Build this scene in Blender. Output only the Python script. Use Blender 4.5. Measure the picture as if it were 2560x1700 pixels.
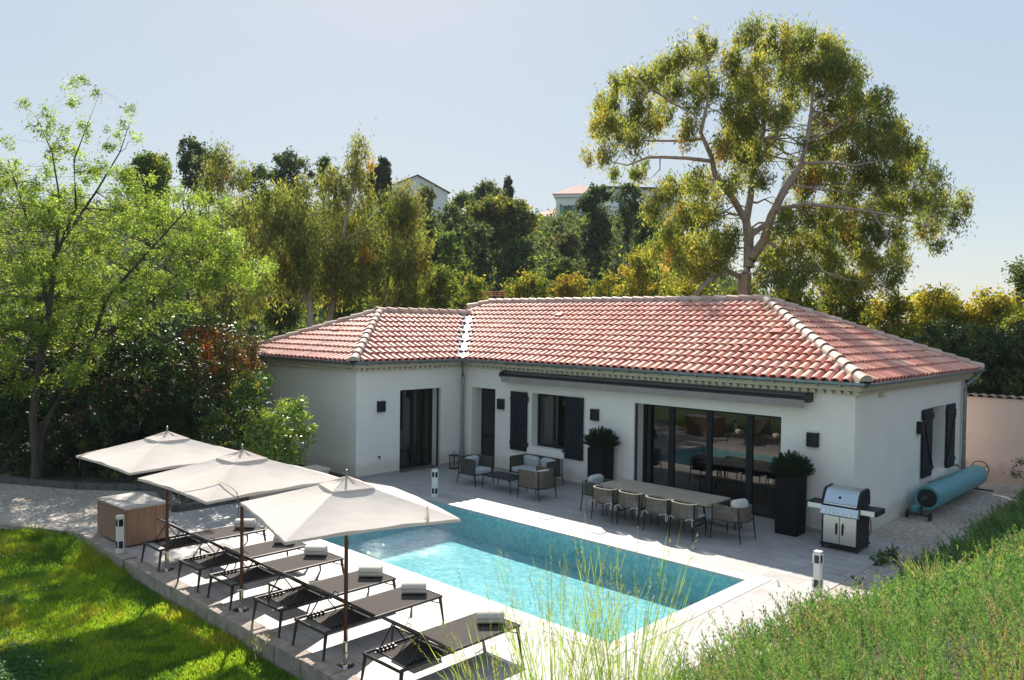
import bpy, math, random
import numpy as np
from mathutils import Vector, Matrix

for o in list(bpy.data.objects): bpy.data.objects.remove(o)
random.seed(7); RNG = np.random.default_rng(7)
R = math.radians
COL = bpy.context.scene.collection
SC = bpy.context.scene

# ------------------------------------------------------------------ camera
CAM = np.array([16.726, -15.382, 4.055])
FPX = 1988.8                       # focal length in pixels of the 2560 px wide photograph
yaw, pitch, roll = R(-43.918), R(1.312), R(0.768)
FW = np.array([math.sin(yaw)*math.cos(pitch), math.cos(yaw)*math.cos(pitch), -math.sin(pitch)])
r0 = np.array([math.cos(yaw), -math.sin(yaw), 0.0]); u0 = np.cross(r0, FW)
RT = math.cos(roll)*r0 + math.sin(roll)*u0
UP = -math.sin(roll)*r0 + math.cos(roll)*u0
cam = bpy.data.cameras.new('camera'); camo = bpy.data.objects.new('camera', cam); COL.objects.link(camo)
m = Matrix.Identity(4)
for i in range(3):
    m[i][0] = RT[i]; m[i][1] = UP[i]; m[i][2] = -FW[i]; m[i][3] = CAM[i]
camo.matrix_world = m
cam.sensor_width = 36; cam.lens = FPX/2560*36; cam.clip_start = 0.1; cam.clip_end = 3000
SC.camera = camo

def at(u, v, t):                   # world point seen at (u, v), t metres ahead
    return CAM + t*(FW + RT*(u-1280)/FPX - UP*(v-850)/FPX)

# ------------------------------------------------------------------ light
w = bpy.data.worlds.new('World'); SC.world = w; w.use_nodes = True
nt = w.node_tree; nt.nodes.clear()
sky = nt.nodes.new('ShaderNodeTexSky'); sky.sky_type = 'NISHITA'; sky.sun_disc = False
SUN_EL, SUN_AZ = R(36.6), R(-53.1)
sky.sun_elevation = SUN_EL; sky.sun_rotation = SUN_AZ
sky.altitude = 0; sky.air_density = 1.0; sky.dust_density = 0.35; sky.ozone_density = 1.6
gam = nt.nodes.new('ShaderNodeGamma'); gam.inputs[1].default_value = 0.14
hs_ = nt.nodes.new('ShaderNodeHueSaturation'); hs_.inputs['Saturation'].default_value = 3.1
bg = nt.nodes.new('ShaderNodeBackground'); bg.inputs[1].default_value = 0.29
wo = nt.nodes.new('ShaderNodeOutputWorld')
nt.links.new(sky.outputs[0], gam.inputs[0]); nt.links.new(gam.outputs[0], hs_.inputs['Color']); nt.links.new(hs_.outputs[0], bg.inputs[0]); nt.links.new(bg.outputs[0], wo.inputs[0])
sun = bpy.data.lights.new('sun', 'SUN'); sun.energy = 4.6; sun.angle = R(0.53); sun.color = (1.0, 0.93, 0.83)
suno = bpy.data.objects.new('sun', sun); COL.objects.link(suno)
sd = Vector((math.sin(SUN_AZ)*math.cos(SUN_EL), math.cos(SUN_AZ)*math.cos(SUN_EL), math.sin(SUN_EL)))
suno.rotation_euler = sd.to_track_quat('Z', 'Y').to_euler(); suno.location = (0, 0, 30)
vs = SC.view_settings; vs.view_transform = 'Standard'; vs.look = 'None'; vs.gamma = 1; vs.exposure = 1.08
SC.render.engine = 'CYCLES'
cy = SC.cycles; cy.max_bounces = 8; cy.diffuse_bounces = 5; cy.glossy_bounces = 3; cy.transmission_bounces = 6
cy.transparent_max_bounces = 12; cy.sample_clamp_indirect = 6; cy.caustics_reflective = False; cy.caustics_refractive = False
cy.use_denoising = True

# ------------------------------------------------------------------ materials
def nodes(name):
    mt = bpy.data.materials.new(name); mt.use_nodes = True
    t = mt.node_tree; b = t.nodes['Principled BSDF']
    return mt, t, b
def noise(t, scale, detail=4, coord='Object', rough=0.6, vec=None, stretch=None):
    n = t.nodes.new('ShaderNodeTexNoise'); n.inputs['Scale'].default_value = scale
    n.inputs['Detail'].default_value = detail; n.inputs['Roughness'].default_value = rough
    tc = t.nodes.new('ShaderNodeTexCoord'); src = tc.outputs[coord]
    if stretch:
        mp = t.nodes.new('ShaderNodeMapping'); mp.inputs['Scale'].default_value = stretch
        t.links.new(src, mp.inputs[0]); src = mp.outputs[0]
    t.links.new(src, n.inputs['Vector'])
    return n
def ramp(t, src, stops):
    r = t.nodes.new('ShaderNodeValToRGB'); e = r.color_ramp.elements
    while len(e) < len(stops): e.new(0.5)
    for k, (p, c) in enumerate(stops):
        e[k].position = p; e[k].color = (*c, 1) if len(c) == 3 else c
    t.links.new(src, r.inputs[0]); return r
def mix(t, a, b, fac, mode='MIX'):
    n = t.nodes.new('ShaderNodeMix'); n.data_type = 'RGBA'; n.blend_type = mode
    for s, v in ((0, fac), (6, a), (7, b)):
        if hasattr(v, 'is_output'): t.links.new(v, n.inputs[s])
        else: n.inputs[s].default_value = v if s == 0 else (*v, 1)
    return n.outputs[2]
def bump(t, b, src, strength=0.3, dist=0.01):
    n = t.nodes.new('ShaderNodeBump'); n.inputs['Strength'].default_value = strength
    n.inputs['Distance'].default_value = dist
    t.links.new(src, n.inputs['Height']); t.links.new(n.outputs[0], b.inputs['Normal']); return n
def M(name, c, rough=0.6, metal=0.0, var=0.12, scale=6, bmp=0.0, bs=60, bd=0.005, stretch=None, spec=0.5):
    mt, t, b = nodes(name)
    n = noise(t, scale, 5, stretch=stretch)
    lo = tuple(max(0, k*(1-var)) for k in c); hi = tuple(min(1, k*(1+var)) for k in c)
    r = ramp(t, n.outputs[0], [(0.3, lo), (0.7, hi)])
    t.links.new(r.outputs[0], b.inputs['Base Color'])
    b.inputs['Roughness'].default_value = rough; b.inputs['Metallic'].default_value = metal
    b.inputs['Specular IOR Level'].default_value = spec
    if bmp: bump(t, b, noise(t, bs, 3).outputs[0], bmp, bd)
    return mt
def leaf_mat(name, trans=0.5, rough=0.55, gloss=0.3, tint=(1.25, 1.15, 0.55)):
    mt = bpy.data.materials.new(name); mt.use_nodes = True; t = mt.node_tree; t.nodes.clear()
    a = t.nodes.new('ShaderNodeAttribute'); a.attribute_name = 'col'
    p = t.nodes.new('ShaderNodeBsdfPrincipled'); p.inputs['Roughness'].default_value = rough
    p.inputs['Specular IOR Level'].default_value = gloss
    tr = t.nodes.new('ShaderNodeBsdfTranslucent')
    tc = mix(t, (1, 1, 1), tint, 1.0, 'MULTIPLY'); tc = mix(t, a.outputs[0], tint, 1.0, 'MULTIPLY')
    br = t.nodes.new('ShaderNodeHueSaturation'); br.inputs['Value'].default_value = 2.2
    t.links.new(tc, br.inputs['Color']); t.links.new(br.outputs[0], tr.inputs[0])
    t.links.new(a.outputs[0], p.inputs['Base Color'])
    mx = t.nodes.new('ShaderNodeMixShader'); mx.inputs[0].default_value = trans
    t.links.new(p.outputs[0], mx.inputs[1]); t.links.new(tr.outputs[0], mx.inputs[2])
    o = t.nodes.new('ShaderNodeOutputMaterial'); t.links.new(mx.outputs[0], o.inputs[0])
    return mt
LEAF = leaf_mat('leaf'); LEAF_SHINY = leaf_mat('shiny_leaf', 0.25, 0.5, 0.35); GRASS = leaf_mat('grass_blade', 0.4, 0.5, 0.4)
LEAF_FAR = leaf_mat('distant_leaf', 0.38, 0.8, 0.1); LEAF_GLINT = leaf_mat('glinting_leaf', 0.35, 0.28, 0.9); NEEDLE = leaf_mat('rosemary_needle', 0.3, 0.6, 0.3, (1.1, 1.15, 0.6)); PETAL = leaf_mat('petal', 0.3, 0.6, 0.2, (1, 1, 1))

# render plaster
def plaster(name, c):
    mt, t, b = nodes(name)
    n1 = noise(t, 0.9, 6); n2 = noise(t, 7, 6)
    col = mix(t, ramp(t, n1.outputs[0], [(0.35, tuple(k*0.94 for k in c)), (0.65, c)]).outputs[0],
              ramp(t, n2.outputs[0], [(0.3, (0.93, 0.925, 0.91)), (0.6, (1, 1, 1))]).outputs[0], 0.6, 'MULTIPLY')
    # dirt splash near the ground
    g = t.nodes.new('ShaderNodeNewGeometry'); s = t.nodes.new('ShaderNodeSeparateXYZ'); t.links.new(g.outputs['Position'], s.inputs[0])
    n3 = noise(t, 2.5, 5); ad = t.nodes.new('ShaderNodeMath'); ad.operation = 'MULTIPLY_ADD'
    t.links.new(n3.outputs[0], ad.inputs[0]); ad.inputs[1].default_value = -0.5; t.links.new(s.outputs[2], ad.inputs[2])
    d = ramp(t, ad.outputs[0], [(0.0, (0.8, 0.78, 0.74)), (0.22, (1, 1, 1))])
    col = mix(t, col, d.outputs[0], 1.0, 'MULTIPLY')
    t.links.new(col, b.inputs['Base Color']); b.inputs['Roughness'].default_value = 0.9
    b.inputs['Specular IOR Level'].default_value = 0.2
    bump(t, b, noise(t, 90, 4).outputs[0], 0.25, 0.004); return mt
PLASTER = plaster('white_plaster', (0.92, 0.87, 0.80))
PLASTER_PINK = plaster('pink_plaster', (0.80, 0.63, 0.55))
CREAM = M('cream_cornice', (0.66, 0.60, 0.47), 0.85, var=0.08, bmp=0.2)
DARK = M('anthracite_metal', (0.013, 0.018, 0.022), 0.5, var=0.15, spec=0.25)
DARKWOOD = M('painted_shutter', (0.013, 0.020, 0.026), 0.55, var=0.12, scale=20, spec=0.2)
ZINC = M('zinc', (0.27, 0.31, 0.32), 0.4, 0.6, var=0.2, scale=9)
LEADF = M('lead_flashing', (0.62, 0.63, 0.66), 0.42, 0.85, var=0.12, scale=12, bmp=0.5, bs=14, bd=0.02)
ROPE = M('grey_brown_rope', (0.15, 0.125, 0.095), 0.75, var=0.3, scale=30)
ROPE_DK = M('dark_grey_rope', (0.075, 0.072, 0.065), 0.75, var=0.3, scale=30)
CUSHION = M('grey_cushion', (0.42, 0.44, 0.45), 0.95, var=0.08, bmp=0.3, bs=200, bd=0.002)
CUSHION_W = M('cream_cushion', (0.62, 0.58, 0.52), 0.95, var=0.08, bmp=0.3, bs=200, bd=0.002)
TOWEL = M('cream_towel', (0.62, 0.585, 0.52), 1.0, var=0.07, bmp=0.6, bs=160, bd=0.006)
MESHF = M('textilene', (0.10, 0.086, 0.08), 0.85, var=0.15, scale=40, bmp=0.3, bs=300, bd=0.002, spec=0.12)
FRAME = M('bronze_frame', (0.05, 0.045, 0.042), 0.4, 0.3, var=0.15)
WOODP = M('mahogany_pole', (0.13, 0.042, 0.02), 0.35, var=0.25, scale=8, stretch=(8, 8, 0.6))
STEEL = M('stainless', (0.60, 0.59, 0.57), 0.3, 1.0, var=0.08, scale=3, stretch=(1, 1, 30))
STEEL_L = M('brushed_steel_lid', (0.5, 0.56, 0.6), 0.24, 1.0, var=0.06, scale=4)
CHROME = M('chrome', (0.7, 0.7, 0.7), 0.12, 1.0, var=0.02)
BLACK = M('black_plastic', (0.015, 0.017, 0.018), 0.45, var=0.1)
PLANTERM = M('planter_fibre', (0.009, 0.0105, 0.012), 0.7, var=0.2, spec=0.15)
WHITEP = M('white_painted_metal', (0.78, 0.77, 0.74), 0.45, var=0.04)
SOLAR = M('solar_cell', (0.012, 0.016, 0.045), 0.15, var=0.2, scale=50)
ROPEW = M('cream_cord', (0.6, 0.54, 0.42), 0.9)
BARK = M('grey_bark', (0.075, 0.06, 0.048), 0.95, var=0.35, scale=5, bmp=0.8, bs=12, bd=0.03, stretch=(2, 2, 0.4))
BARK_E = M('pale_eucalyptus_bark', (0.34, 0.27, 0.22), 0.85, var=0.35, scale=1.4, bmp=0.4, bs=6, bd=0.02, stretch=(3, 3, 0.5))
STONE = M('stone_kerb', (0.34, 0.29, 0.25), 0.95, var=0.3, scale=7, bmp=0.8, bs=25, bd=0.02)
STONE_D = M('dark_stone', (0.10, 0.095, 0.09), 0.95, var=0.3, scale=7, bmp=0.8, bs=25, bd=0.02)
BLUECOV = M('pool_cover_foam', (0.12, 0.36, 0.41), 0.42, var=0.08, bmp=0.4, bs=40, bd=0.004)
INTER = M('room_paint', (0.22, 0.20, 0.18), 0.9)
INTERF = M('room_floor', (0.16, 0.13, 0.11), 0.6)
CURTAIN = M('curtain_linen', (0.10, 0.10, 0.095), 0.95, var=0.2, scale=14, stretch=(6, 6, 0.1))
SOIL = M('soil', (0.05, 0.038, 0.026), 1.0, var=0.4, bmp=0.8, bs=20, bd=0.03)
GREENSH = M('green_shutter', (0.16, 0.34, 0.31), 0.7)

def wood(name, c1, c2, rough=0.6, sc=(1, 12, 12), plank=None):
    mt, t, b = nodes(name)
    n = noise(t, 2.2, 6, stretch=sc); r = ramp(t, n.outputs[0], [(0.3, c1), (0.7, c2)])
    t.links.new(r.outputs[0], b.inputs['Base Color']); b.inputs['Roughness'].default_value = rough
    bump(t, b, n.outputs[0], 0.25, 0.004); return mt
TEAK = wood('weathered_teak', (0.30, 0.235, 0.18), (0.48, 0.39, 0.31), 0.5, (1.5, 16, 16))
BOXWOOD = wood('slatted_cedar', (0.22, 0.125, 0.075), (0.36, 0.215, 0.14), 0.7, (14, 14, 1.2))
BOXTOP = wood('pale_lid_board', (0.33, 0.29, 0.25), (0.46, 0.41, 0.36), 0.7, (3, 3, 1))

def fabric(name, c):
    mt = bpy.data.materials.new(name); mt.use_nodes = True; t = mt.node_tree; b = t.nodes['Principled BSDF']
    n = noise(t, 3, 5); r = ramp(t, n.outputs[0], [(0.3, tuple(k*0.94 for k in c)), (0.7, c)])
    t.links.new(r.outputs[0], b.inputs['Base Color']); b.inputs['Roughness'].default_value = 0.95
    b.inputs['Specular IOR Level'].default_value = 0.15
    bump(t, b, noise(t, 2.2, 3, stretch=(1, 1, 4)).outputs[0], 0.35, 0.03)
    tr = t.nodes.new('ShaderNodeBsdfTranslucent'); t.links.new(r.outputs[0], tr.inputs[0])
    mx = t.nodes.new('ShaderNodeMixShader'); mx.inputs[0].default_value = 0.3
    o = t.nodes['Material Output']; t.links.new(b.outputs[0], mx.inputs[1]); t.links.new(tr.outputs[0], mx.inputs[2]); t.links.new(mx.outputs[0], o.inputs[0])
    return mt
CANVAS = fabric('parasol_canvas', (0.80, 0.715, 0.65))
AWNF = M('awning_fabric', (0.13, 0.12, 0.115), 0.95, var=0.12, bmp=0.2, bs=120, bd=0.002)
AWNV = M('awning_valance', (0.30, 0.265, 0.24), 0.95, var=0.1, bmp=0.2, bs=120, bd=0.002)

def tile_mat():
    mt, t, b = nodes('terracotta_tile')
    a = t.nodes.new('ShaderNodeAttribute'); a.attribute_name = 'col'
    n = noise(t, 5, 6); c = mix(t, a.outputs[0], ramp(t, n.outputs[0], [(0.3, (0.82, 0.80, 0.78)), (0.65, (1.08, 1.07, 1.06))]).outputs[0], 0.8, 'MULTIPLY')
    t.links.new(c, b.inputs['Base Color']); b.inputs['Roughness'].default_value = 0.62
    b.inputs['Specular IOR Level'].default_value = 0.45
    bump(t, b, noise(t, 60, 3).outputs[0], 0.25, 0.004); return mt
TILE = tile_mat()

def paving():
    mt, t, b = nodes('pale_stone_paving')
    tc = t.nodes.new('ShaderNodeTexCoord')
    br = t.nodes.new('ShaderNodeTexBrick'); br.offset = 0.5; br.offset_frequency = 2
    for k, v in (('Scale', 1.0), ('Mortar Size', 0.0045), ('Mortar Smooth', 0.1), ('Bias', 0.0), ('Brick Width', 0.6), ('Row Height', 0.3)): br.inputs[k].default_value = v
    br.inputs['Color1'].default_value = (0.455, 0.425, 0.405, 1); br.inputs['Color2'].default_value = (0.395, 0.368, 0.35, 1); br.inputs['Mortar'].default_value = (0.20, 0.18, 0.16, 1)
    t.links.new(tc.outputs['Object'], br.inputs['Vector'])
    n = noise(t, 1.6, 7, stretch=(1, 3, 1)); n2 = noise(t, 0.5, 4)
    c = mix(t, br.outputs[0], ramp(t, n.outputs[0], [(0.3, (0.74, 0.73, 0.72)), (0.62, (1.05, 1.04, 1.03))]).outputs[0], 0.75, 'MULTIPLY')
    c = mix(t, c, ramp(t, n2.outputs[0], [(0.3, (0.86, 0.86, 0.86)), (0.6, (1, 1, 1))]).outputs[0], 0.8, 'MULTIPLY')
    t.links.new(c, b.inputs['Base Color']); b.inputs['Roughness'].default_value = 0.62
    bump(t, b, n.outputs[0], 0.2, 0.004); return mt
PAVE = paving()
def gravel(name, c):
    mt, t, b = nodes(name)
    v = t.nodes.new('ShaderNodeTexVoronoi'); v.inputs['Scale'].default_value = 26; v.inputs['Randomness'].default_value = 1
    tc = t.nodes.new('ShaderNodeTexCoord'); t.links.new(tc.outputs['Object'], v.inputs['Vector'])
    r = ramp(t, v.outputs['Color'], [(0.15, tuple(k*0.68 for k in c)), (0.5, c), (0.9, tuple(min(1, k*1.35) for k in c))])
    e = ramp(t, v.outputs['Distance'], [(0.0, (1, 1, 1)), (0.7, (0.62, 0.6, 0.57))])
    n = noise(t, 0.8, 6)
    col = mix(t, mix(t, r.outputs[0], e.outputs[0], 0.8, 'MULTIPLY'), ramp(t, n.outputs[0], [(0.35, (0.75, 0.73, 0.7)), (0.65, (1.05, 1.05, 1.05))]).outputs[0], 0.8, 'MULTIPLY')
    t.links.new(col, b.inputs['Base Color']); b.inputs['Roughness'].default_value = 0.9
    bm = bump(t, b, v.outputs['Distance'], 0.7, 0.02); bm.invert = True; return mt
GRAVEL = gravel('pale_gravel', (0.58, 0.505, 0.44))
LAWNM = M('lawn_soil', (0.045, 0.075, 0.014), 1.0, var=0.5, scale=3, bmp=0.6, bs=30, bd=0.03)
HILLM = M('hill_undergrowth', (0.035, 0.055, 0.018), 1.0, var=0.5, scale=0.4, bmp=1.0, bs=1.5, bd=0.6)

# ------------------------------------------------------------------ mesh helpers
class MB:
    def __init__(s): s.v = []; s.f = []; s.c = []
    def add(s, vs_, fs, col=None):
        k = len(s.v); s.v += [tuple(p) for p in vs_]; s.f += [tuple(i+k for i in f) for f in fs]
        if col is not None: s.c += [col]*len(fs)
        return s
    def box(s, x0, x1, y0, y1, z0, z1):
        return s.add([(x0,y0,z0),(x1,y0,z0),(x1,y1,z0),(x0,y1,z0),(x0,y0,z1),(x1,y0,z1),(x1,y1,z1),(x0,y1,z1)],
                     [(0,3,2,1),(4,5,6,7),(0,1,5,4),(1,2,6,5),(2,3,7,6),(3,0,4,7)])
    def obox(s, c, sz, rot=None):
        h = [k/2 for k in sz]; rot = rot or Matrix.Identity(3)
        vs_ = [Vector(c)+rot@Vector((a*h[0], b*h[1], d*h[2])) for d in (-1,1) for a,b in ((-1,-1),(1,-1),(1,1),(-1,1))]
        return s.add(vs_, [(0,3,2,1),(4,5,6,7),(0,1,5,4),(1,2,6,5),(2,3,7,6),(3,0,4,7)])
    def tube(s, pts, rad, n=8, cap=True):
        pts = [Vector(p) for p in pts]; rad = rad if isinstance(rad, (list, tuple)) else [rad]*len(pts)
        k = len(s.v); up = Vector((0, 0, 1))
        for i, p in enumerate(pts):
            d = (pts[min(i+1, len(pts)-1)] - pts[max(i-1, 0)]).normalized()
            a = d.cross(up) if abs(d.z) < 0.95 else d.cross(Vector((1, 0, 0)))
            a.normalize(); b = d.cross(a)
            for j in range(n):
                t = 2*math.pi*j/n; s.v.append(tuple(p + (a*math.cos(t) + b*math.sin(t))*rad[i]))
        for i in range(len(pts)-1):
            for j in range(n):
                q = (j+1) % n; s.f.append((k+i*n+j, k+(i+1)*n+j, k+(i+1)*n+q, k+i*n+q))
        if cap:
            s.f.append(tuple(k+j for j in range(n))); s.f.append(tuple(k+(len(pts)-1)*n+j for j in reversed(range(n))))
        return s
    def prism(s, poly, z0, z1):
        n = len(poly); return s.add([(x,y,z0) for x,y in poly]+[(x,y,z1) for x,y in poly],
            [tuple(reversed(range(n))), tuple(range(n,2*n))]+[(i,(i+1)%n,n+(i+1)%n,n+i) for i in range(n)])
    def xprism(s, prof, x0, x1):       # profile in (y, z) swept along x
        n = len(prof); return s.add([(x0,y,z) for y,z in prof]+[(x1,y,z) for y,z in prof],
            [tuple(range(n)), tuple(reversed(range(n,2*n)))]+[(i,n+i,n+(i+1)%n,(i+1)%n) for i in range(n)])
    def yprism(s, prof, y0, y1):
        n = len(prof); return s.add([(x,y0,z) for x,z in prof]+[(x,y1,z) for x,z in prof],
            [tuple(reversed(range(n))), tuple(range(n,2*n))]+[(i,(i+1)%n,n+(i+1)%n,n+i) for i in range(n)])
    def lathe(s, c, prof, n=16):       # (r, z) profile round the vertical through c
        k = len(s.v)
        for r, z in prof:
            for j in range(n):
                t = 2*math.pi*j/n; s.v.append((c[0]+r*math.cos(t), c[1]+r*math.sin(t), c[2]+z))
        for i in range(len(prof)-1):
            for j in range(n):
                q = (j+1) % n; s.f.append((k+i*n+j, k+i*n+q, k+(i+1)*n+q, k+(i+1)*n+j))
        s.f.append(tuple(k+j for j in reversed(range(n)))); s.f.append(tuple(k+(len(prof)-1)*n+j for j in range(n)))
        return s
    def ball(s, c, r, n=10, sq=(1, 1, 1), pw=1.0):
        k = len(s.v); m_ = n//2
        sg = lambda x: math.copysign(abs(x)**pw, x)
        for i in range(m_+1):
            ph = math.pi*i/m_ - math.pi/2
            for j in range(n):
                t = 2*math.pi*j/n
                s.v.append((c[0]+r*sq[0]*sg(math.cos(ph))*sg(math.cos(t)), c[1]+r*sq[1]*sg(math.cos(ph))*sg(math.sin(t)), c[2]+r*sq[2]*sg(math.sin(ph))))
        for i in range(m_):
            for j in range(n):
                q = (j+1) % n; s.f.append((k+i*n+j, k+i*n+q, k+(i+1)*n+q, k+(i+1)*n+j))
        return s
    def build(s, name, mat, parent=None, smooth=False, bevel=0.0, mtx=None):
        me = bpy.data.meshes.new(name); v = s.v
        if mtx is not None: v = [tuple(mtx @ Vector(p)) for p in v]
        me.from_pydata(v, [], s.f); me.materials.append(mat)
        if s.c:
            a = me.attributes.new('col', 'FLOAT_COLOR', 'FACE'); a.data.foreach_set('color', np.array([(*c, 1) for c in s.c], dtype=np.float32).ravel())
        me.update()
        if smooth:
            me.polygons.foreach_set('use_smooth', [True]*len(me.polygons))
            try: me.set_sharp_from_angle(angle=R(40))
            except Exception: pass
        o = bpy.data.objects.new(name, me); COL.objects.link(o)
        if parent: o.parent = parent
        if bevel:
            b = o.modifiers.new('bevel', 'BEVEL'); b.width = bevel; b.segments = 2; b.limit_method = 'ANGLE'
        return o
def tag(o, label, cat, group=None, kind=None):
    if label: o['label'] = label
    if cat: o['category'] = cat
    if group: o['group'] = group
    if kind: o['kind'] = kind
    return o
def thing(name, loc, label, cat, group=None, rz=0):
    o = bpy.data.objects.new(name, None); o.empty_display_size = 0.2; COL.objects.link(o)
    o.location = loc; o.rotation_euler = (0, 0, rz); return tag(o, label, cat, group)
def struct(name, mb, mat, **k): return tag(mb.build(name, mat, **k), None, None, None, 'structure')
def dup(root, loc, label, rz=0, group=None):
    def cp(o, par):
        c = o.copy(); COL.objects.link(c)
        if par: c.parent = par
        for ch in o.children: cp(ch, c)
        return c
    r = cp(root, None); r.location = loc; r.rotation_euler = (0, 0, rz); r['label'] = label
    if group: r['group'] = group
    return r

def cards(name, mat, cen, ax, sd_, col, parent=None):
    """one rhombic leaf per row: centre, half-length axis, half-width axis, colour"""
    n = len(cen); v = np.empty((n, 4, 3), np.float32)
    v[:, 0] = cen-ax; v[:, 1] = cen+sd_-ax*0.1; v[:, 2] = cen+ax; v[:, 3] = cen-sd_-ax*0.1
    me = bpy.data.meshes.new(name); me.vertices.add(4*n); me.vertices.foreach_set('co', v.ravel())
    me.loops.add(4*n); me.loops.foreach_set('vertex_index', np.arange(4*n, dtype=np.int32))
    me.polygons.add(n); me.polygons.foreach_set('loop_start', np.arange(0, 4*n, 4, dtype=np.int32))
    try: me.polygons.foreach_set('loop_total', np.full(n, 4, dtype=np.int32))
    except Exception: pass
    me.update(calc_edges=True); me.materials.append(mat)
    a = me.attributes.new('col', 'FLOAT_COLOR', 'FACE')
    a.data.foreach_set('color', np.concatenate([col, np.ones((n, 1))], 1).astype(np.float32).ravel())
    o = bpy.data.objects.new(name, me); COL.objects.link(o)
    if parent: o.parent = parent
    return o
def unit(n):
    a = RNG.normal(size=(n, 3)); return a/np.linalg.norm(a, axis=1, keepdims=True)
def lobe_leaves(lobes, dens, clump, per, ln, wd, pal, hang=0.0, jitter=0.25, shell=0.55, accent=None, up=0.0, gaps=0.0):
    """lobes: (centre, (rx, ry, rz)); leaves sit in clumps spread through every lobe"""
    C_, A_, S_, K_ = [], [], [], []
    pal = np.array(pal)
    for c, r in lobes:
        c = np.array(c); r = np.array(r, float)
        nc = max(3, int(dens*(r[0]*r[1]*r[2])**(2/3)))
        d = unit(nc); rad = RNG.uniform(shell, 1.0, nc)**0.7
        cc = c + d*r*rad[:, None]
        if gaps: cc = cc[RNG.random(len(cc)) > gaps]; nc = len(cc)
        cs = clump*RNG.uniform(0.6, 1.4, nc)
        k = RNG.integers(0, len(pal), nc); b = RNG.uniform(1-jitter, 1+jitter, nc)
        base = pal[k]*b[:, None]
        if accent is not None:
            hit = RNG.random(nc) < accent[0]; base[hit] = np.array(accent[1])
        n = nc*per; idx = np.repeat(np.arange(nc), per)
        off = RNG.normal(size=(n, 3))*0.43; off[:, 2] *= (1.0+hang*1.2); off[:, 2] -= hang*0.4
        p = cc[idx] + off*cs[idx][:, None]
        a = unit(n); a[:, 2] = a[:, 2]*(1-hang) - hang*1.6 + up; a /= np.linalg.norm(a, axis=1, keepdims=True)
        s = np.cross(a, unit(n)); s /= np.linalg.norm(s, axis=1, keepdims=True)+1e-6
        sz = RNG.uniform(0.6, 1.3, n)[:, None]
        C_.append(p); A_.append(a*ln*sz); S_.append(s*wd*sz)
        K_.append(base[idx]*RNG.uniform(0.75, 1.25, n)[:, None])
    return [np.concatenate(q) for q in (C_, A_, S_, K_)]
def wob(a, b, n=5, amp=0.06):
    a, b = Vector(a), Vector(b); L = (b-a).length
    return [a.lerp(b, i/(n-1)) + (Vector([random.uniform(-1, 1) for _ in range(3)])*amp*L if 0 < i < n-1 else Vector((0, 0, 0))) for i in range(n)]
def tree(name, label, base, lobes, trunk, pal, cat='tree', group=None, mat=None, bark=None, dens=14, clump=0.5, per=40, ln=0.12, wd=0.05,
         hang=0.0, limbs=None, accent=None, shell=0.55, jitter=0.25, up=0.0, gaps=0.0, nlimb=9, stem='trunk', crown='crown'):
    base = np.array(base, float)
    t = thing(name, tuple(base), label, cat, group)
    mb = MB()
    cen = np.mean([c for c, r in lobes], 0)
    if limbs is None:
        top = base*0.35 + cen*0.65; tp = wob(base-np.array([0, 0, .15]), top, 6, 0.04)
        mb.tube(tp, [trunk*(1-0.12*i) for i in range(6)], 8)
        pick = sorted(range(len(lobes)), key=lambda i: -lobes[i][1][0])[:nlimb]
        for i in pick:
            st = tp[random.choice((3, 4, 5))]; c = lobes[i][0]
            mb.tube(wob(st, c, 5, 0.08), [trunk*0.5, trunk*0.4, trunk*0.3, trunk*0.2, trunk*0.1], 6)
    else:
        LP = []
        for pts, ra in limbs:
            mb.tube(pts, ra, 8)
            for a_, b_, ra_ in zip(pts[:-1], pts[1:], ra[1:]):
                for f_ in (0.0, .25, .5, .75, 1.0): LP.append((np.array(a_)*(1-f_)+np.array(b_)*f_, ra_))
        LQ = np.array([p for p, _ in LP])
        for c, r in lobes:
            d = np.linalg.norm(LQ-np.array(c), axis=1)+0.8*np.maximum(0, LQ[:, 2]-c[2]+r[2]*.3); i = int(np.argmin(d)); D_ = d[i]
            q0 = LQ[i]; w0 = min(LP[i][1]*.6, .012*D_+.006)
            for k in range(2 if r[0] > .5 else 1):
                e_ = np.array(c)+RNG.normal(size=3)*np.array(r)*.35
                tw = wob(q0, e_, 5, .07); mb.tube(tw, [w0, w0*.8, w0*.6, w0*.4, w0*.2], 5, cap=False)
                for z_ in range(3):
                    s2_ = tw[random.choice((2, 3, 4))]; mb.tube(wob(s2_, np.array(e_)+RNG.normal(size=3)*np.array(r)*.75, 4, .06), [w0*.35, w0*.25, w0*.18, w0*.1], 4, cap=False)
    mb.v = [tuple(np.array(p)-base) for p in mb.v]
    mb.build(stem, bark or BARK, t, smooth=True)
    C_, A_, S_, K_ = lobe_leaves(lobes, dens, clump, per, ln, wd, pal, hang, jitter, shell, accent, up, gaps)
    cards(crown, mat or LEAF, C_-base, A_, S_, K_, t)
    return t
import bpy, math, random
import numpy as np
from mathutils import Vector, Matrix

for o in list(bpy.data.objects): bpy.data.objects.remove(o)
random.seed(7); RNG = np.random.default_rng(7)
R = math.radians
COL = bpy.context.scene.collection
SC = bpy.context.scene

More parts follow.
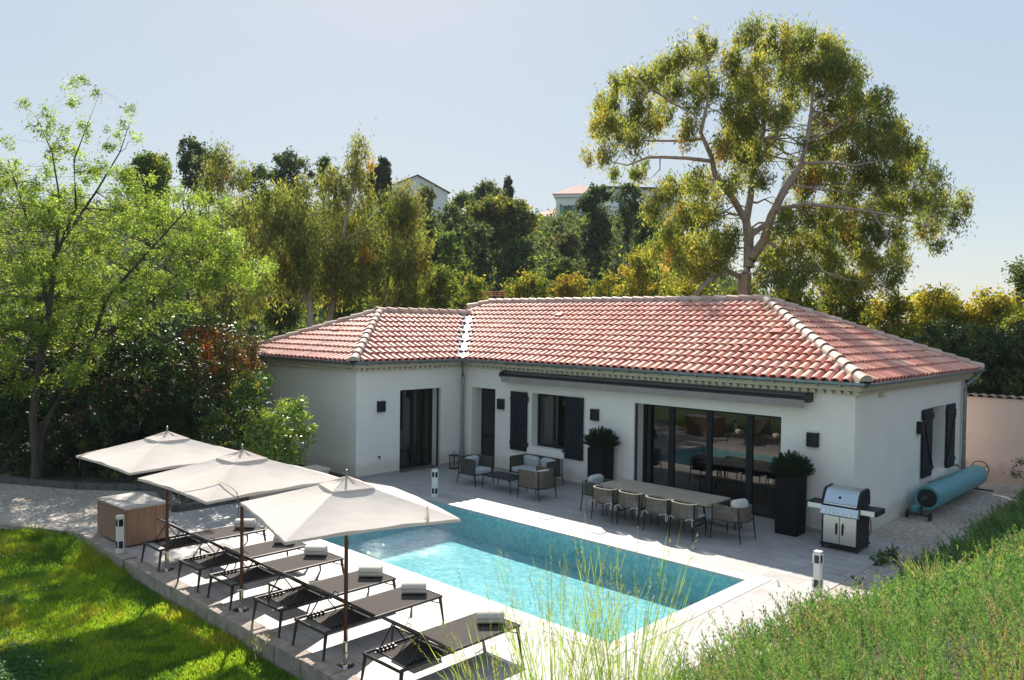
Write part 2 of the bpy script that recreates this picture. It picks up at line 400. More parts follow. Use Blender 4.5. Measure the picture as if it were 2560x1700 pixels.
# ------------------------------------------------------------------ camera
CAM = np.array([16.726, -15.382, 4.055])
FPX = 1988.8                       # focal length in pixels of the 2560 px wide photograph
yaw, pitch, roll = R(-43.918), R(1.312), R(0.768)
FW = np.array([math.sin(yaw)*math.cos(pitch), math.cos(yaw)*math.cos(pitch), -math.sin(pitch)])
r0 = np.array([math.cos(yaw), -math.sin(yaw), 0.0]); u0 = np.cross(r0, FW)
RT = math.cos(roll)*r0 + math.sin(roll)*u0
UP = -math.sin(roll)*r0 + math.cos(roll)*u0
cam = bpy.data.cameras.new('camera'); camo = bpy.data.objects.new('camera', cam); COL.objects.link(camo)
m = Matrix.Identity(4)
for i in range(3):
    m[i][0] = RT[i]; m[i][1] = UP[i]; m[i][2] = -FW[i]; m[i][3] = CAM[i]
camo.matrix_world = m
cam.sensor_width = 36; cam.lens = FPX/2560*36; cam.clip_start = 0.1; cam.clip_end = 3000
SC.camera = camo

def at(u, v, t):                   # world point seen at (u, v), t metres ahead
    return CAM + t*(FW + RT*(u-1280)/FPX - UP*(v-850)/FPX)

# ------------------------------------------------------------------ light
w = bpy.data.worlds.new('World'); SC.world = w; w.use_nodes = True
nt = w.node_tree; nt.nodes.clear()
sky = nt.nodes.new('ShaderNodeTexSky'); sky.sky_type = 'NISHITA'; sky.sun_disc = False
SUN_EL, SUN_AZ = R(36.6), R(-53.1)
sky.sun_elevation = SUN_EL; sky.sun_rotation = SUN_AZ
sky.altitude = 0; sky.air_density = 1.0; sky.dust_density = 0.35; sky.ozone_density = 1.6
gam = nt.nodes.new('ShaderNodeGamma'); gam.inputs[1].default_value = 0.14
hs_ = nt.nodes.new('ShaderNodeHueSaturation'); hs_.inputs['Saturation'].default_value = 3.1
bg = nt.nodes.new('ShaderNodeBackground'); bg.inputs[1].default_value = 0.29
wo = nt.nodes.new('ShaderNodeOutputWorld')
nt.links.new(sky.outputs[0], gam.inputs[0]); nt.links.new(gam.outputs[0], hs_.inputs['Color']); nt.links.new(hs_.outputs[0], bg.inputs[0]); nt.links.new(bg.outputs[0], wo.inputs[0])
sun = bpy.data.lights.new('sun', 'SUN'); sun.energy = 4.6; sun.angle = R(0.53); sun.color = (1.0, 0.93, 0.83)
suno = bpy.data.objects.new('sun', sun); COL.objects.link(suno)
sd = Vector((math.sin(SUN_AZ)*math.cos(SUN_EL), math.cos(SUN_AZ)*math.cos(SUN_EL), math.sin(SUN_EL)))
suno.rotation_euler = sd.to_track_quat('Z', 'Y').to_euler(); suno.location = (0, 0, 30)
vs = SC.view_settings; vs.view_transform = 'Standard'; vs.look = 'None'; vs.gamma = 1; vs.exposure = 1.08
SC.render.engine = 'CYCLES'
cy = SC.cycles; cy.max_bounces = 8; cy.diffuse_bounces = 5; cy.glossy_bounces = 3; cy.transmission_bounces = 6
cy.transparent_max_bounces = 12; cy.sample_clamp_indirect = 6; cy.caustics_reflective = False; cy.caustics_refractive = False
cy.use_denoising = True

# ------------------------------------------------------------------ materials
def nodes(name):
    mt = bpy.data.materials.new(name); mt.use_nodes = True
    t = mt.node_tree; b = t.nodes['Principled BSDF']
    return mt, t, b
def noise(t, scale, detail=4, coord='Object', rough=0.6, vec=None, stretch=None):
    n = t.nodes.new('ShaderNodeTexNoise'); n.inputs['Scale'].default_value = scale
    n.inputs['Detail'].default_value = detail; n.inputs['Roughness'].default_value = rough
    tc = t.nodes.new('ShaderNodeTexCoord'); src = tc.outputs[coord]
    if stretch:
        mp = t.nodes.new('ShaderNodeMapping'); mp.inputs['Scale'].default_value = stretch
        t.links.new(src, mp.inputs[0]); src = mp.outputs[0]
    t.links.new(src, n.inputs['Vector'])
    return n
def ramp(t, src, stops):
    r = t.nodes.new('ShaderNodeValToRGB'); e = r.color_ramp.elements
    while len(e) < len(stops): e.new(0.5)
    for k, (p, c) in enumerate(stops):
        e[k].position = p; e[k].color = (*c, 1) if len(c) == 3 else c
    t.links.new(src, r.inputs[0]); return r
def mix(t, a, b, fac, mode='MIX'):
    n = t.nodes.new('ShaderNodeMix'); n.data_type = 'RGBA'; n.blend_type = mode
    for s, v in ((0, fac), (6, a), (7, b)):
        if hasattr(v, 'is_output'): t.links.new(v, n.inputs[s])
        else: n.inputs[s].default_value = v if s == 0 else (*v, 1)
    return n.outputs[2]
def bump(t, b, src, strength=0.3, dist=0.01):
    n = t.nodes.new('ShaderNodeBump'); n.inputs['Strength'].default_value = strength
    n.inputs['Distance'].default_value = dist
    t.links.new(src, n.inputs['Height']); t.links.new(n.outputs[0], b.inputs['Normal']); return n
def M(name, c, rough=0.6, metal=0.0, var=0.12, scale=6, bmp=0.0, bs=60, bd=0.005, stretch=None, spec=0.5):
    mt, t, b = nodes(name)
    n = noise(t, scale, 5, stretch=stretch)
    lo = tuple(max(0, k*(1-var)) for k in c); hi = tuple(min(1, k*(1+var)) for k in c)
    r = ramp(t, n.outputs[0], [(0.3, lo), (0.7, hi)])
    t.links.new(r.outputs[0], b.inputs['Base Color'])
    b.inputs['Roughness'].default_value = rough; b.inputs['Metallic'].default_value = metal
    b.inputs['Specular IOR Level'].default_value = spec
    if bmp: bump(t, b, noise(t, bs, 3).outputs[0], bmp, bd)
    return mt
def leaf_mat(name, trans=0.5, rough=0.55, gloss=0.3, tint=(1.25, 1.15, 0.55)):
    mt = bpy.data.materials.new(name); mt.use_nodes = True; t = mt.node_tree; t.nodes.clear()
    a = t.nodes.new('ShaderNodeAttribute'); a.attribute_name = 'col'
    p = t.nodes.new('ShaderNodeBsdfPrincipled'); p.inputs['Roughness'].default_value = rough
    p.inputs['Specular IOR Level'].default_value = gloss
    tr = t.nodes.new('ShaderNodeBsdfTranslucent')
    tc = mix(t, (1, 1, 1), tint, 1.0, 'MULTIPLY'); tc = mix(t, a.outputs[0], tint, 1.0, 'MULTIPLY')
    br = t.nodes.new('ShaderNodeHueSaturation'); br.inputs['Value'].default_value = 2.2
    t.links.new(tc, br.inputs['Color']); t.links.new(br.outputs[0], tr.inputs[0])
    t.links.new(a.outputs[0], p.inputs['Base Color'])
    mx = t.nodes.new('ShaderNodeMixShader'); mx.inputs[0].default_value = trans
    t.links.new(p.outputs[0], mx.inputs[1]); t.links.new(tr.outputs[0], mx.inputs[2])
    o = t.nodes.new('ShaderNodeOutputMaterial'); t.links.new(mx.outputs[0], o.inputs[0])
    return mt
LEAF = leaf_mat('leaf'); LEAF_SHINY = leaf_mat('shiny_leaf', 0.25, 0.5, 0.35); GRASS = leaf_mat('grass_blade', 0.4, 0.5, 0.4)
LEAF_FAR = leaf_mat('distant_leaf', 0.38, 0.8, 0.1); LEAF_GLINT = leaf_mat('glinting_leaf', 0.35, 0.28, 0.9); NEEDLE = leaf_mat('rosemary_needle', 0.3, 0.6, 0.3, (1.1, 1.15, 0.6)); PETAL = leaf_mat('petal', 0.3, 0.6, 0.2, (1, 1, 1))

# render plaster
def plaster(name, c):
    mt, t, b = nodes(name)
    n1 = noise(t, 0.9, 6); n2 = noise(t, 7, 6)
    col = mix(t, ramp(t, n1.outputs[0], [(0.35, tuple(k*0.94 for k in c)), (0.65, c)]).outputs[0],
              ramp(t, n2.outputs[0], [(0.3, (0.93, 0.925, 0.91)), (0.6, (1, 1, 1))]).outputs[0], 0.6, 'MULTIPLY')
    # dirt splash near the ground
    g = t.nodes.new('ShaderNodeNewGeometry'); s = t.nodes.new('ShaderNodeSeparateXYZ'); t.links.new(g.outputs['Position'], s.inputs[0])
    n3 = noise(t, 2.5, 5); ad = t.nodes.new('ShaderNodeMath'); ad.operation = 'MULTIPLY_ADD'
    t.links.new(n3.outputs[0], ad.inputs[0]); ad.inputs[1].default_value = -0.5; t.links.new(s.outputs[2], ad.inputs[2])
    d = ramp(t, ad.outputs[0], [(0.0, (0.8, 0.78, 0.74)), (0.22, (1, 1, 1))])
    col = mix(t, col, d.outputs[0], 1.0, 'MULTIPLY')
    t.links.new(col, b.inputs['Base Color']); b.inputs['Roughness'].default_value = 0.9
    b.inputs['Specular IOR Level'].default_value = 0.2
    bump(t, b, noise(t, 90, 4).outputs[0], 0.25, 0.004); return mt
PLASTER = plaster('white_plaster', (0.92, 0.87, 0.80))
PLASTER_PINK = plaster('pink_plaster', (0.80, 0.63, 0.55))
CREAM = M('cream_cornice', (0.66, 0.60, 0.47), 0.85, var=0.08, bmp=0.2)
DARK = M('anthracite_metal', (0.013, 0.018, 0.022), 0.5, var=0.15, spec=0.25)
DARKWOOD = M('painted_shutter', (0.013, 0.020, 0.026), 0.55, var=0.12, scale=20, spec=0.2)
ZINC = M('zinc', (0.27, 0.31, 0.32), 0.4, 0.6, var=0.2, scale=9)
LEADF = M('lead_flashing', (0.62, 0.63, 0.66), 0.42, 0.85, var=0.12, scale=12, bmp=0.5, bs=14, bd=0.02)
ROPE = M('grey_brown_rope', (0.15, 0.125, 0.095), 0.75, var=0.3, scale=30)
ROPE_DK = M('dark_grey_rope', (0.075, 0.072, 0.065), 0.75, var=0.3, scale=30)
CUSHION = M('grey_cushion', (0.42, 0.44, 0.45), 0.95, var=0.08, bmp=0.3, bs=200, bd=0.002)
CUSHION_W = M('cream_cushion', (0.62, 0.58, 0.52), 0.95, var=0.08, bmp=0.3, bs=200, bd=0.002)
TOWEL = M('cream_towel', (0.62, 0.585, 0.52), 1.0, var=0.07, bmp=0.6, bs=160, bd=0.006)
MESHF = M('textilene', (0.10, 0.086, 0.08), 0.85, var=0.15, scale=40, bmp=0.3, bs=300, bd=0.002, spec=0.12)
FRAME = M('bronze_frame', (0.05, 0.045, 0.042), 0.4, 0.3, var=0.15)
WOODP = M('mahogany_pole', (0.13, 0.042, 0.02), 0.35, var=0.25, scale=8, stretch=(8, 8, 0.6))
STEEL = M('stainless', (0.60, 0.59, 0.57), 0.3, 1.0, var=0.08, scale=3, stretch=(1, 1, 30))
STEEL_L = M('brushed_steel_lid', (0.5, 0.56, 0.6), 0.24, 1.0, var=0.06, scale=4)
CHROME = M('chrome', (0.7, 0.7, 0.7), 0.12, 1.0, var=0.02)
BLACK = M('black_plastic', (0.015, 0.017, 0.018), 0.45, var=0.1)
PLANTERM = M('planter_fibre', (0.009, 0.0105, 0.012), 0.7, var=0.2, spec=0.15)
WHITEP = M('white_painted_metal', (0.78, 0.77, 0.74), 0.45, var=0.04)
SOLAR = M('solar_cell', (0.012, 0.016, 0.045), 0.15, var=0.2, scale=50)
ROPEW = M('cream_cord', (0.6, 0.54, 0.42), 0.9)
BARK = M('grey_bark', (0.075, 0.06, 0.048), 0.95, var=0.35, scale=5, bmp=0.8, bs=12, bd=0.03, stretch=(2, 2, 0.4))
BARK_E = M('pale_eucalyptus_bark', (0.34, 0.27, 0.22), 0.85, var=0.35, scale=1.4, bmp=0.4, bs=6, bd=0.02, stretch=(3, 3, 0.5))
STONE = M('stone_kerb', (0.34, 0.29, 0.25), 0.95, var=0.3, scale=7, bmp=0.8, bs=25, bd=0.02)
STONE_D = M('dark_stone', (0.10, 0.095, 0.09), 0.95, var=0.3, scale=7, bmp=0.8, bs=25, bd=0.02)
BLUECOV = M('pool_cover_foam', (0.12, 0.36, 0.41), 0.42, var=0.08, bmp=0.4, bs=40, bd=0.004)
INTER = M('room_paint', (0.22, 0.20, 0.18), 0.9)
INTERF = M('room_floor', (0.16, 0.13, 0.11), 0.6)
CURTAIN = M('curtain_linen', (0.10, 0.10, 0.095), 0.95, var=0.2, scale=14, stretch=(6, 6, 0.1))
SOIL = M('soil', (0.05, 0.038, 0.026), 1.0, var=0.4, bmp=0.8, bs=20, bd=0.03)
GREENSH = M('green_shutter', (0.16, 0.34, 0.31), 0.7)

def wood(name, c1, c2, rough=0.6, sc=(1, 12, 12), plank=None):
    mt, t, b = nodes(name)
    n = noise(t, 2.2, 6, stretch=sc); r = ramp(t, n.outputs[0], [(0.3, c1), (0.7, c2)])
    t.links.new(r.outputs[0], b.inputs['Base Color']); b.inputs['Roughness'].default_value = rough
    bump(t, b, n.outputs[0], 0.25, 0.004); return mt
TEAK = wood('weathered_teak', (0.30, 0.235, 0.18), (0.48, 0.39, 0.31), 0.5, (1.5, 16, 16))
BOXWOOD = wood('slatted_cedar', (0.22, 0.125, 0.075), (0.36, 0.215, 0.14), 0.7, (14, 14, 1.2))
BOXTOP = wood('pale_lid_board', (0.33, 0.29, 0.25), (0.46, 0.41, 0.36), 0.7, (3, 3, 1))

def fabric(name, c):
    mt = bpy.data.materials.new(name); mt.use_nodes = True; t = mt.node_tree; b = t.nodes['Principled BSDF']
    n = noise(t, 3, 5); r = ramp(t, n.outputs[0], [(0.3, tuple(k*0.94 for k in c)), (0.7, c)])
    t.links.new(r.outputs[0], b.inputs['Base Color']); b.inputs['Roughness'].default_value = 0.95
    b.inputs['Specular IOR Level'].default_value = 0.15
    bump(t, b, noise(t, 2.2, 3, stretch=(1, 1, 4)).outputs[0], 0.35, 0.03)
    tr = t.nodes.new('ShaderNodeBsdfTranslucent'); t.links.new(r.outputs[0], tr.inputs[0])
    mx = t.nodes.new('ShaderNodeMixShader'); mx.inputs[0].default_value = 0.3
    o = t.nodes['Material Output']; t.links.new(b.outputs[0], mx.inputs[1]); t.links.new(tr.outputs[0], mx.inputs[2]); t.links.new(mx.outputs[0], o.inputs[0])
    return mt
CANVAS = fabric('parasol_canvas', (0.80, 0.715, 0.65))
AWNF = M('awning_fabric', (0.13, 0.12, 0.115), 0.95, var=0.12, bmp=0.2, bs=120, bd=0.002)
AWNV = M('awning_valance', (0.30, 0.265, 0.24), 0.95, var=0.1, bmp=0.2, bs=120, bd=0.002)

def tile_mat():
    mt, t, b = nodes('terracotta_tile')
    a = t.nodes.new('ShaderNodeAttribute'); a.attribute_name = 'col'
    n = noise(t, 5, 6); c = mix(t, a.outputs[0], ramp(t, n.outputs[0], [(0.3, (0.82, 0.80, 0.78)), (0.65, (1.08, 1.07, 1.06))]).outputs[0], 0.8, 'MULTIPLY')
    t.links.new(c, b.inputs['Base Color']); b.inputs['Roughness'].default_value = 0.62
    b.inputs['Specular IOR Level'].default_value = 0.45
    bump(t, b, noise(t, 60, 3).outputs[0], 0.25, 0.004); return mt
TILE = tile_mat()

def paving():
    mt, t, b = nodes('pale_stone_paving')
    tc = t.nodes.new('ShaderNodeTexCoord')
    br = t.nodes.new('ShaderNodeTexBrick'); br.offset = 0.5; br.offset_frequency = 2
    for k, v in (('Scale', 1.0), ('Mortar Size', 0.0045), ('Mortar Smooth', 0.1), ('Bias', 0.0), ('Brick Width', 0.6), ('Row Height', 0.3)): br.inputs[k].default_value = v
    br.inputs['Color1'].default_value = (0.455, 0.425, 0.405, 1); br.inputs['Color2'].default_value = (0.395, 0.368, 0.35, 1); br.inputs['Mortar'].default_value = (0.20, 0.18, 0.16, 1)
    t.links.new(tc.outputs['Object'], br.inputs['Vector'])
    n = noise(t, 1.6, 7, stretch=(1, 3, 1)); n2 = noise(t, 0.5, 4)
    c = mix(t, br.outputs[0], ramp(t, n.outputs[0], [(0.3, (0.74, 0.73, 0.72)), (0.62, (1.05, 1.04, 1.03))]).outputs[0], 0.75, 'MULTIPLY')
    c = mix(t, c, ramp(t, n2.outputs[0], [(0.3, (0.86, 0.86, 0.86)), (0.6, (1, 1, 1))]).outputs[0], 0.8, 'MULTIPLY')
    t.links.new(c, b.inputs['Base Color']); b.inputs['Roughness'].default_value = 0.62
    bump(t, b, n.outputs[0], 0.2, 0.004); return mt
PAVE = paving()
def gravel(name, c):
    mt, t, b = nodes(name)
    v = t.nodes.new('ShaderNodeTexVoronoi'); v.inputs['Scale'].default_value = 26; v.inputs['Randomness'].default_value = 1
    tc = t.nodes.new('ShaderNodeTexCoord'); t.links.new(tc.outputs['Object'], v.inputs['Vector'])
    r = ramp(t, v.outputs['Color'], [(0.15, tuple(k*0.68 for k in c)), (0.5, c), (0.9, tuple(min(1, k*1.35) for k in c))])
    e = ramp(t, v.outputs['Distance'], [(0.0, (1, 1, 1)), (0.7, (0.62, 0.6, 0.57))])
    n = noise(t, 0.8, 6)
    col = mix(t, mix(t, r.outputs[0], e.outputs[0], 0.8, 'MULTIPLY'), ramp(t, n.outputs[0], [(0.35, (0.75, 0.73, 0.7)), (0.65, (1.05, 1.05, 1.05))]).outputs[0], 0.8, 'MULTIPLY')
    t.links.new(col, b.inputs['Base Color']); b.inputs['Roughness'].default_value = 0.9
    bm = bump(t, b, v.outputs['Distance'], 0.7, 0.02); bm.invert = True; return mt
GRAVEL = gravel('pale_gravel', (0.58, 0.505, 0.44))
LAWNM = M('lawn_soil', (0.045, 0.075, 0.014), 1.0, var=0.5, scale=3, bmp=0.6, bs=30, bd=0.03)
HILLM = M('hill_undergrowth', (0.035, 0.055, 0.018), 1.0, var=0.5, scale=0.4, bmp=1.0, bs=1.5, bd=0.6)

# ------------------------------------------------------------------ mesh helpers
class MB:
    def __init__(s): s.v = []; s.f = []; s.c = []
    def add(s, vs_, fs, col=None):
        k = len(s.v); s.v += [tuple(p) for p in vs_]; s.f += [tuple(i+k for i in f) for f in fs]
        if col is not None: s.c += [col]*len(fs)
        return s
    def box(s, x0, x1, y0, y1, z0, z1):
        return s.add([(x0,y0,z0),(x1,y0,z0),(x1,y1,z0),(x0,y1,z0),(x0,y0,z1),(x1,y0,z1),(x1,y1,z1),(x0,y1,z1)],
                     [(0,3,2,1),(4,5,6,7),(0,1,5,4),(1,2,6,5),(2,3,7,6),(3,0,4,7)])
    def obox(s, c, sz, rot=None):
        h = [k/2 for k in sz]; rot = rot or Matrix.Identity(3)
        vs_ = [Vector(c)+rot@Vector((a*h[0], b*h[1], d*h[2])) for d in (-1,1) for a,b in ((-1,-1),(1,-1),(1,1),(-1,1))]
        return s.add(vs_, [(0,3,2,1),(4,5,6,7),(0,1,5,4),(1,2,6,5),(2,3,7,6),(3,0,4,7)])
    def tube(s, pts, rad, n=8, cap=True):
        pts = [Vector(p) for p in pts]; rad = rad if isinstance(rad, (list, tuple)) else [rad]*len(pts)
        k = len(s.v); up = Vector((0, 0, 1))
        for i, p in enumerate(pts):
            d = (pts[min(i+1, len(pts)-1)] - pts[max(i-1, 0)]).normalized()
            a = d.cross(up) if abs(d.z) < 0.95 else d.cross(Vector((1, 0, 0)))
            a.normalize(); b = d.cross(a)
            for j in range(n):
                t = 2*math.pi*j/n; s.v.append(tuple(p + (a*math.cos(t) + b*math.sin(t))*rad[i]))
        for i in range(len(pts)-1):
            for j in range(n):
                q = (j+1) % n; s.f.append((k+i*n+j, k+(i+1)*n+j, k+(i+1)*n+q, k+i*n+q))
        if cap:
            s.f.append(tuple(k+j for j in range(n))); s.f.append(tuple(k+(len(pts)-1)*n+j for j in reversed(range(n))))
        return s
    def prism(s, poly, z0, z1):
        n = len(poly); return s.add([(x,y,z0) for x,y in poly]+[(x,y,z1) for x,y in poly],
            [tuple(reversed(range(n))), tuple(range(n,2*n))]+[(i,(i+1)%n,n+(i+1)%n,n+i) for i in range(n)])
    def xprism(s, prof, x0, x1):       # profile in (y, z) swept along x
        n = len(prof); return s.add([(x0,y,z) for y,z in prof]+[(x1,y,z) for y,z in prof],
            [tuple(range(n)), tuple(reversed(range(n,2*n)))]+[(i,n+i,n+(i+1)%n,(i+1)%n) for i in range(n)])
    def yprism(s, prof, y0, y1):
        n = len(prof); return s.add([(x,y0,z) for x,z in prof]+[(x,y1,z) for x,z in prof],
            [tuple(reversed(range(n))), tuple(range(n,2*n))]+[(i,(i+1)%n,n+(i+1)%n,n+i) for i in range(n)])
    def lathe(s, c, prof, n=16):       # (r, z) profile round the vertical through c
        k = len(s.v)
        for r, z in prof:
            for j in range(n):
                t = 2*math.pi*j/n; s.v.append((c[0]+r*math.cos(t), c[1]+r*math.sin(t), c[2]+z))
        for i in range(len(prof)-1):
            for j in range(n):
                q = (j+1) % n; s.f.append((k+i*n+j, k+i*n+q, k+(i+1)*n+q, k+(i+1)*n+j))
        s.f.append(tuple(k+j for j in reversed(range(n)))); s.f.append(tuple(k+(len(prof)-1)*n+j for j in range(n)))
        return s
    def ball(s, c, r, n=10, sq=(1, 1, 1), pw=1.0):
        k = len(s.v); m_ = n//2
        sg = lambda x: math.copysign(abs(x)**pw, x)
        for i in range(m_+1):
            ph = math.pi*i/m_ - math.pi/2
            for j in range(n):
                t = 2*math.pi*j/n
                s.v.append((c[0]+r*sq[0]*sg(math.cos(ph))*sg(math.cos(t)), c[1]+r*sq[1]*sg(math.cos(ph))*sg(math.sin(t)), c[2]+r*sq[2]*sg(math.sin(ph))))
        for i in range(m_):
            for j in range(n):
                q = (j+1) % n; s.f.append((k+i*n+j, k+i*n+q, k+(i+1)*n+q, k+(i+1)*n+j))
        return s
    def build(s, name, mat, parent=None, smooth=False, bevel=0.0, mtx=None):
        me = bpy.data.meshes.new(name); v = s.v
        if mtx is not None: v = [tuple(mtx @ Vector(p)) for p in v]
        me.from_pydata(v, [], s.f); me.materials.append(mat)
        if s.c:
            a = me.attributes.new('col', 'FLOAT_COLOR', 'FACE'); a.data.foreach_set('color', np.array([(*c, 1) for c in s.c], dtype=np.float32).ravel())
        me.update()
        if smooth:
            me.polygons.foreach_set('use_smooth', [True]*len(me.polygons))
            try: me.set_sharp_from_angle(angle=R(40))
            except Exception: pass
        o = bpy.data.objects.new(name, me); COL.objects.link(o)
        if parent: o.parent = parent
        if bevel:
            b = o.modifiers.new('bevel', 'BEVEL'); b.width = bevel; b.segments = 2; b.limit_method = 'ANGLE'
        return o
def tag(o, label, cat, group=None, kind=None):
    if label: o['label'] = label
    if cat: o['category'] = cat
    if group: o['group'] = group
    if kind: o['kind'] = kind
    return o
def thing(name, loc, label, cat, group=None, rz=0):
    o = bpy.data.objects.new(name, None); o.empty_display_size = 0.2; COL.objects.link(o)
    o.location = loc; o.rotation_euler = (0, 0, rz); return tag(o, label, cat, group)
def struct(name, mb, mat, **k): return tag(mb.build(name, mat, **k), None, None, None, 'structure')
def dup(root, loc, label, rz=0, group=None):
    def cp(o, par):
        c = o.copy(); COL.objects.link(c)
        if par: c.parent = par
        for ch in o.children: cp(ch, c)
        return c
    r = cp(root, None); r.location = loc; r.rotation_euler = (0, 0, rz); r['label'] = label
    if group: r['group'] = group
    return r

def cards(name, mat, cen, ax, sd_, col, parent=None):
    """one rhombic leaf per row: centre, half-length axis, half-width axis, colour"""
    n = len(cen); v = np.empty((n, 4, 3), np.float32)
    v[:, 0] = cen-ax; v[:, 1] = cen+sd_-ax*0.1; v[:, 2] = cen+ax; v[:, 3] = cen-sd_-ax*0.1
    me = bpy.data.meshes.new(name); me.vertices.add(4*n); me.vertices.foreach_set('co', v.ravel())
    me.loops.add(4*n); me.loops.foreach_set('vertex_index', np.arange(4*n, dtype=np.int32))
    me.polygons.add(n); me.polygons.foreach_set('loop_start', np.arange(0, 4*n, 4, dtype=np.int32))
    try: me.polygons.foreach_set('loop_total', np.full(n, 4, dtype=np.int32))
    except Exception: pass
    me.update(calc_edges=True); me.materials.append(mat)
    a = me.attributes.new('col', 'FLOAT_COLOR', 'FACE')
    a.data.foreach_set('color', np.concatenate([col, np.ones((n, 1))], 1).astype(np.float32).ravel())
    o = bpy.data.objects.new(name, me); COL.objects.link(o)
    if parent: o.parent = parent
    return o
def unit(n):
    a = RNG.normal(size=(n, 3)); return a/np.linalg.norm(a, axis=1, keepdims=True)
def lobe_leaves(lobes, dens, clump, per, ln, wd, pal, hang=0.0, jitter=0.25, shell=0.55, accent=None, up=0.0, gaps=0.0):
    """lobes: (centre, (rx, ry, rz)); leaves sit in clumps spread through every lobe"""
    C_, A_, S_, K_ = [], [], [], []
    pal = np.array(pal)
    for c, r in lobes:
        c = np.array(c); r = np.array(r, float)
        nc = max(3, int(dens*(r[0]*r[1]*r[2])**(2/3)))
        d = unit(nc); rad = RNG.uniform(shell, 1.0, nc)**0.7
        cc = c + d*r*rad[:, None]
        if gaps: cc = cc[RNG.random(len(cc)) > gaps]; nc = len(cc)
        cs = clump*RNG.uniform(0.6, 1.4, nc)
        k = RNG.integers(0, len(pal), nc); b = RNG.uniform(1-jitter, 1+jitter, nc)
        base = pal[k]*b[:, None]
        if accent is not None:
            hit = RNG.random(nc) < accent[0]; base[hit] = np.array(accent[1])
        n = nc*per; idx = np.repeat(np.arange(nc), per)
        off = RNG.normal(size=(n, 3))*0.43; off[:, 2] *= (1.0+hang*1.2); off[:, 2] -= hang*0.4
        p = cc[idx] + off*cs[idx][:, None]
        a = unit(n); a[:, 2] = a[:, 2]*(1-hang) - hang*1.6 + up; a /= np.linalg.norm(a, axis=1, keepdims=True)
        s = np.cross(a, unit(n)); s /= np.linalg.norm(s, axis=1, keepdims=True)+1e-6
        sz = RNG.uniform(0.6, 1.3, n)[:, None]
        C_.append(p); A_.append(a*ln*sz); S_.append(s*wd*sz)
        K_.append(base[idx]*RNG.uniform(0.75, 1.25, n)[:, None])
    return [np.concatenate(q) for q in (C_, A_, S_, K_)]
def wob(a, b, n=5, amp=0.06):
    a, b = Vector(a), Vector(b); L = (b-a).length
    return [a.lerp(b, i/(n-1)) + (Vector([random.uniform(-1, 1) for _ in range(3)])*amp*L if 0 < i < n-1 else Vector((0, 0, 0))) for i in range(n)]
def tree(name, label, base, lobes, trunk, pal, cat='tree', group=None, mat=None, bark=None, dens=14, clump=0.5, per=40, ln=0.12, wd=0.05,
         hang=0.0, limbs=None, accent=None, shell=0.55, jitter=0.25, up=0.0, gaps=0.0, nlimb=9, stem='trunk', crown='crown'):
    base = np.array(base, float)
    t = thing(name, tuple(base), label, cat, group)
    mb = MB()
    cen = np.mean([c for c, r in lobes], 0)
    if limbs is None:
        top = base*0.35 + cen*0.65; tp = wob(base-np.array([0, 0, .15]), top, 6, 0.04)
        mb.tube(tp, [trunk*(1-0.12*i) for i in range(6)], 8)
        pick = sorted(range(len(lobes)), key=lambda i: -lobes[i][1][0])[:nlimb]
        for i in pick:
            st = tp[random.choice((3, 4, 5))]; c = lobes[i][0]
            mb.tube(wob(st, c, 5, 0.08), [trunk*0.5, trunk*0.4, trunk*0.3, trunk*0.2, trunk*0.1], 6)
    else:
        LP = []
        for pts, ra in limbs:
            mb.tube(pts, ra, 8)
            for a_, b_, ra_ in zip(pts[:-1], pts[1:], ra[1:]):
                for f_ in (0.0, .25, .5, .75, 1.0): LP.append((np.array(a_)*(1-f_)+np.array(b_)*f_, ra_))
        LQ = np.array([p for p, _ in LP])
        for c, r in lobes:
            d = np.linalg.norm(LQ-np.array(c), axis=1)+0.8*np.maximum(0, LQ[:, 2]-c[2]+r[2]*.3); i = int(np.argmin(d)); D_ = d[i]
            q0 = LQ[i]; w0 = min(LP[i][1]*.6, .012*D_+.006)
            for k in range(2 if r[0] > .5 else 1):
                e_ = np.array(c)+RNG.normal(size=3)*np.array(r)*.35
                tw = wob(q0, e_, 5, .07); mb.tube(tw, [w0, w0*.8, w0*.6, w0*.4, w0*.2], 5, cap=False)
                for z_ in range(3):
                    s2_ = tw[random.choice((2, 3, 4))]; mb.tube(wob(s2_, np.array(e_)+RNG.normal(size=3)*np.array(r)*.75, 4, .06), [w0*.35, w0*.25, w0*.18, w0*.1], 4, cap=False)
    mb.v = [tuple(np.array(p)-base) for p in mb.v]
    mb.build(stem, bark or BARK, t, smooth=True)
    C_, A_, S_, K_ = lobe_leaves(lobes, dens, clump, per, ln, wd, pal, hang, jitter, shell, accent, up, gaps)
    cards(crown, mat or LEAF, C_-base, A_, S_, K_, t)
    return t
#@@PARTS@@
def schlick(t, f0, k):
    lw_ = t.nodes.new('ShaderNodeLayerWeight'); p = t.nodes.new('ShaderNodeMath'); p.operation = 'POWER'; t.links.new(lw_.outputs['Facing'], p.inputs[0]); p.inputs[1].default_value = 5
    q = t.nodes.new('ShaderNodeMath'); q.operation = 'MULTIPLY_ADD'; t.links.new(p.outputs[0], q.inputs[0]); q.inputs[1].default_value = k; q.inputs[2].default_value = f0
    return q, lw_
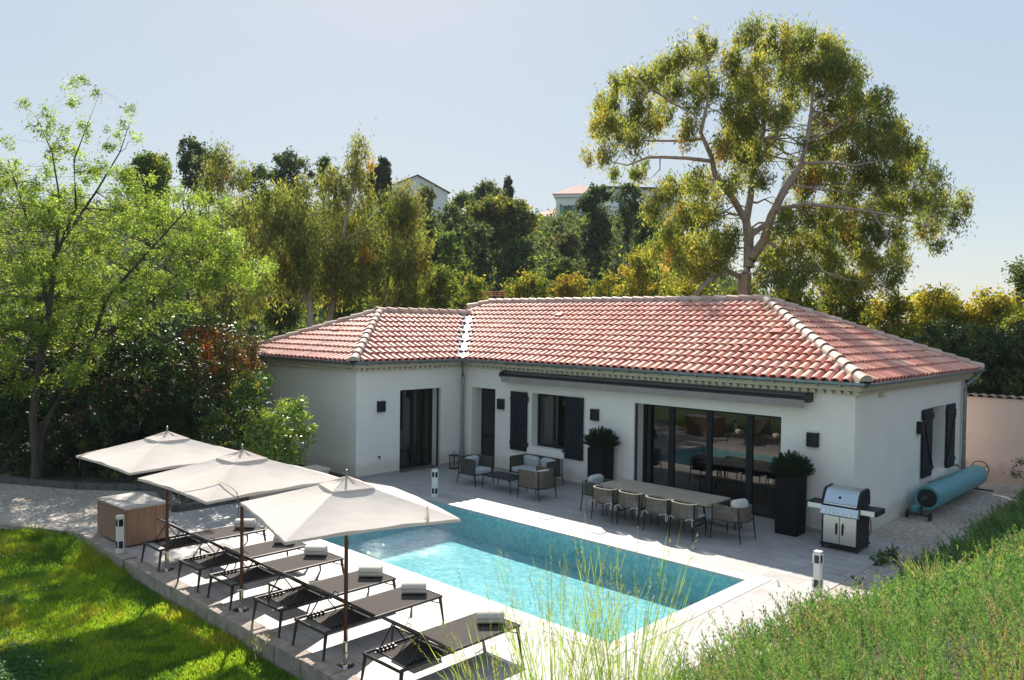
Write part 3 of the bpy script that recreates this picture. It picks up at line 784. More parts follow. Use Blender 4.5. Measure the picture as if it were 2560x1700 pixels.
# ------------------------------------------------------------------ terrain, patio, pool
PX0, PX1, PY0, PY1 = 2.984, 10.723, -7.297, -3.73       # pool
def hz(x, y):
    d = (x-CAM[0])*FW[0] + (y-CAM[1])*FW[1]; s = (x-CAM[0])*RT[0] + (y-CAM[1])*RT[1]
    k = min(1, max(0, (d-40)/75)); k = k*k*(3-2*k)
    side = min(1, max(0, (0.42 - s/max(d, 1))/0.25))
    return -0.8 + 17.5*k*side + 0.5*math.sin(x*0.13)*math.cos(y*0.11)*k*3
g = MB(); N = 90; xs = []
def gc(i): t = (i/N*2-1); return 420*t*abs(t)**1.2
for j in range(N+1):
    for i in range(N+1):
        x, y = gc(i)-8, gc(j)+4; g.v.append((x, y, hz(x, y)))
for j in range(N):
    for i in range(N): k = j*(N+1)+i; g.f.append((k, k+1, k+N+2, k+N+1))
struct('ground', g, HILLM, smooth=True)

pt = MB()                                               # patio as four slabs round the basin, with the gravel further out
E = -10.35
CO = 0.30                                               # coping width
ox0, ox1, oy0, oy1 = PX0-CO, PX1+CO, PY0-CO, PY1+CO
for a, b, c, d in ((0.34, ox0, E+.22, 0.42), (ox1, 11.85, E+.22, 0.42), (ox0, ox1, E+.22, oy0), (ox0, ox1, oy1, 0.42), (-0.44, 0.34, -4.56, 0.42)): pt.box(a, b, c, d, -0.3, 0)
struct('patio', pt, PAVE)
cp_ = MB()
for a, b, c, d in ((ox0, PX0, oy0, oy1), (PX1, ox1, oy0, oy1), (PX0, PX1, oy0, PY0), (PX0, PX1, PY1, oy1)): cp_.box(a, b, c, d, -0.30, 0.006)
COPE = M('pool_coping_stone', (0.45, 0.42, 0.40), 0.6, var=0.1, scale=3, bmp=0.15)
struct('pool_coping', cp_, COPE, bevel=0.006)
def liner_ripple_light():  # liner mottle painted in to imitate sunlight rippling over the pool floor
    mt, t, b = nodes('pool_liner_painted_ripples')
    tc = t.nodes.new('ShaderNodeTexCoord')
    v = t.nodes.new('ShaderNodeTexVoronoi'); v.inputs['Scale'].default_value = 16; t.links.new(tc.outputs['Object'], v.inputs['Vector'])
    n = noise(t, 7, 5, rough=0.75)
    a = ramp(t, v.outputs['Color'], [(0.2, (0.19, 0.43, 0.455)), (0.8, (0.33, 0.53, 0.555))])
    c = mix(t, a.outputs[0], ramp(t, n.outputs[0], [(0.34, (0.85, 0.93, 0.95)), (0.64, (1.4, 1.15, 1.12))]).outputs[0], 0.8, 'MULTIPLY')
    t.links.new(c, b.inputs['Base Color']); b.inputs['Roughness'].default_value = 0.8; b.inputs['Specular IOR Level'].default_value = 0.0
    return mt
POOLT = liner_ripple_light(); DP = -0.60
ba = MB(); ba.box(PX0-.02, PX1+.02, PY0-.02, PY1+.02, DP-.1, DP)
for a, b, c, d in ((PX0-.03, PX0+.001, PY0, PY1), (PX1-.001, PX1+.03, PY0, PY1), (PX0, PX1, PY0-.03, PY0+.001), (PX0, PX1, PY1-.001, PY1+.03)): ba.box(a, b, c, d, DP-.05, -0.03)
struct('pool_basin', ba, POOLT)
def water():
    mt = bpy.data.materials.new('pool_water'); mt.use_nodes = True; t = mt.node_tree; t.nodes.clear()
    n1 = noise(t, 5.5, 4, stretch=(1, 1.4, 1)); n2 = noise(t, 1.3, 3)
    ad = t.nodes.new('ShaderNodeMath'); ad.operation = 'MULTIPLY_ADD'; t.links.new(n2.outputs[0], ad.inputs[0]); ad.inputs[1].default_value = 1.2; t.links.new(n1.outputs[0], ad.inputs[2])
    bp = t.nodes.new('ShaderNodeBump'); bp.inputs['Strength'].default_value = 0.5; bp.inputs['Distance'].default_value = 0.04; 
    tc = t.nodes.new('ShaderNodeTexCoord'); ds = t.nodes.new('ShaderNodeVectorMath'); ds.operation = 'DISTANCE'; ds.inputs[1].default_value = (4.3, -6.2, -.09); t.links.new(tc.outputs['Object'], ds.inputs[0])
    mr = t.nodes.new('ShaderNodeMapRange'); mr.inputs['From Min'].default_value = .3; mr.inputs['From Max'].default_value = 1.7; mr.inputs['To Min'].default_value = 5.0; mr.inputs['To Max'].default_value = 1.0; t.links.new(ds.outputs['Value'], mr.inputs['Value'])
    ml = t.nodes.new('ShaderNodeMath'); ml.operation = 'MULTIPLY'; t.links.new(ad.outputs[0], ml.inputs[0]); t.links.new(mr.outputs[0], ml.inputs[1])
    t.links.new(ml.outputs[0], bp.inputs['Height'])
    gl = t.nodes.new('ShaderNodeBsdfGlossy'); gl.inputs['Roughness'].default_value = 0.02; t.links.new(bp.outputs[0], gl.inputs['Normal'])
    tr = t.nodes.new('ShaderNodeBsdfTransparent'); tr.inputs[0].default_value = (0.80, 0.97, 0.98, 1)
    fr, lw_ = schlick(t, 0.02, 0.9); t.links.new(bp.outputs[0], lw_.inputs['Normal'])
    mx = t.nodes.new('ShaderNodeMixShader'); t.links.new(fr.outputs[0], mx.inputs[0]); t.links.new(tr.outputs[0], mx.inputs[1]); t.links.new(gl.outputs[0], mx.inputs[2])
    o = t.nodes.new('ShaderNodeOutputMaterial'); t.links.new(mx.outputs[0], o.inputs[0]); return mt
wt = MB(); wt.add([(PX0, PY0, -.09), (PX1, PY0, -.09), (PX1, PY1, -.09), (PX0, PY1, -.09)], [(0, 1, 2, 3)])
struct('pool_water', wt, water())

# gravel court on the left, strip on the right
def slab(poly, z0, z1): b = MB(); b.prism(poly, z0, z1); return b
struct('gravel_court', slab([(-14, -15.2), (-2.2, -12.1), (-0.9, -11.3), (0.40, -10.45), (1.0, -10.36), (1.0, -8.1), (0.34, -7.9), (-2.2, -7.4), (-14, -12)][::1], -0.28, -0.012), GRAVEL)
struct('gravel_strip', slab([(11.0, -12.2), (13.2, -12.2), (13.0, 9.0), (10.6, 9.0), (10.6, 0.43), (11.0, 0.43)], -0.28, -0.008), GRAVEL)
# lawn
LX = 17; lw = MB()
def lawn_z(x, y): return -0.25 + 0.19*min(1, max(0, (1.8-x)/1.8)) + 0.02*math.sin(x*2.1)*math.cos(y*1.7) - 0.02*max(0, -10.4-y)
nx, ny = 60, 30
for j in range(ny+1):
    for i in range(nx+1):
        x = -9 + 21*i/nx; top = -10.36 if x > 0.4 else -10.36 + (x-0.4)*0.52
        y = top - 9*j/ny; lw.v.append((x, y, lawn_z(x, y)))
for j in range(ny):
    for i in range(nx): k = j*(nx+1)+i; lw.f.append((k, k+nx+1, k+nx+2, k+1))
struct('lawn', lw, LAWNM, smooth=True)

# kerb / low wall between patio and lawn (front edge), stone by stone look in the mesh
def stone_run(name, pts, wdt, z0, z1, step, mat, label, cat):
    b = MB()
    for (a, c) in zip(pts[:-1], pts[1:]):
        a, c = Vector((*a, 0)), Vector((*c, 0)); L = (c-a).length; n = max(1, round(L/step)); d = (c-a).normalized(); rz = math.atan2(d.y, d.x)
        for i in range(n):
            p = a.lerp(c, (i+0.5)/n); h = z1 + random.uniform(-.008, .008)
            b.obox((p.x, p.y, (z0+h)/2), (L/n*0.985, wdt+random.uniform(-.012, .012), h-z0), Matrix.Rotation(rz+random.uniform(-.01, .01), 3, 'Z'))
    return tag(b.build(name, mat, bevel=0.012), label, cat)
stone_run('retaining_wall', [(3.0, E+.11), (12.1, E+.11)], 0.23, -0.55, 0.012, 0.62, STONE, 'low stone retaining wall between the loungers and the lawn', 'wall')
stone_run('retaining_wall', [(1.0, E+.12), (2.98, E+.08)], 0.24, -0.5, 0.03, 0.5, STONE, 'short piece of stone kerb in front of the wooden storage box', 'wall')
stone_run('garden_kerb', [(-9, -14.1), (-2.3, -11.75), (-0.9, -11.2), (0.42, -10.42), (0.98, -10.28)], 0.12, -0.35, 0.03, 0.9, STONE, 'thin stone kerb between the gravel court and the lawn', 'kerb')
stone_run('bed_wall', [(-9, -11.7), (-5.6, -10.1), (-3.5, -9.0), (-2.05, -7.7), (0.25, -8.28), (0.25, -6.72)], 0.2, -0.2, 0.13, 0.45, STONE_D, 'dark low stone edging round the shrub bed', 'wall')
bw = MB().box(-0.32, 0.24, -6.7, -4.6, -0.2, 0.40).box(-0.36, 0.28, -6.72, -4.58, 0.40, 0.455)
tag(bw.build('planter_wall', PLASTER_PINK, bevel=0.008), 'beige rendered planter wall beside the house wing, under the shrubs', 'wall')
struct('shrub_bed', slab([(-14, -11.9), (-5.6, -10.0), (-3.5, -8.9), (-2.05, -7.6), (0.2, -8.2), (0.1, -3.7), (-14, -3.7)], -0.25, 0.07), SOIL)

# ------------------------------------------------------------------ house
L_, D_, OV, LW, TH = 10.982, 7.34, 0.24, 3.652, 0.45
HZ = 2.93
house = thing('villa', (0, 0, 0), 'white single storey villa with terracotta tiled hipped roof beside the pool', 'house')
def wall_cells(mb, axis, pos, thick, a0, a1, z0, z1, openings):
    """wall slab along axis with openings (a0, a1, z0, z1); butted cells, no overlap"""
    us = sorted({a0, a1, *[o[0] for o in openings], *[o[1] for o in openings]}); zs = sorted({z0, z1, *[o[2] for o in openings], *[o[3] for o in openings]})
    V_ = {}; F_ = []
    def solid(i, j):
        if i < 0 or j < 0 or i >= len(us)-1 or j >= len(zs)-1: return False
        cu, cz = (us[i]+us[i+1])/2, (zs[j]+zs[j+1])/2
        return not any(o[0] < cu < o[1] and o[2] < cz < o[3] for o in openings)
    def vid(u, z, k):
        key = (u, z, k)
        if key not in V_: V_[key] = len(V_)
        return V_[key]
    for i in range(len(us)-1):
        for j in range(len(zs)-1):
            if not solid(i, j): continue
            A, B, Z0, Z1 = us[i], us[i+1], zs[j], zs[j+1]
            F_.append((vid(A, Z0, 0), vid(B, Z0, 0), vid(B, Z1, 0), vid(A, Z1, 0))); F_.append((vid(A, Z0, 1), vid(A, Z1, 1), vid(B, Z1, 1), vid(B, Z0, 1)))
            if not solid(i-1, j): F_.append((vid(A, Z0, 0), vid(A, Z1, 0), vid(A, Z1, 1), vid(A, Z0, 1)))
            if not solid(i+1, j): F_.append((vid(B, Z0, 0), vid(B, Z0, 1), vid(B, Z1, 1), vid(B, Z1, 0)))
            if not solid(i, j-1): F_.append((vid(A, Z0, 0), vid(A, Z0, 1), vid(B, Z0, 1), vid(B, Z0, 0)))
            if not solid(i, j+1): F_.append((vid(A, Z1, 0), vid(B, Z1, 0), vid(B, Z1, 1), vid(A, Z1, 1)))
    pts = [None]*len(V_)
    for (u, z, k), i in V_.items(): pts[i] = (u, pos+k*thick, z) if axis == 'x' else (pos+k*thick, u, z)
    mb.add(pts, F_)
wl = MB()
OPD, OPW, OPS = (0.37, 1.31, -0.1, 2.2), (2.66, 3.82, 0.79, 2.2), (5.92, 9.52, -0.1, 2.2)
wall_cells(wl, 'x', 0, TH, 0.003, L_-0.001, -0.1, HZ, [OPD, OPW, OPS])
wall_cells(wl, 'y', L_, -TH, TH+.002, D_-TH, -0.1, HZ, [(4.58, 5.66, 0.67, 2.2)])
wall_cells(wl, 'x', D_, -TH, -6.2, L_-.001, -0.1, HZ, [(2.72, 3.0, .82, 1.35), (3.14, 3.47, .82, 1.35), (6.0, 6.3, .82, 1.35)])
wall_cells(wl, 'y', 0, -TH, -LW+TH, -0.002, -0.1, HZ, [(-2.26, -0.82, -0.1, 2.2)])
wall_cells(wl, 'x', -LW, TH, -5.5, 0, -0.1, HZ, [])
wall_cells(wl, 'y', -5.5, TH, -LW+TH, 0, -0.1, HZ, [])
wall_cells(wl, 'y', -6.2, TH, 0, D_-TH, -0.1, HZ, [])
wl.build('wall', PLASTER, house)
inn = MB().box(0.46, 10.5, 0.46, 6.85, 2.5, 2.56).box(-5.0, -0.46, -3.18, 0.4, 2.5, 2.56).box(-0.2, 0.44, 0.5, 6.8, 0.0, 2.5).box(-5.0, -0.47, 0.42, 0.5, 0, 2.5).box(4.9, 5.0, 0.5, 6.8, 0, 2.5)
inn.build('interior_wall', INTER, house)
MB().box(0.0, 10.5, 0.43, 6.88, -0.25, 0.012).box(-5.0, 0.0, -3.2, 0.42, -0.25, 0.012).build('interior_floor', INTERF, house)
SK = M('grey_skirting', (0.36, 0.345, 0.33), 0.8, var=0.15)
for a, b in ((0.012, .36), (1.32, 5.91), (9.53, L_)): MB().box(a, b, -0.012, 0.0, 0.0, 0.075).build('skirting', SK, house)
for a, b in ((-LW-.012, -2.27), (-.81, -.013)): MB().box(0.0, 0.012, a, b, 0.0, 0.075).build('skirting', SK, house)

GLASSM = None
def glass(name, tint):
    mt = bpy.data.materials.new(name); mt.use_nodes = True; t = mt.node_tree; t.nodes.clear()
    gl = t.nodes.new('ShaderNodeBsdfGlossy'); gl.inputs['Roughness'].default_value = 0.005; gl.inputs[0].default_value = (1, .95, .9, 1)
    tr = t.nodes.new('ShaderNodeBsdfTransparent'); tr.inputs[0].default_value = (*tint, 1)
    fr, lw_ = schlick(t, 0.10, 0.9)
    mx = t.nodes.new('ShaderNodeMixShader'); t.links.new(fr.outputs[0], mx.inputs[0]); t.links.new(tr.outputs[0], mx.inputs[1]); t.links.new(gl.outputs[0], mx.inputs[2])
    o = t.nodes.new('ShaderNodeOutputMaterial'); t.links.new(mx.outputs[0], o.inputs[0]); return mt
GLASSM = glass('tinted_glass', (0.42, 0.46, 0.47))
GLASSC = glass('lantern_glass', (0.85, 0.88, 0.88))

# openings: sliding wall, sliding door in the wing, entrance door, two windows
yg = 0.40
sl = MB().box(5.925, 9.515, yg-.03, yg+.05, 2.12, 2.195).box(5.925, 9.515, yg-.03, yg+.05, 0.013, 0.055)
for a, b in ((5.925, 6.0), (6.63, 6.77), (7.61, 7.74), (8.57, 8.71), (9.44, 9.515)): sl.box(a, b, yg-.035, yg+.045, 0.055, 2.12)
slo = sl.build('sliding_window', DARK, house)
for a, b in ((6.0, 6.63), (6.77, 7.61), (7.74, 8.57), (8.71, 9.44)):
    MB().box(a, b, yg, yg+.012, 0.055, 2.12).build('pane', GLASSM, slo)
MB().box(5.93, 5.965, 0.04, 0.08, 0, 2.19).build('screen_rail', BLACK, slo)
def curtain(x0, x1, y, z0, z1, axis='x'):
    b = MB(); n = int((x1-x0)/0.03); pts = [(x0+(x1-x0)*i/n, y+0.035*math.sin(i*1.3)+0.01*math.sin(i*3.1)) for i in range(n+1)]
    k = 0
    for i, (x, yy) in enumerate(pts): b.v += [(x, yy, z0), (x, yy, z1)] if axis == 'x' else [(yy, x, z0), (yy, x, z1)]
    b.f = [(2*i, 2*i+2, 2*i+3, 2*i+1) for i in range(n)]
    return b
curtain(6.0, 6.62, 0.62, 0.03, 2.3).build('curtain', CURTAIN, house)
curtain(8.95, 9.6, 0.66, 0.03, 2.3).build('curtain', CURTAIN, house)
wd = MB().box(-yg-.05, -yg+.03, -2.255, -0.825, 2.12, 2.195).box(-yg-.05, -yg+.03, -2.255, -0.825, 0.013, 0.055)
for a, b in ((-2.255, -2.18), (-1.58, -1.48), (-0.9, -0.825)): wd.box(-yg-.045, -yg+.035, a, b, 0.055, 2.12)
wdo = wd.build('sliding_door', DARK, house)
for a, b in ((-2.18, -1.58), (-1.48, -0.9)): MB().box(-yg-.012, -yg, a, b, 0.055, 2.12).build('pane', GLASSM, wdo)
MB().box(-0.1, -0.06, -0.9, -0.865, 0, 2.19).build('screen_rail', BLACK, wdo)
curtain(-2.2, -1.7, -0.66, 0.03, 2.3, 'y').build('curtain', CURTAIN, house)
do = MB().box(0.375, 1.305, yg-.02, yg+.04, 0.013, 2.195).build('front_door', DARK, house)
for a, b in ((.12, .75), (.85, 2.1)): MB().box(0.47, 1.21, yg-.035, yg-.021, a, b).build('door_panel', BLACK, do)
MB().box(1.2, 1.23, yg-.09, yg-.02, 0.98, 1.1).build('handle', CHROME, do)
wi = MB(); yw = 0.26
for a in ((2.665, 2.73), (3.2, 3.27), (3.75, 3.815)): wi.box(a[0], a[1], yw-.02, yw+.04, .86, 2.13)
wi.box(2.665, 3.815, yw-.02, yw+.04, 2.13, 2.195).box(2.665, 3.815, yw-.02, yw+.04, .795, .86)
wio = wi.build('window', DARK, house)
for a, b in ((2.73, 3.2), (3.27, 3.75)): MB().box(a, b, yw, yw+.01, .86, 2.13).build('pane', GLASSM, wio)
MB().box(2.56, 3.84, -0.06, 0.25, 0.60, 0.787).build('sill', PLASTER, wio, bevel=0.01)
curtain(2.68, 3.8, 0.5, 0.6, 2.4).build('curtain', CURTAIN, house)
def shutter(x0, x1, z0, z1, hinge):     # on the front wall, face towards -y
    b = MB(); n = 6; wdt = (x1-x0)/n
    for i in range(n): b.box(x0+i*wdt+.003, x0+(i+1)*wdt-.003, -0.062, -0.034, z0, z1)
    b.box(x0, x1, -.034, -.031, z0, z1)
    sh = b.build('shutter', DARKWOOD, house, bevel=0.002)
    for z in (z0+.14, z1-.24): MB().box(x0+.01, x1-.01, -0.084, -0.063, z, z+.1).build('batten', DARKWOOD, sh)
    zz = MB(); d = 1 if hinge == 'l' else -1; xa, xb = (x0+.05, x1-.05) if d > 0 else (x1-.05, x0+.05)
    zz.add([(xa-.045, -.084, z0+.24), (xa+.045, -.084, z0+.24), (xb+.045, -.084, z1-.24), (xb-.045, -.084, z1-.24), (xa-.045, -.063, z0+.24), (xa+.045, -.063, z0+.24), (xb+.045, -.063, z1-.24), (xb-.045, -.063, z1-.24)],
           [(0,1,2,3),(7,6,5,4),(0,4,5,1),(1,5,6,2),(2,6,7,3),(3,7,4,0)])
    zz.build('brace', DARKWOOD, sh)
    hx = x1 if hinge == 'r' else x0; 
    for z in (z0+.16, z1-.2): MB().box(hx-.05, hx+.05, -.09, -.03, z, z+.04).tube([(hx+(.05 if hinge == 'r' else -.05), -.06, z-.05), (hx+(.05 if hinge == 'r' else -.05), -.06, z+.09)], .012, 6).build('hinge', BLACK, sh)
    return sh
s1 = shutter(1.94, 2.54, 0.64, 2.2, 'r'); s2 = shutter(3.85, 4.43, 0.64, 2.2, 'l')
for side in ((3.89, 4.55), (5.70, 6.34)):
    s = shutter(0, side[1]-side[0], 0.65, 2.2, 'r' if side[0] < 4 else 'l')
    s.matrix_local = Matrix.Translation((L_, side[0], 0)) @ Matrix.Rotation(R(90), 4, 'Z')
wi2 = MB(); xw = L_-0.36
for a in ((4.585, 4.65), (5.09, 5.15), (5.59, 5.655)): wi2.box(xw-.03, xw+.03, a[0], a[1], .74, 2.13)
wi2.box(xw-.03, xw+.03, 4.585, 5.655, 2.13, 2.195).box(xw-.03, xw+.03, 4.585, 5.655, .675, .74)
w2 = wi2.build('window', DARK, house)
for a, b in ((4.65, 5.09), (5.15, 5.59)): MB().box(xw, xw+.01, a, b, .74, 2.13).build('pane', GLASSM, w2)
MB().box(L_-.32, L_+.06, 4.52, 5.75, .50, .667).build('sill', PLASTER, w2, bevel=0.01)
# louvered vents at the back read as bright slots
for a, b in ((2.72, 3.0), (3.14, 3.47), (6.0, 6.3)):
    MB().box(a, b, 7.2, 7.21, .82, 1.35).build('back_window', GLASSC, house)

# roof
G_ = 0.426; ZE = 2.985
X0M, XR = -6.46, L_+OV; Y0, Y1 = -OV, D_+OV; A_ = 3.0; WXL, WXR, WY0 = OV-2*A_, OV, -LW-OV
HALF = (Y1-Y0)/2
zz_ = lambda t: ZE + G_*t
def mainf(x, y): return zz_(min(y-Y0, Y1-y, x-X0M, XR-x))
def wingf(x, y): return zz_(min(y-WY0, x-WXL, WXR-x))
RZM = zz_(HALF); RZW = zz_(A_)
yr = Y0+HALF
dk = MB()
dk.add([(X0M,Y0,ZE),(XR,Y0,ZE),(XR-HALF,yr,RZM),(X0M+HALF,yr,RZM),(XR,Y1,ZE),(X0M,Y1,ZE)], [(0,1,2,3),(1,4,2),(4,5,3,2),(5,0,3)])
dk.add([(WXL,WY0,ZE),(WXR,WY0,ZE),(OV-A_,WY0+A_,RZW),(WXR,Y0,ZE),(OV-A_,Y0+A_,RZW),(WXL,Y0,ZE)], [(0,1,2),(1,3,4,2),(0,2,4,5)])
dk.add([(X0M,Y0,ZE-.05),(XR,Y0,ZE-.05),(XR,Y1,ZE-.05),(X0M,Y1,ZE-.05),(WXL,WY0,ZE-.05),(WXR,WY0,ZE-.05),(WXR,Y0,ZE-.052),(WXL,Y0,ZE-.052)], [(3,2,1,0),(7,6,5,4)])
DECK = M('mortar_bed', (0.33, 0.22, 0.17), 0.9, var=0.2, scale=12)
rf = dk.build('roof', DECK, house)
ck = [(min(.8, c[0]*1.28+.03), c[1]*1.12+.02, c[2]*1.10+.02) for c in [(0.52,0.25,0.18),(0.55,0.29,0.20),(0.47,0.20,0.15),(0.58,0.35,0.26),(0.50,0.24,0.18),(0.55,0.32,0.24),(0.42,0.18,0.14),(0.55,0.28,0.18),(0.60,0.39,0.29),(0.51,0.29,0.23)]]
def pick_tile():
    c = random.choice(ck); b = random.uniform(0.86, 1.14); return tuple(min(0.8, k*b) for k in c)
cosg = 1/math.sqrt(1+G_*G_)
def tile_plane(mb, org, e, s, length, tmax, inside, pitch=0.205, row=0.345):
    """org: eave corner (x, y), e: unit along the eave, s: plan unit up the slope"""
    e = Vector((*e, 0)); sp = Vector((*s, 0)); s3 = (sp + Vector((0, 0, G_))).normalized(); nrm = e.cross(s3)
    if nrm.z < 0: nrm = -nrm
    o = Vector((*org, ZE)); nrow = int(tmax/cosg/row)+1; ncol = int(length/pitch)
    pitch = length/ncol
    for i in range(ncol):
        for j in range(nrow):
            u = (i+0.5)*pitch; v = j*row
            pc = o + e*u + s3*(v+row*0.5)
            if inside(pc.x, pc.y):
                du, dr = random.uniform(-.006, .006), random.uniform(-.006, .006)
                lo, hi = v - (0.05 if j == 0 else 0.0), v+row+0.055; r0_, r1_ = 0.092, 0.073; n = 7
                c0 = o + e*(u+du) + s3*(lo+dr) + nrm*0.038; c1 = o + e*(u+du*.3) + s3*(hi+dr) + nrm*0.012
                k = len(mb.v); col = pick_tile()
                for (c, r, th) in ((c0, r0_, 0), (c1, r1_, 0), (c0, r0_-.015, 0), (c0+s3*.06, r0_-.017, 0)):
                    for q in range(n):
                        a = math.pi*q/(n-1); mb.v.append(tuple(c + e*(-math.cos(a)*r) + nrm*(math.sin(a)*r*0.95)))
                for q in range(n-1):
                    mb.f.append((k+q, k+q+1, k+n+q+1, k+n+q)); mb.c.append(col)
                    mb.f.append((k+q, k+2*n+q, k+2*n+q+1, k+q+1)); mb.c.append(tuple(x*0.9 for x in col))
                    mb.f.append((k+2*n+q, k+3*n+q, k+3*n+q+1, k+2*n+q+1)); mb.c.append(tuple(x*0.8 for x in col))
            # channel tile between two covers
            pc2 = o + e*(u+pitch/2) + s3*(v+row*0.5)
            if inside(pc2.x, pc2.y):
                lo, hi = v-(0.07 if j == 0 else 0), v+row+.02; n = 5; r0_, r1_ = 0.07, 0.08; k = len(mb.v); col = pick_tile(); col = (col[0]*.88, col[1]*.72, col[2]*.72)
                c0 = o + e*(u+pitch/2) + s3*lo + nrm*(0.078); c1 = o + e*(u+pitch/2) + s3*hi + nrm*(0.068)
                for (c, r) in ((c0, r0_), (c1, r1_)):
                    for q in range(n):
                        a = math.pi*q/(n-1); mb.v.append(tuple(c + e*(-math.cos(a)*r) - nrm*(math.sin(a)*r*0.8)))
                for q in range(n-1): mb.f.append((k+q, k+n+q, k+n+q+1, k+q+1)); mb.c.append(col)
tm = MB(); h = 0.06
def in_main_front(x, y):
    t = y-Y0
    if t < 0 or t > HALF-h or x > XR-t-h: return False
    return x > (OV-t+0.22 if t < A_ else X0M+t+h) or (x < WXL and x > X0M+t+h)
def cov(f): return f
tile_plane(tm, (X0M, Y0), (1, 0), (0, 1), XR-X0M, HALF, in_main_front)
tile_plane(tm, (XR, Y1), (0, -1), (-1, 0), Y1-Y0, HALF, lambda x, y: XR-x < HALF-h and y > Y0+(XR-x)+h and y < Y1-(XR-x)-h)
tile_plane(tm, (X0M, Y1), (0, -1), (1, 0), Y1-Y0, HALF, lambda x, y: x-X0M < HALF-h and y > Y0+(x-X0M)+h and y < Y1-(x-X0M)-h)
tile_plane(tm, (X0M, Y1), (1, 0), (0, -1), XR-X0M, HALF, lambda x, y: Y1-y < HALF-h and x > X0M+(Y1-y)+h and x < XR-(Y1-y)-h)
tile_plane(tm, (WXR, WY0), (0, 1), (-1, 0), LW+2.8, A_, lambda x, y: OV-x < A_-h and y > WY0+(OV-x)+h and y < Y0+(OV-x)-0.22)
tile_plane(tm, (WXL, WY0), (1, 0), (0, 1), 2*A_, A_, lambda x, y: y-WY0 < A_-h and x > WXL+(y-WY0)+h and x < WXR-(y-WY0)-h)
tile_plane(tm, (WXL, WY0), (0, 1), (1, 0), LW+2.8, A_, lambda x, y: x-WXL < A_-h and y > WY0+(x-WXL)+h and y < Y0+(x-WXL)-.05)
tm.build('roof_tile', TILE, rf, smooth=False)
def cap_line(mb, a, b, r=0.115, lift=0.05, step=0.37):
    a, b = Vector(a), Vector(b); d = (b-a).normalized(); L = (b-a).length; n = int(L/step)
    side = d.cross(Vector((0, 0, 1))).normalized(); nr = side.cross(d)
    for i in range(n):
        s = a + d*(L*i/n-.05); f = a + d*(L*(i+1)/n+.06); c = random.choice(((0.58,0.43,0.35),(0.62,0.47,0.38),(0.56,0.38,0.30),(0.52,0.33,0.26))); k = len(mb.v); m_ = 9
        for (p, q, l) in ((s, r*1.07, lift+.022), (f, r*.90, lift-.005), (s, r*1.07-.016, lift+.022)):
            for j in range(m_):
                t = math.pi*j/(m_-1); mb.v.append(tuple(p + side*(-math.cos(t)*q) + nr*(math.sin(t)*q+l)))
        for j in range(m_-1):
            mb.f.append((k+j, k+j+1, k+m_+j+1, k+m_+j)); mb.c.append(c); mb.f.append((k+j, k+2*m_+j, k+2*m_+j+1, k+j+1)); mb.c.append(c)
        if i == 0: mb.f.append(tuple(k+2*m_+j for j in range(m_))); mb.c.append((0.45, 0.42, 0.36))
        for sg in (-1, 1):      # mortar skirt under the cap
            kk = len(mb.v); mb.v += [tuple(s+side*sg*r*.98+nr*(lift+.02)), tuple(f+side*sg*r*.98+nr*(lift+.02)), tuple(f+side*sg*r*1.15-nr*.03), tuple(s+side*sg*r*1.15-nr*.03)]
            mb.f.append((kk, kk+1, kk+2, kk+3)); mb.c.append((0.40, 0.36, 0.31))
cm = MB()
cap_line(cm, (XR, Y0, ZE), (XR-HALF, yr, RZM)); cap_line(cm, (XR, Y1, ZE), (XR-HALF, yr, RZM)); cap_line(cm, (X0M, Y1, ZE), (X0M+HALF, yr, RZM))
cap_line(cm, (OV-A_-.5, Y0+A_+.5, RZM-G_*(HALF-A_-.5)), (X0M+HALF, yr, RZM)); cap_line(cm, (X0M+HALF-.1, yr, RZM), (XR-HALF+.1, yr, RZM))
cap_line(cm, (WXR, WY0, ZE), (OV-A_, WY0+A_, RZW)); cap_line(cm, (WXL, WY0, ZE), (OV-A_, WY0+A_, RZW)); cap_line(cm, (OV-A_, WY0+A_-.1, RZW), (OV-A_, Y0+A_+.3, RZW))
cm.build('ridge_tile', TILE, rf, smooth=False)
va = MB(); a = Vector((OV+.05, Y0-.05, ZE)); b = Vector((OV-A_+.25, Y0+A_-.25, RZW-.1)); sd2 = Vector((1, 1, 0)).normalized(); n = 24
for i in range(n+1):
    p = a.lerp(b, i/n); wv = random.uniform(-.006, .006)
    for o_, zo in ((-.17, .13), (-.11, .085+wv), (0, .06), (.11, .085-wv), (.17, .13)): va.v.append(tuple(p+sd2*o_+Vector((0, 0, zo))))
for i in range(n):
    for j in range(4): k = i*5+j; va.f.append((k, k+1, k+6, k+5))
va.build('valley_flashing', LEADF, rf, smooth=True)
# two vent tiles and a pale mortar patch
for x, y in ((1.4, 2.55), (8.6, 1.7)): MB().obox((x, y, mainf(x, y)+.11), (.22, .2, .07), Matrix.Rotation(math.atan(G_), 3, 'X')).build('vent_tile', M('red_vent_tile', (0.42, .12, .08), .7), rf)
MB().obox((-2.9, -2.3, zz_(-2.3-WY0)+.1), (.22, .2, .08), Matrix.Rotation(math.atan(G_), 3, 'X')).build('vent_tile', M('red_vent_tile', (0.42, .12, .08), .7), rf)

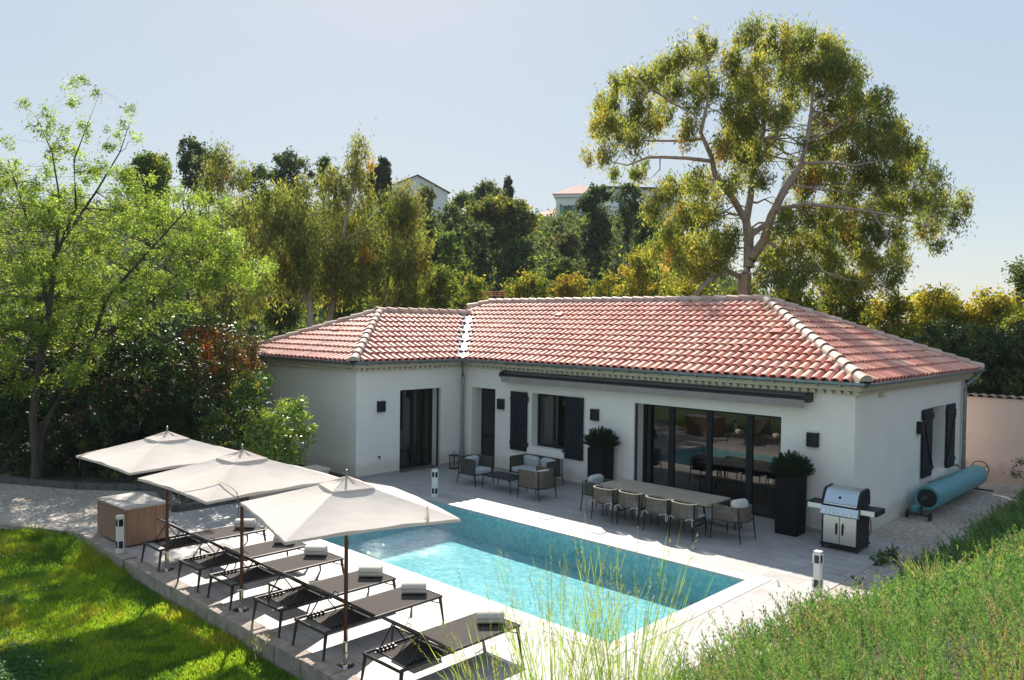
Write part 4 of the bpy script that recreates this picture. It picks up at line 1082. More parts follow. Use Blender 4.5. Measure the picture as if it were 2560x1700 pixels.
# genoise cornice, gutter, downpipes
cn = MB()
def scallops(p, q, out):
    p, q, out = Vector((*p, 0)), Vector((*q, 0)), Vector((*out, 0)); d = (q-p).normalized(); L = (q-p).length; n = int(L/0.165)
    st = L/n
    for i in range(n):
        c = p + d*((i+.5)*st); k = len(cn.v); m_ = 6
        for (o_, r) in ((0.13, .068), (-.02, .068), (0.13, .052), (.02, .052)):
            for j in range(m_):
                t = math.pi*j/(m_-1); cn.v.append(tuple(c + out*o_ + d*(-math.cos(t)*r) + Vector((0, 0, 2.755+math.sin(t)*r*1.1))))
        for j in range(m_-1):
            cn.f.append((k+j, k+j+1, k+m_+j+1, k+m_+j)); cn.f.append((k+j, k+2*m_+j, k+2*m_+j+1, k+j+1)); cn.f.append((k+2*m_+j, k+3*m_+j, k+3*m_+j+1, k+2*m_+j+1))
        kk = len(cn.v); cn.v += [tuple(c+out*.105+d*(-math.cos(math.pi*j/5)*.052)+Vector((0, 0, 2.755+math.sin(math.pi*j/5)*.055))) for j in range(6)]; cn.f.append(tuple(kk+j for j in range(6)))
scallops((0.13, 0), (L_+.13, 0), (0, -1)); scallops((L_, -.0), (L_, D_+.1), (1, 0)); scallops((0, -LW-.1), (0, -.13), (1, 0)); scallops((-5.6, -LW), (.1, -LW), (0, -1))
for r_ in ((0.145, L_-.003, -.145, -.003), (L_+.003, L_+.145, -.145, D_+.14), (.003, .142, -LW-.145, -.003), (-5.6, -.003, -LW-.145, -LW-.003)):
    cn.box(r_[0], r_[1], r_[2], r_[3], 2.832, ZE-.055)
cn.build('cornice', CREAM, house)
gt = MB()
def gutter(p, q, out):
    p, q, out = Vector((*p, 0)), Vector((*q, 0)), Vector((*out, 0)); k = len(gt.v); m_ = 8
    prof = [(-math.cos(math.pi*j/(m_-1))*.062, -math.sin(math.pi*j/(m_-1))*.066) for j in range(m_)]
    prof += [(.062+.012, .004), (.062+.004, .014), (.055, .004)]
    m_ = len(prof)
    for e_ in (p, q):
        for a_, z_ in prof: gt.v.append(tuple(e_ + out*(a_+.02) + Vector((0, 0, ZE+.01+z_))))
    for j in range(m_-1): gt.f.append((k+j, k+m_+j, k+m_+j+1, k+j+1))
def mit(a): return a
gutter((OV+.06, Y0-.06), (XR+.045, Y0-.045), (0, -1)); gutter((XR+.045, Y0-.045), (XR+.045, Y1+.2), (1, 0)); gutter((OV+.045, WY0-.045), (OV+.045, Y0-.06), (1, 0)); gutter((WXL-.05, WY0-.045), (OV+.045, WY0-.045), (0, -1))
gt.build('gutter', ZINC, house, smooth=False)
for i in range(24): x = .7+i*.44; MB().box(x, x+.02, Y0-.133, Y0-.03, ZE-.075, ZE-.06).box(x, x+.02, Y0-.145, Y0-.134, ZE-.075, ZE+.03).build('gutter_bracket', ZINC, house)
for i in range(8): y = WY0+.3+i*.44; MB().box(OV+.03, OV+.14, y, y+.02, ZE-.075, ZE-.06).build('gutter_bracket', ZINC, house)
dp = MB(); dp.tube([(OV+.03, Y0-.03, ZE-.05), (OV+.03, Y0-.03, 2.85), (.11, -.11, 2.5), (.11, -.11, 0.7)], .045, 12); dp.tube([(.11, -.11, 0.72), (.11, -.11, 0.02)], .054, 12)
for z in (2.3, 1.2, .7): dp.tube([(.11, -.11, z), (.11, -.11, z+.04)], .055, 12)
dp.build('downpipe', ZINC, house, smooth=True)
dp = MB(); dp.tube([(XR+.03, Y1+.05, ZE-.03), (XR+.0, Y1+.02, 2.86), (L_+.1, 7.05, 2.62), (L_+.08, 7.05, 2.5), (L_+.08, 7.05, 0.7)], .045, 12); dp.tube([(L_+.08, 7.05, 0.72), (L_+.08, 7.05, 0.0)], .054, 12)
dp.build('downpipe', ZINC, house, smooth=True)
# wall fittings
MB().box(L_, L_+.05, 1.2, 1.36, 2.68, 2.73).box(L_+.02, L_+.09, 1.24, 1.32, 2.64, 2.68).build('camera_bracket', CREAM, house)
MB().tube([(0, -2.95, .5), (.06, -2.95, .5), (.08, -2.95, .45)], .014, 6).box(.03, .06, -2.98, -2.92, .51, .53).build('garden_tap', BLACK, house)
MB().tube([(L_, 6.6, .62), (L_+.08, 6.6, .62), (L_+.1, 6.6, .57)], .014, 6).tube([(L_+.05, 6.53, .65), (L_+.05, 6.67, .65)], .01, 6).build('garden_tap', BLACK, house)

def sconce(loc, rz, label):
    t = thing('wall_lamp', loc, label, 'wall lamp', 'square up and down wall lamps on the villa', rz)
    b = MB(); n = 8; k = len(b.v); w_, d_, h_ = .115, .1, .145
    prof = [(-w_, 0), (w_, 0)] + [(w_*math.cos(math.pi*i/n*1.0)*1.0, -.075-.035*math.sin(math.pi*i/n)) for i in range(n+1)]
    b.prism([(x, y) for x, y in prof], -h_+.006, h_-.006); b.build('housing', DARK, t)
    MB().box(-.085, .085, -.085, -.012, h_-.006, h_+.001).build('lens', CUSHION_W, t)
    return t
q0 = sconce((1.56, -.002, 1.82), 0, 'dark square wall lamp between the entrance door and the left shutter')
dup(q0, (4.78, -.002, 1.82), 'dark square wall lamp between the right shutter and the left tall planter')
dup(q0, (10.19, -.002, 1.82), 'dark square wall lamp above the right tall planter and left of the house corner')
dup(q0, (.002, -2.9, 1.82), 'dark square wall lamp on the projecting wing, left of its sliding door', R(90))
dup(q0, (L_+.002, 3.7, 1.82), 'dark square wall lamp beside the shutters on the right side wall', R(90))
dup(q0, (-3.0, -LW-.002, 1.68), 'dark square wall lamp half hidden by the shiny shrub on the wing', 0)

# awning
aw = thing('awning', (0, 0, 0), 'long grey retracted awning fixed above the windows under the eave', 'awning')
MB().xprism([(0.0, 2.60), (0.0, 2.73), (-.09, 2.735), (-.2, 2.70), (-.20, 2.62), (-.1, 2.585)], 1.82, 10.1).build('cassette', AWNF, aw)
fb = MB().xprism([(-.21, 2.60), (-.21, 2.665), (-.25, 2.675), (-.27, 2.655), (-.27, 2.605)], 1.76, 10.12); fb.build('front_bar', DARK, aw)
vl = MB(); n = 200
for i in range(n+1): x = 1.78+(10.1-1.78)*i/n; y = -.262+.004*math.sin(i*.7); vl.v += [(x, y, 2.604), (x, y-.004, 2.45)]
vl.f = [(2*i, 2*i+1, 2*i+3, 2*i+2) for i in range(n)]; vl.build('valance', AWNV, aw)
for x in (1.74, 10.12): MB().xprism([(0, 2.56), (0, 2.74), (-.1, 2.75), (-.26, 2.70), (-.29, 2.62), (-.2, 2.55)], x-.03, x+.05).build('end_cap', BLACK, aw)
for x in (3.85, 6.2): MB().box(x, x+.03, -.21, -.02, 2.736, 2.745).build('seam', DARK, aw)

# pink garden wall behind
pw = thing('garden_wall', (0, 0, 0), 'pink rendered garden wall behind the villa with scalloped tile coping', 'wall')
MB().box(8.0, 24, 8.72, 8.95, .58, 2.2).box(8.0, 24, 8.68, 8.95, -.3, .58).build('wall', PLASTER_PINK, pw)
tp = MB()
for i in range(70):
    x = 8.1+i*.225; col = random.choice(((.52,.36,.3),(.58,.42,.36),(.5,.33,.27))); k = len(tp.v); m_ = 7
    for y, r in ((8.64, .1), (9.0, .1), (8.64, .086), (9.0, .086)):
        for j in range(m_): t = math.pi*j/(m_-1); tp.v.append((x-math.cos(t)*r, y, 2.2+math.sin(t)*r*.9))
    for j in range(m_-1): tp.f += [(k+j, k+j+1, k+m_+j+1, k+m_+j), (k+j, k+2*m_+j, k+2*m_+j+1, k+j+1)]; tp.c += [col, col]
tp.build('coping', TILE, pw)
# ------------------------------------------------------------------ loungers, side tables, towels
def lounger():
    t = thing('sun_lounger', (0, 0, 0), '', 'sun lounger', 'woven loungers in a row beside the pool')
    W_, Y_ = 0.32, 1.84; z = 0.335                       # x -W..W, y 0 (head, lawn side) .. Y_
    for x, y, sx, sy in ((-W_, 0.03, -1, -1), (W_, 0.03, 1, -1), (-W_, Y_-.03, -1, 1), (W_, Y_-.03, 1, 1)):
        MB().tube([(x, y, z), (x+sx*.02, y+sy*.05, 0.0)], [.024, .013], 8).build('leg', FRAME, t, smooth=True)
    MB().tube([(-W_, 0, z), (W_, 0, z), (W_, Y_, z), (-W_, Y_, z), (-W_, 0, z)], .02, 8).tube([(-W_+.01, Y_*.42, z-.03), (W_-.01, Y_*.42, z-.03)], .012, 6).tube([(-W_, Y_-.18, z-.06), (-W_-.01, Y_+.01, z-.1)], .008, 5).tube([(W_, Y_-.18, z-.02), (W_+.01, Y_+.01, z-.1)], .008, 5).build('frame', FRAME, t, smooth=True)
    def sling(y0, y1, zf, w):
        b = MB(); n = max(4, int((y1-y0)/0.021)); k = 0
        for i in range(n):
            a = y0+(y1-y0)*i/n; c = a+(y1-y0)/n*0.72
            b.box(-w, w, a, c, zf-.004, zf+.004)
        b.box(-w, w, y0, y1, zf-.006, zf-.0045); return b
    sling(0.76, Y_-.015, z+.012, W_-.012).build('seat', MESHF, t)
    sling(0.16, 0.74, z-.022, W_-.03).build('under_sling', MESHF, t)
    ang = R(33.5); mt = Matrix.Translation((0, 0.74, z+.02)) @ Matrix.Rotation(-ang, 4, 'X')
    bk = sling(-0.61, 0, 0, W_-.03); bo = bk.build('backrest', MESHF, t, mtx=mt)
    MB().tube([(-W_+.02, .02, 0), (-W_+.02, -.63, 0), (W_-.02, -.63, 0), (W_-.02, .02, 0)], .017, 8).build('back_frame', FRAME, bo, smooth=True, mtx=mt)
    MB().tube([(0, -.5, .015), (0, -.5, .06), (0, -.43, .06), (0, -.43, .015)], .006, 5).build('strap_loop', BLACK, bo, mtx=mt)
    for x in (-W_+.05, W_-.05):
        MB().tube([(x, 0.36, z+.26), (x, 0.16, z-.015)], .009, 6).tube([(x, 0.36, z+.26), (x, .56, z-.01)], .007, 6).build('strut', BLACK, t)
    MB().tube([(-W_+.05, .16, z-.012), (W_-.05, .16, z-.012)], .008, 6).build('crossbar', BLACK, t)
    for x in (-W_+.05, W_-.05):
        rk = MB()
        for i in range(5): rk.box(x-.012, x+.012, .14+i*.055, .16+i*.055, z-.012, z+.03)
        rk.box(x-.01, x+.01, .12, .42, z-.016, z-.004)
        rk.build('ratchet', BLACK, t)
    return t
lp = [(9.80, 0), (8.36, 0), (7.345, 0), (6.02, .01), (5.03, 0), (3.66, -.01)]
ll = ['nearest woven sun lounger, at the right end of the row by the tall grass', 'woven sun lounger second from the right, behind the third parasol pole',
      'woven sun lounger third from the right, with a slatted side table on its far side', 'woven sun lounger fourth from the right, just right of the middle parasol pole',
      'woven sun lounger fifth from the right, second in the row from the wooden box', 'farthest woven sun lounger, beside the wooden storage box']
p0 = lounger(); p0['label'] = ll[0]; p0.location = (lp[0][0], -10.17, 0)
for (x, dy), l in list(zip(lp, ll))[1:]: dup(p0, (x, -10.17+dy, 0), l)
def side_table():
    t = thing('side_table', (0, 0, 0), '', 'side table', 'low slatted side tables between the loungers'); b = MB()
    for i in range(10): b.box(-.21, .21, -.21+i*.042, -.21+i*.042+.034, .285, .3)
    b.build('top', FRAME, t); MB().tube([(-.21, -.21, .28), (.21, -.21, .28), (.21, .21, .28), (-.21, .21, .28), (-.21, -.21, .28)], .014, 6).build('frame', FRAME, t)
    for x in (-.2, .2):
        for y in (-.2, .2): MB().tube([(x, y, .28), (x*1.04, y*1.04, 0)], [.016, .011], 6).build('leg', FRAME, t)
    return t
s0 = side_table(); s0.location = (9.15, -9.16, 0); s0['label'] = 'low slatted side table between the two nearest loungers'
dup(s0, (6.68, -9.45, 0), 'low slatted side table between the third and fourth loungers from the right')
dup(s0, (4.32, -9.37, 0), 'low slatted side table between the two farthest loungers')
def towel():
    b = MB(); n = 22; pts = []
    for i in range(n):
        a = 2*math.pi*i/n; pts.append((.105*math.copysign(abs(math.cos(a))**.85, math.cos(a)), .078*math.copysign(abs(math.sin(a))**.85, math.sin(a))+.08))
    for x, s in ((-.165, .9), (-.158, 1.0), (.158, 1.0), (.165, .9)):
        b.v += [(x, p[0]*s, (p[1]-.08)*s+.08) for p in pts]
    for k in range(3): b.f += [(k*n+i, k*n+(i+1)%n, (k+1)*n+(i+1)%n, (k+1)*n+i) for i in range(n)]
    b.f += [tuple(reversed(range(n))), tuple(range(3*n, 4*n))]
    for k in range(2): b.xprism([(-.107-.004*k, .06+.05*k), (-.09, .035+.05*k), (-.1, .03+.05*k), (-.117, .055+.05*k)], -.163, .163)
    return b
tt = tag(towel().build('rolled_towel', TOWEL, smooth=True), '', 'towel', 'cream towels rolled up on the loungers')
for k, ((x, dy), nm) in enumerate(zip(lp, ('the nearest lounger', 'the second lounger from the right', 'the third lounger from the right', 'the fourth lounger from the right', 'the fifth lounger from the right', 'the farthest lounger'))):
    o = tt if k == 0 else tt.copy()
    if k: COL.objects.link(o)
    o.location = (x+(0.04, .0, .03, -.08, -.03, -.0)[k], -10.17+1.62, .352); o.rotation_euler = (0, 0, R(46+random.uniform(-4, 4))); o['label'] = 'cream towel roll on the foot end of '+nm

# ------------------------------------------------------------------ parasols
def parasol(loc, rz, lab, hs, tie):
    t = thing('parasol', loc, lab, 'parasol', 'off white square parasols along the loungers', rz)
    za, ze = 2.2, 1.835; N_ = 14; b = MB()
    for q in range(4):
        k = len(b.v); ca, sa = math.cos(q*math.pi/2), math.sin(q*math.pi/2)
        for i in range(N_+1):
            f = i/N_
            for j in range(N_+1):
                g_ = j/N_*2-1; x, y = hs*f, hs*f*g_
                z = za + (ze-za)*f - .03*math.sin(math.pi*f)*(1-g_*g_) + .035*f*f*(1-g_*g_)*0.6 + .006*math.sin(g_*9+f*5+q)*f*(1-abs(g_))
                b.v.append((x*ca-y*sa, x*sa+y*ca, z))
        for i in range(N_):
            for j in range(N_): m_ = k+i*(N_+1)+j; b.f.append((m_, m_+N_+1, m_+N_+2, m_+1))
    cn_ = b.build('canopy', CANVAS, t, smooth=False); 
    for p in cn_.data.polygons: p.use_smooth = True
    cn_.data.set_sharp_from_angle(angle=R(8))
    hm = MB()
    for q in range(4):
        ca, sa = math.cos(q*math.pi/2), math.sin(q*math.pi/2); P_ = []
        for j in range(9):
            g_ = j/8*2-1; x, y = hs+.004, hs*g_; z = ze+.021*(1-g_*g_); P_.append((x*ca-y*sa, x*sa+y*ca, z))
        k = len(hm.v)
        for p in P_: hm.v += [p, (p[0], p[1], p[2]-.035)]
        for j in range(8): hm.f.append((k+2*j, k+2*j+1, k+2*j+3, k+2*j+2))
    hm.build('hem', CANVAS, cn_)
    v = MB(); hv = .25
    for q in range(4):
        k = len(v.v); ca, sa = math.cos(q*math.pi/2), math.sin(q*math.pi/2)
        for i in range(7):
            f = i/6
            for j in range(9):
                g_ = j/8*2-1; x, y = hv*f, hv*f*g_; z = za+.03 - .108*f - .012*math.sin(math.pi*f)*(1-abs(g_)) + .012*math.sin(j*2.2+q)*(1-f)
                v.v.append((x*ca-y*sa, x*sa+y*ca, z))
        for i in range(6):
            for j in range(8): m_ = k+i*9+j; v.f.append((m_, m_+9, m_+10, m_+1))
        k = len(v.v)
        for j in range(9):
            g_ = j/8*2-1; x, y = hv, hv*g_; v.v += [(x*ca-y*sa, x*sa+y*ca, za-.078), (x*1.01*ca-y*sa, x*1.01*sa+y*ca, za-.094)]
        for j in range(8): v.f.append((k+2*j, k+2*j+1, k+2*j+3, k+2*j+2))
    v.build('vent', CANVAS, t, smooth=True)
    for q in range(8):
        a = q*math.pi/4; l = hs*(1.38 if q % 2 else .98); MB().tube([(.03*math.cos(a), .03*math.sin(a), za-.07), (l*math.cos(a), l*math.sin(a), ze-(.014 if q % 2 else .01))], [.009, .007], 5).build('rib', WOODP, t)
    MB().tube([(0, 0, 0.27), (0, 0, za-.02)], .021, 12).build('pole', WOODP, t, smooth=True)
    MB().lathe((0, 0, 0), [(.11, 0), (.11, .008), (.045, .012), (.029, .02), (.029, .27), (.031, .285), (.024, .3)], 16).box(.028, .075, -.004, .004, .16, .175).box(-.03, -.06, -.004, .004, .1, .11).build('base_sleeve', CHROME, t, smooth=True)
    MB().tube([(0, 0, za+.02), (0, 0, za+.06), (0, 0, za+.095)], [.014, .012, .014], 10).ball((0, 0, za+.1), .016, 8).build('finial', ZINC, t, smooth=True)
    MB().lathe((0, 0, 1.55), [(.022, 0), (.034, .01), (.034, .06), (.022, .07)], 12).build('runner', WOODP, t)
    for q in range(8):
        a = q*math.pi/4; l = .45; MB().tube([(.03*math.cos(a), .03*math.sin(a), 1.6), (l*math.cos(a), l*math.sin(a), za-.05-(.365*l/(hs*(1.38 if q % 2 else 1))))], .006, 5).build('strut', WOODP, t)
    MB().tube([(.04, .01, 1.5), (.035, .012, .6), (.03, .012, .5), (.045, .015, .44), (.035, .012, .3)], .004, 5).ball((.036, .012, .47), .012, 6).build('pulley_cord', BLACK, t)
    if tie:
        rb = MB()
        for pts in tie:
            k = len(rb.v); P_ = [Vector(p) for p in pts]
            for i, p in enumerate(P_):
                d = (P_[min(i+1, len(P_)-1)]-P_[max(i-1, 0)]).normalized(); s_ = d.cross(Vector((0, 0, 1))); s_ = s_.normalized() if s_.length > .2 else Vector((1, 0, 0))
                rb.v += [tuple(p-s_*.012), tuple(p+s_*.012)]
            for i in range(len(P_)-1): rb.f.append((k+2*i, k+2*i+1, k+2*i+3, k+2*i+2))
        rb.build('tie_strap', M('taupe_strap', (.26, .22, .18), .9), t)
    return t
parasol((3.98, -10.06, 0), R(2), 'off white parasol farthest left, in front of the dark shrubs', 1.0, [[(-.90, -.45, 1.93), (-.92, -.72, 1.90), (-.85, -.92, 1.885), (-.80, -1.015, 1.855), (-.80, -1.02, 1.7)]])
parasol((6.45, -10.06, 0), R(1), 'off white middle parasol with a loose strap lying over its front corner', 1.0,
        [[(.62, -.66, 1.985), (.5, -.78, 1.95), (.38, -.9, 1.915), (.31, -.99, 1.88), (.29, -1.02, 1.84), (.3, -1.02, 1.7)], [(.62, -.66, 1.985), (.76, -.62, 1.955), (.88, -.60, 1.92), (.98, -.6, 1.885), (1.015, -.6, 1.84), (1.02, -.6, 1.6)]])
parasol((8.96, -10.06, 0), R(-15), 'off white parasol nearest the pool, its brighter left panel facing the sun', 0.98, [[(.98, .55, 1.87), (.9, .62, 1.9), (.8, .66, 1.93), (.72, .7, 1.955)]])

# ------------------------------------------------------------------ storage box, bollards, lantern
sb = thing('storage_box', (0, 0, 0), 'big wooden storage box with pale lid beside the farthest lounger', 'storage box', rz=R(3))
sb.location = (1.04, -10.12, 0)
b = MB()
for i in range(12): b.box(.02+i*.102, .02+i*.102+.099, -.004, .012, .03, .66); b.box(.02+i*.102, .02+i*.102+.099, .72, .736, .03, .66)
for i in range(7): b.box(1.232, 1.248, .012+i*.1, .012+i*.1+.097, .03, .66); b.box(.0, .016, .012+i*.1, .012+i*.1+.097, .03, .66)
b.build('wall', BOXWOOD, sb); MB().box(-.02, 1.27, -.025, .76, .66, .69).build('lid', BOXTOP, sb, bevel=.004); MB().box(.03, 1.22, .02, .71, .0, .03).build('base', BLACK, sb)
def bollard(loc, rz, lab):
    t = thing('bollard_light', loc, lab, 'bollard light', 'white square bollard lamps on the patio', rz)
    h_, w_ = .64, .05
    MB().box(-w_, w_, -w_, w_, 0, h_-.02).build('post', WHITEP, t, bevel=.004); MB().box(-w_-.004, w_+.004, -w_-.004, w_+.004, h_-.02, h_).build('cap', WHITEP, t, bevel=.003)
    for z in (.085, .46):
        for q in range(4):
            rt = Matrix.Rotation(q*math.pi/2, 4, 'Z'); pn = MB(); pn.box(-.036, .036, -w_-.004, -w_-.001, z, z+.12).build('solar_panel', SOLAR, t, mtx=rt)
    for z in (.07, .45):
        for q in (0, 1): MB().box(-w_-.02, -w_-.001, -w_+.006, -w_+.016, z, z+.14).build('bracket', WHITEP, t, mtx=Matrix.Rotation(q*math.pi, 4, 'Z'))
    return t
bollard((11.78, -3.48, 0), 0, 'white bollard lamp at the right patio corner by the rosemary bank')
bollard((2.83, -3.45, 0), R(2), 'white bollard lamp by the far left pool corner, in the villa shadow')
bollard((2.60, -10.28, 0.03), 0, 'white bollard lamp on the kerb in front of the wooden storage box')
ln = thing('floor_lantern', (.52, -.78, 0), 'black metal floor lantern in the corner by the downpipe', 'lantern', rz=R(5))
b = MB().box(-.1, .1, -.1, .1, 0, .03).box(-.105, .105, -.105, .105, .36, .385)
for x in (-.09, .09):
    for y in (-.09, .09): b.box(x-.008, x+.008, y-.008, y+.008, .03, .36)
b.build('frame', BLACK, ln); MB().tube([(-.07, 0, .385), (-.07, 0, .45), (.07, 0, .45), (.07, 0, .385)], .006, 6).build('handle', BLACK, ln)
MB().lathe((0, 0, .03), [(.035, 0), (.035, .16), (.004, .165)], 12).build('candle', CUSHION_W, ln); MB().box(-.085, .085, -.086, -.084, .03, .36).box(.084, .086, -.085, .085, .03, .36).build('pane', GLASSC, ln)

# ------------------------------------------------------------------ dining set
tx0, tx1, ty0, ty1 = 6.45, 9.06, -2.07, -1.17
tb = thing('dining_table', (0, 0, 0), 'long weathered teak dining table in front of the sliding window', 'table')
b = MB()
for i in range(5): y = ty0+i*(ty1-ty0)/5; b.box(tx0, tx1, y, y+(ty1-ty0)/5-.004, .62, .66)
b.build('tabletop', TEAK, tb, bevel=.003); MB().box(tx0+.25, tx1-.25, ty0+.2, ty0+.26, .55, .619).box(tx0+.25, tx1-.25, ty1-.26, ty1-.2, .55, .619).build('apron', BLACK, tb)
for x in (tx0+.4, tx1-.42):
    for y, s in ((ty0+.2, -1), (ty1-.2, 1)):
        MB().tube([(x-.0, y-s*.12, .56), (x, y+s*.02, 0)], .024, 4).build('leg', BLACK, tb)
    MB().tube([(x, ty0+.3, .12), (x, ty1-.3, .12)], .018, 4).build('stretcher', BLACK, tb)
bn = thing('bench', (0, 0, 0), 'plain dark legged wooden bench on the window side of the dining table', 'bench')
MB().box(6.6, 9.25, -1.08, -.76, .34, .38).build('seat', TEAK, bn, bevel=.003)
for x in (6.75, 9.1):
    for y in (-1.05, -.8): MB().tube([(x, y, .34), (x, y, 0)], .018, 4).build('leg', BLACK, bn)
def rope_panel(pts, z0, z1, mat, name, par, wd=.011, gap=.0165, th=.006, flare=0.0):
    P_ = [Vector((*p, 0)) for p in pts]; b = MB(); seg = [(P_[i+1]-P_[i]).length for i in range(len(P_)-1)]; L = sum(seg); n = int(L/gap)
    for i in range(n):
        s = (i+.5)/n*L; k = 0
        while k < len(seg)-1 and s > seg[k]: s -= seg[k]; k += 1
        c = P_[k].lerp(P_[k+1], min(1, s/seg[k])); d = (P_[k+1]-P_[k]).normalized(); o = Vector((d.y, -d.x, 0))
        b.obox((c.x, c.y, (z0+z1)/2), (wd, th, z1-z0), Matrix.Rotation(math.atan2(d.y, d.x), 3, 'Z'))
    return b.build(name, mat, par)
def dining_chair(lab):
    t = thing('dining_chair', (0, 0, 0), lab, 'dining chair', 'rope back dining chairs along the pool side of the table')
    w_ = .255; arc = [(-w_, .13), (-w_, .04), (-w_+.02, -.03), (-.16, -.085), (0, -.105), (.16, -.085), (w_-.02, -.03), (w_, .04), (w_, .13)]
    rope_panel(arc, .395, .675, ROPE, 'backrest', t)
    for z, n_ in ((.68, 'top_rail'), (.392, 'lower_rail')): MB().tube([(x, y, z) for x, y in arc], .0095, 6).build(n_, ROPEW if z > .6 else FRAME, t, smooth=True)
    MB().box(-w_+.01, w_-.01, -.07, .42, .36, .385).build('seat_frame', FRAME, t)
    MB().obox((0, .18, .41), (.47, .47, .05)).build('seat_cushion', CUSHION, t, bevel=.02)
    for x, y, y2 in ((-w_, -.02, -.06), (w_, -.02, -.06)): MB().tube([(x, y, .68), (x, y, .38), (x*1.03, y2, 0)], [.013, .014, .009], 8).build('leg', DARK, t, smooth=True)
    for x in (-w_+.02, w_-.02): MB().tube([(x, .4, .38), (x*1.03, .43, 0)], [.014, .009], 8).build('leg', DARK, t, smooth=True)
    for sx in (-1, 1):
        ph = random.uniform(-.03, .03); MB().tube([(sx*w_, -.03, .39), (sx*w_+.0, -.075, .40), (sx*(w_+.02)+ph, -.12, .37), (sx*(w_+.03)+ph, -.13, .29)], .0075, 5).tube([(sx*w_, -.03, .39), (sx*(w_-.07), -.1, .405), (sx*(w_-.13)+ph, -.13, .385)], .0075, 5).build('cushion_tie', CUSHION_W, t)
    return t
cx_ = [(6.86, -2.37, 2, 'dining chair at the left end of the pool side row of four'), (7.47, -2.33, -2, 'second dining chair from the left on the pool side'), (8.13, -2.34, 1, 'third dining chair from the left on the pool side'), (8.70, -2.32, -1, 'dining chair at the right end of the pool side row of four')]
c0 = dining_chair(cx_[0][3]); c0.location = (cx_[0][0], cx_[0][1], 0)
for x, y, rz, l in cx_[1:]: dup(c0, (x, y, 0), l, R(rz))
def armchair(name, lab, w_=.32, d_=.6, h_=.665, sh=.38, grp=None, lounge=False, cush=CUSHION, rope=ROPE, pil=1):
    """origin under the middle of the back, facing +y"""
    t = thing(name, (0, 0, 0), lab, 'sofa' if w_ > .5 else 'armchair', grp)
    zb = sh-.10 if lounge else sh-.02
    arc = [(-w_, d_*.98), (-w_+.005, d_*.5), (-w_+.01, .12), (-w_+.06, .03), (-w_+.16, -.015), (0, -.03), (w_-.16, -.015), (w_-.06, .03), (w_-.01, .12), (w_-.005, d_*.5), (w_, d_*.98)]
    rope_panel(arc, zb, h_-.015, rope, 'woven_shell', t)
    MB().tube([(x, y, h_-.01) for x, y in arc], .011, 8).build('top_rail', rope, t, smooth=True); MB().tube([(x, y, zb) for x, y in arc], .009, 6).build('lower_rail', DARK, t)
    MB().box(-w_+.02, w_-.02, .02, d_-.02, zb-.01, zb+.015).build('seat_base', DARK, t)
    for x in (-w_+.02, w_-.02): MB().tube([(x, .015, h_), (x, .01, zb), (x*1.02, -.04, 0)], [.013, .014, .01], 8).build('leg', DARK, t, smooth=True)
    for x in (-w_, w_): MB().tube([(x, d_, h_-.02), (x, d_, zb), (x*1.02, d_+.03, 0)], [.012, .014, .01], 8).build('leg', DARK, t, smooth=True)
    MB().obox((0, d_*.5+.02, zb+.07), (2*w_-.07, d_-.04, .12)).build('seat_cushion', cush, t, bevel=.035)
    for i in range(pil):
        xc = (i-(pil-1)/2)*(2*w_-.1)/max(pil, 1); pw_ = min(.5, (2*w_-.1)/pil*.98)
        MB().ball((0, 0, 0), 1, 20, (pw_/2, .08, .15), .5).build('back_cushion', cush, t, smooth=True, mtx=Matrix.Translation((xc, .14, zb+.25)) @ Matrix.Rotation(R(-14), 4, 'X') @ Matrix.Rotation(R(random.uniform(-5, 5)), 4, 'Y'))
    return t
ar = armchair('dining_armchair', 'rope armchair with cream cushion at the right head of the dining table', .285, .56, .665, .40, 'armchairs at the heads of the dining table', cush=CUSHION_W)
ar.location = (9.66, -1.66, 0); ar.rotation_euler = (0, 0, R(87))
a2 = armchair('dining_armchair', 'rope armchair with grey cushion at the left head of the dining table', .285, .56, .665, .40, 'armchairs at the heads of the dining table', rope=ROPE_DK)
a2.location = (6.04, -1.78, 0); a2.rotation_euler = (0, 0, R(-90))
# lounge set
l1 = armchair('lounge_chair', 'dark woven lounge armchair on the left of the coffee table', .32, .60, .665, .37, 'woven lounge armchairs round the coffee table', True, rope=ROPE_DK)
l1.location = (2.05, -1.72, 0); l1.rotation_euler = (0, 0, R(-88))
l2 = armchair('lounge_chair', 'woven lounge armchair with its back to the pool shade, right of the coffee table', .31, .60, .675, .37, 'woven lounge armchairs round the coffee table', True, cush=CUSHION_W)
l2.location = (4.80, -1.78, 0); l2.rotation_euler = (0, 0, R(90))
sf = armchair('loveseat', 'two seat woven sofa with grey cushions under the window', .62, .6, .665, .37, None, True, rope=ROPE_DK, pil=2)
sf.location = (3.45, -.36, 0); sf.rotation_euler = (0, 0, R(180))
ct = thing('coffee_table', (0, 0, 0), 'low dark coffee table with rounded corners between the lounge chairs', 'coffee table')
pl = []; 
for cx2, cy2, a0 in ((3.80, -1.5, 0), (2.97, -1.5, 90), (2.97, -1.96, 180), (3.80, -1.96, 270)):
    for i in range(5): a = R(a0+i*22.5); pl.append((cx2+.09*math.cos(a), cy2+.09*math.sin(a)))
MB().prism(pl, .33, .348).build('tabletop', DARK, ct)
for x, y in ((2.93, -2.0), (3.85, -2.02), (2.93, -1.46), (3.85, -1.46)): MB().tube([(x, y, .33), (x+(.03 if x > 3.4 else -.03), y, 0)], [.015, .01], 6).build('leg', DARK, ct)

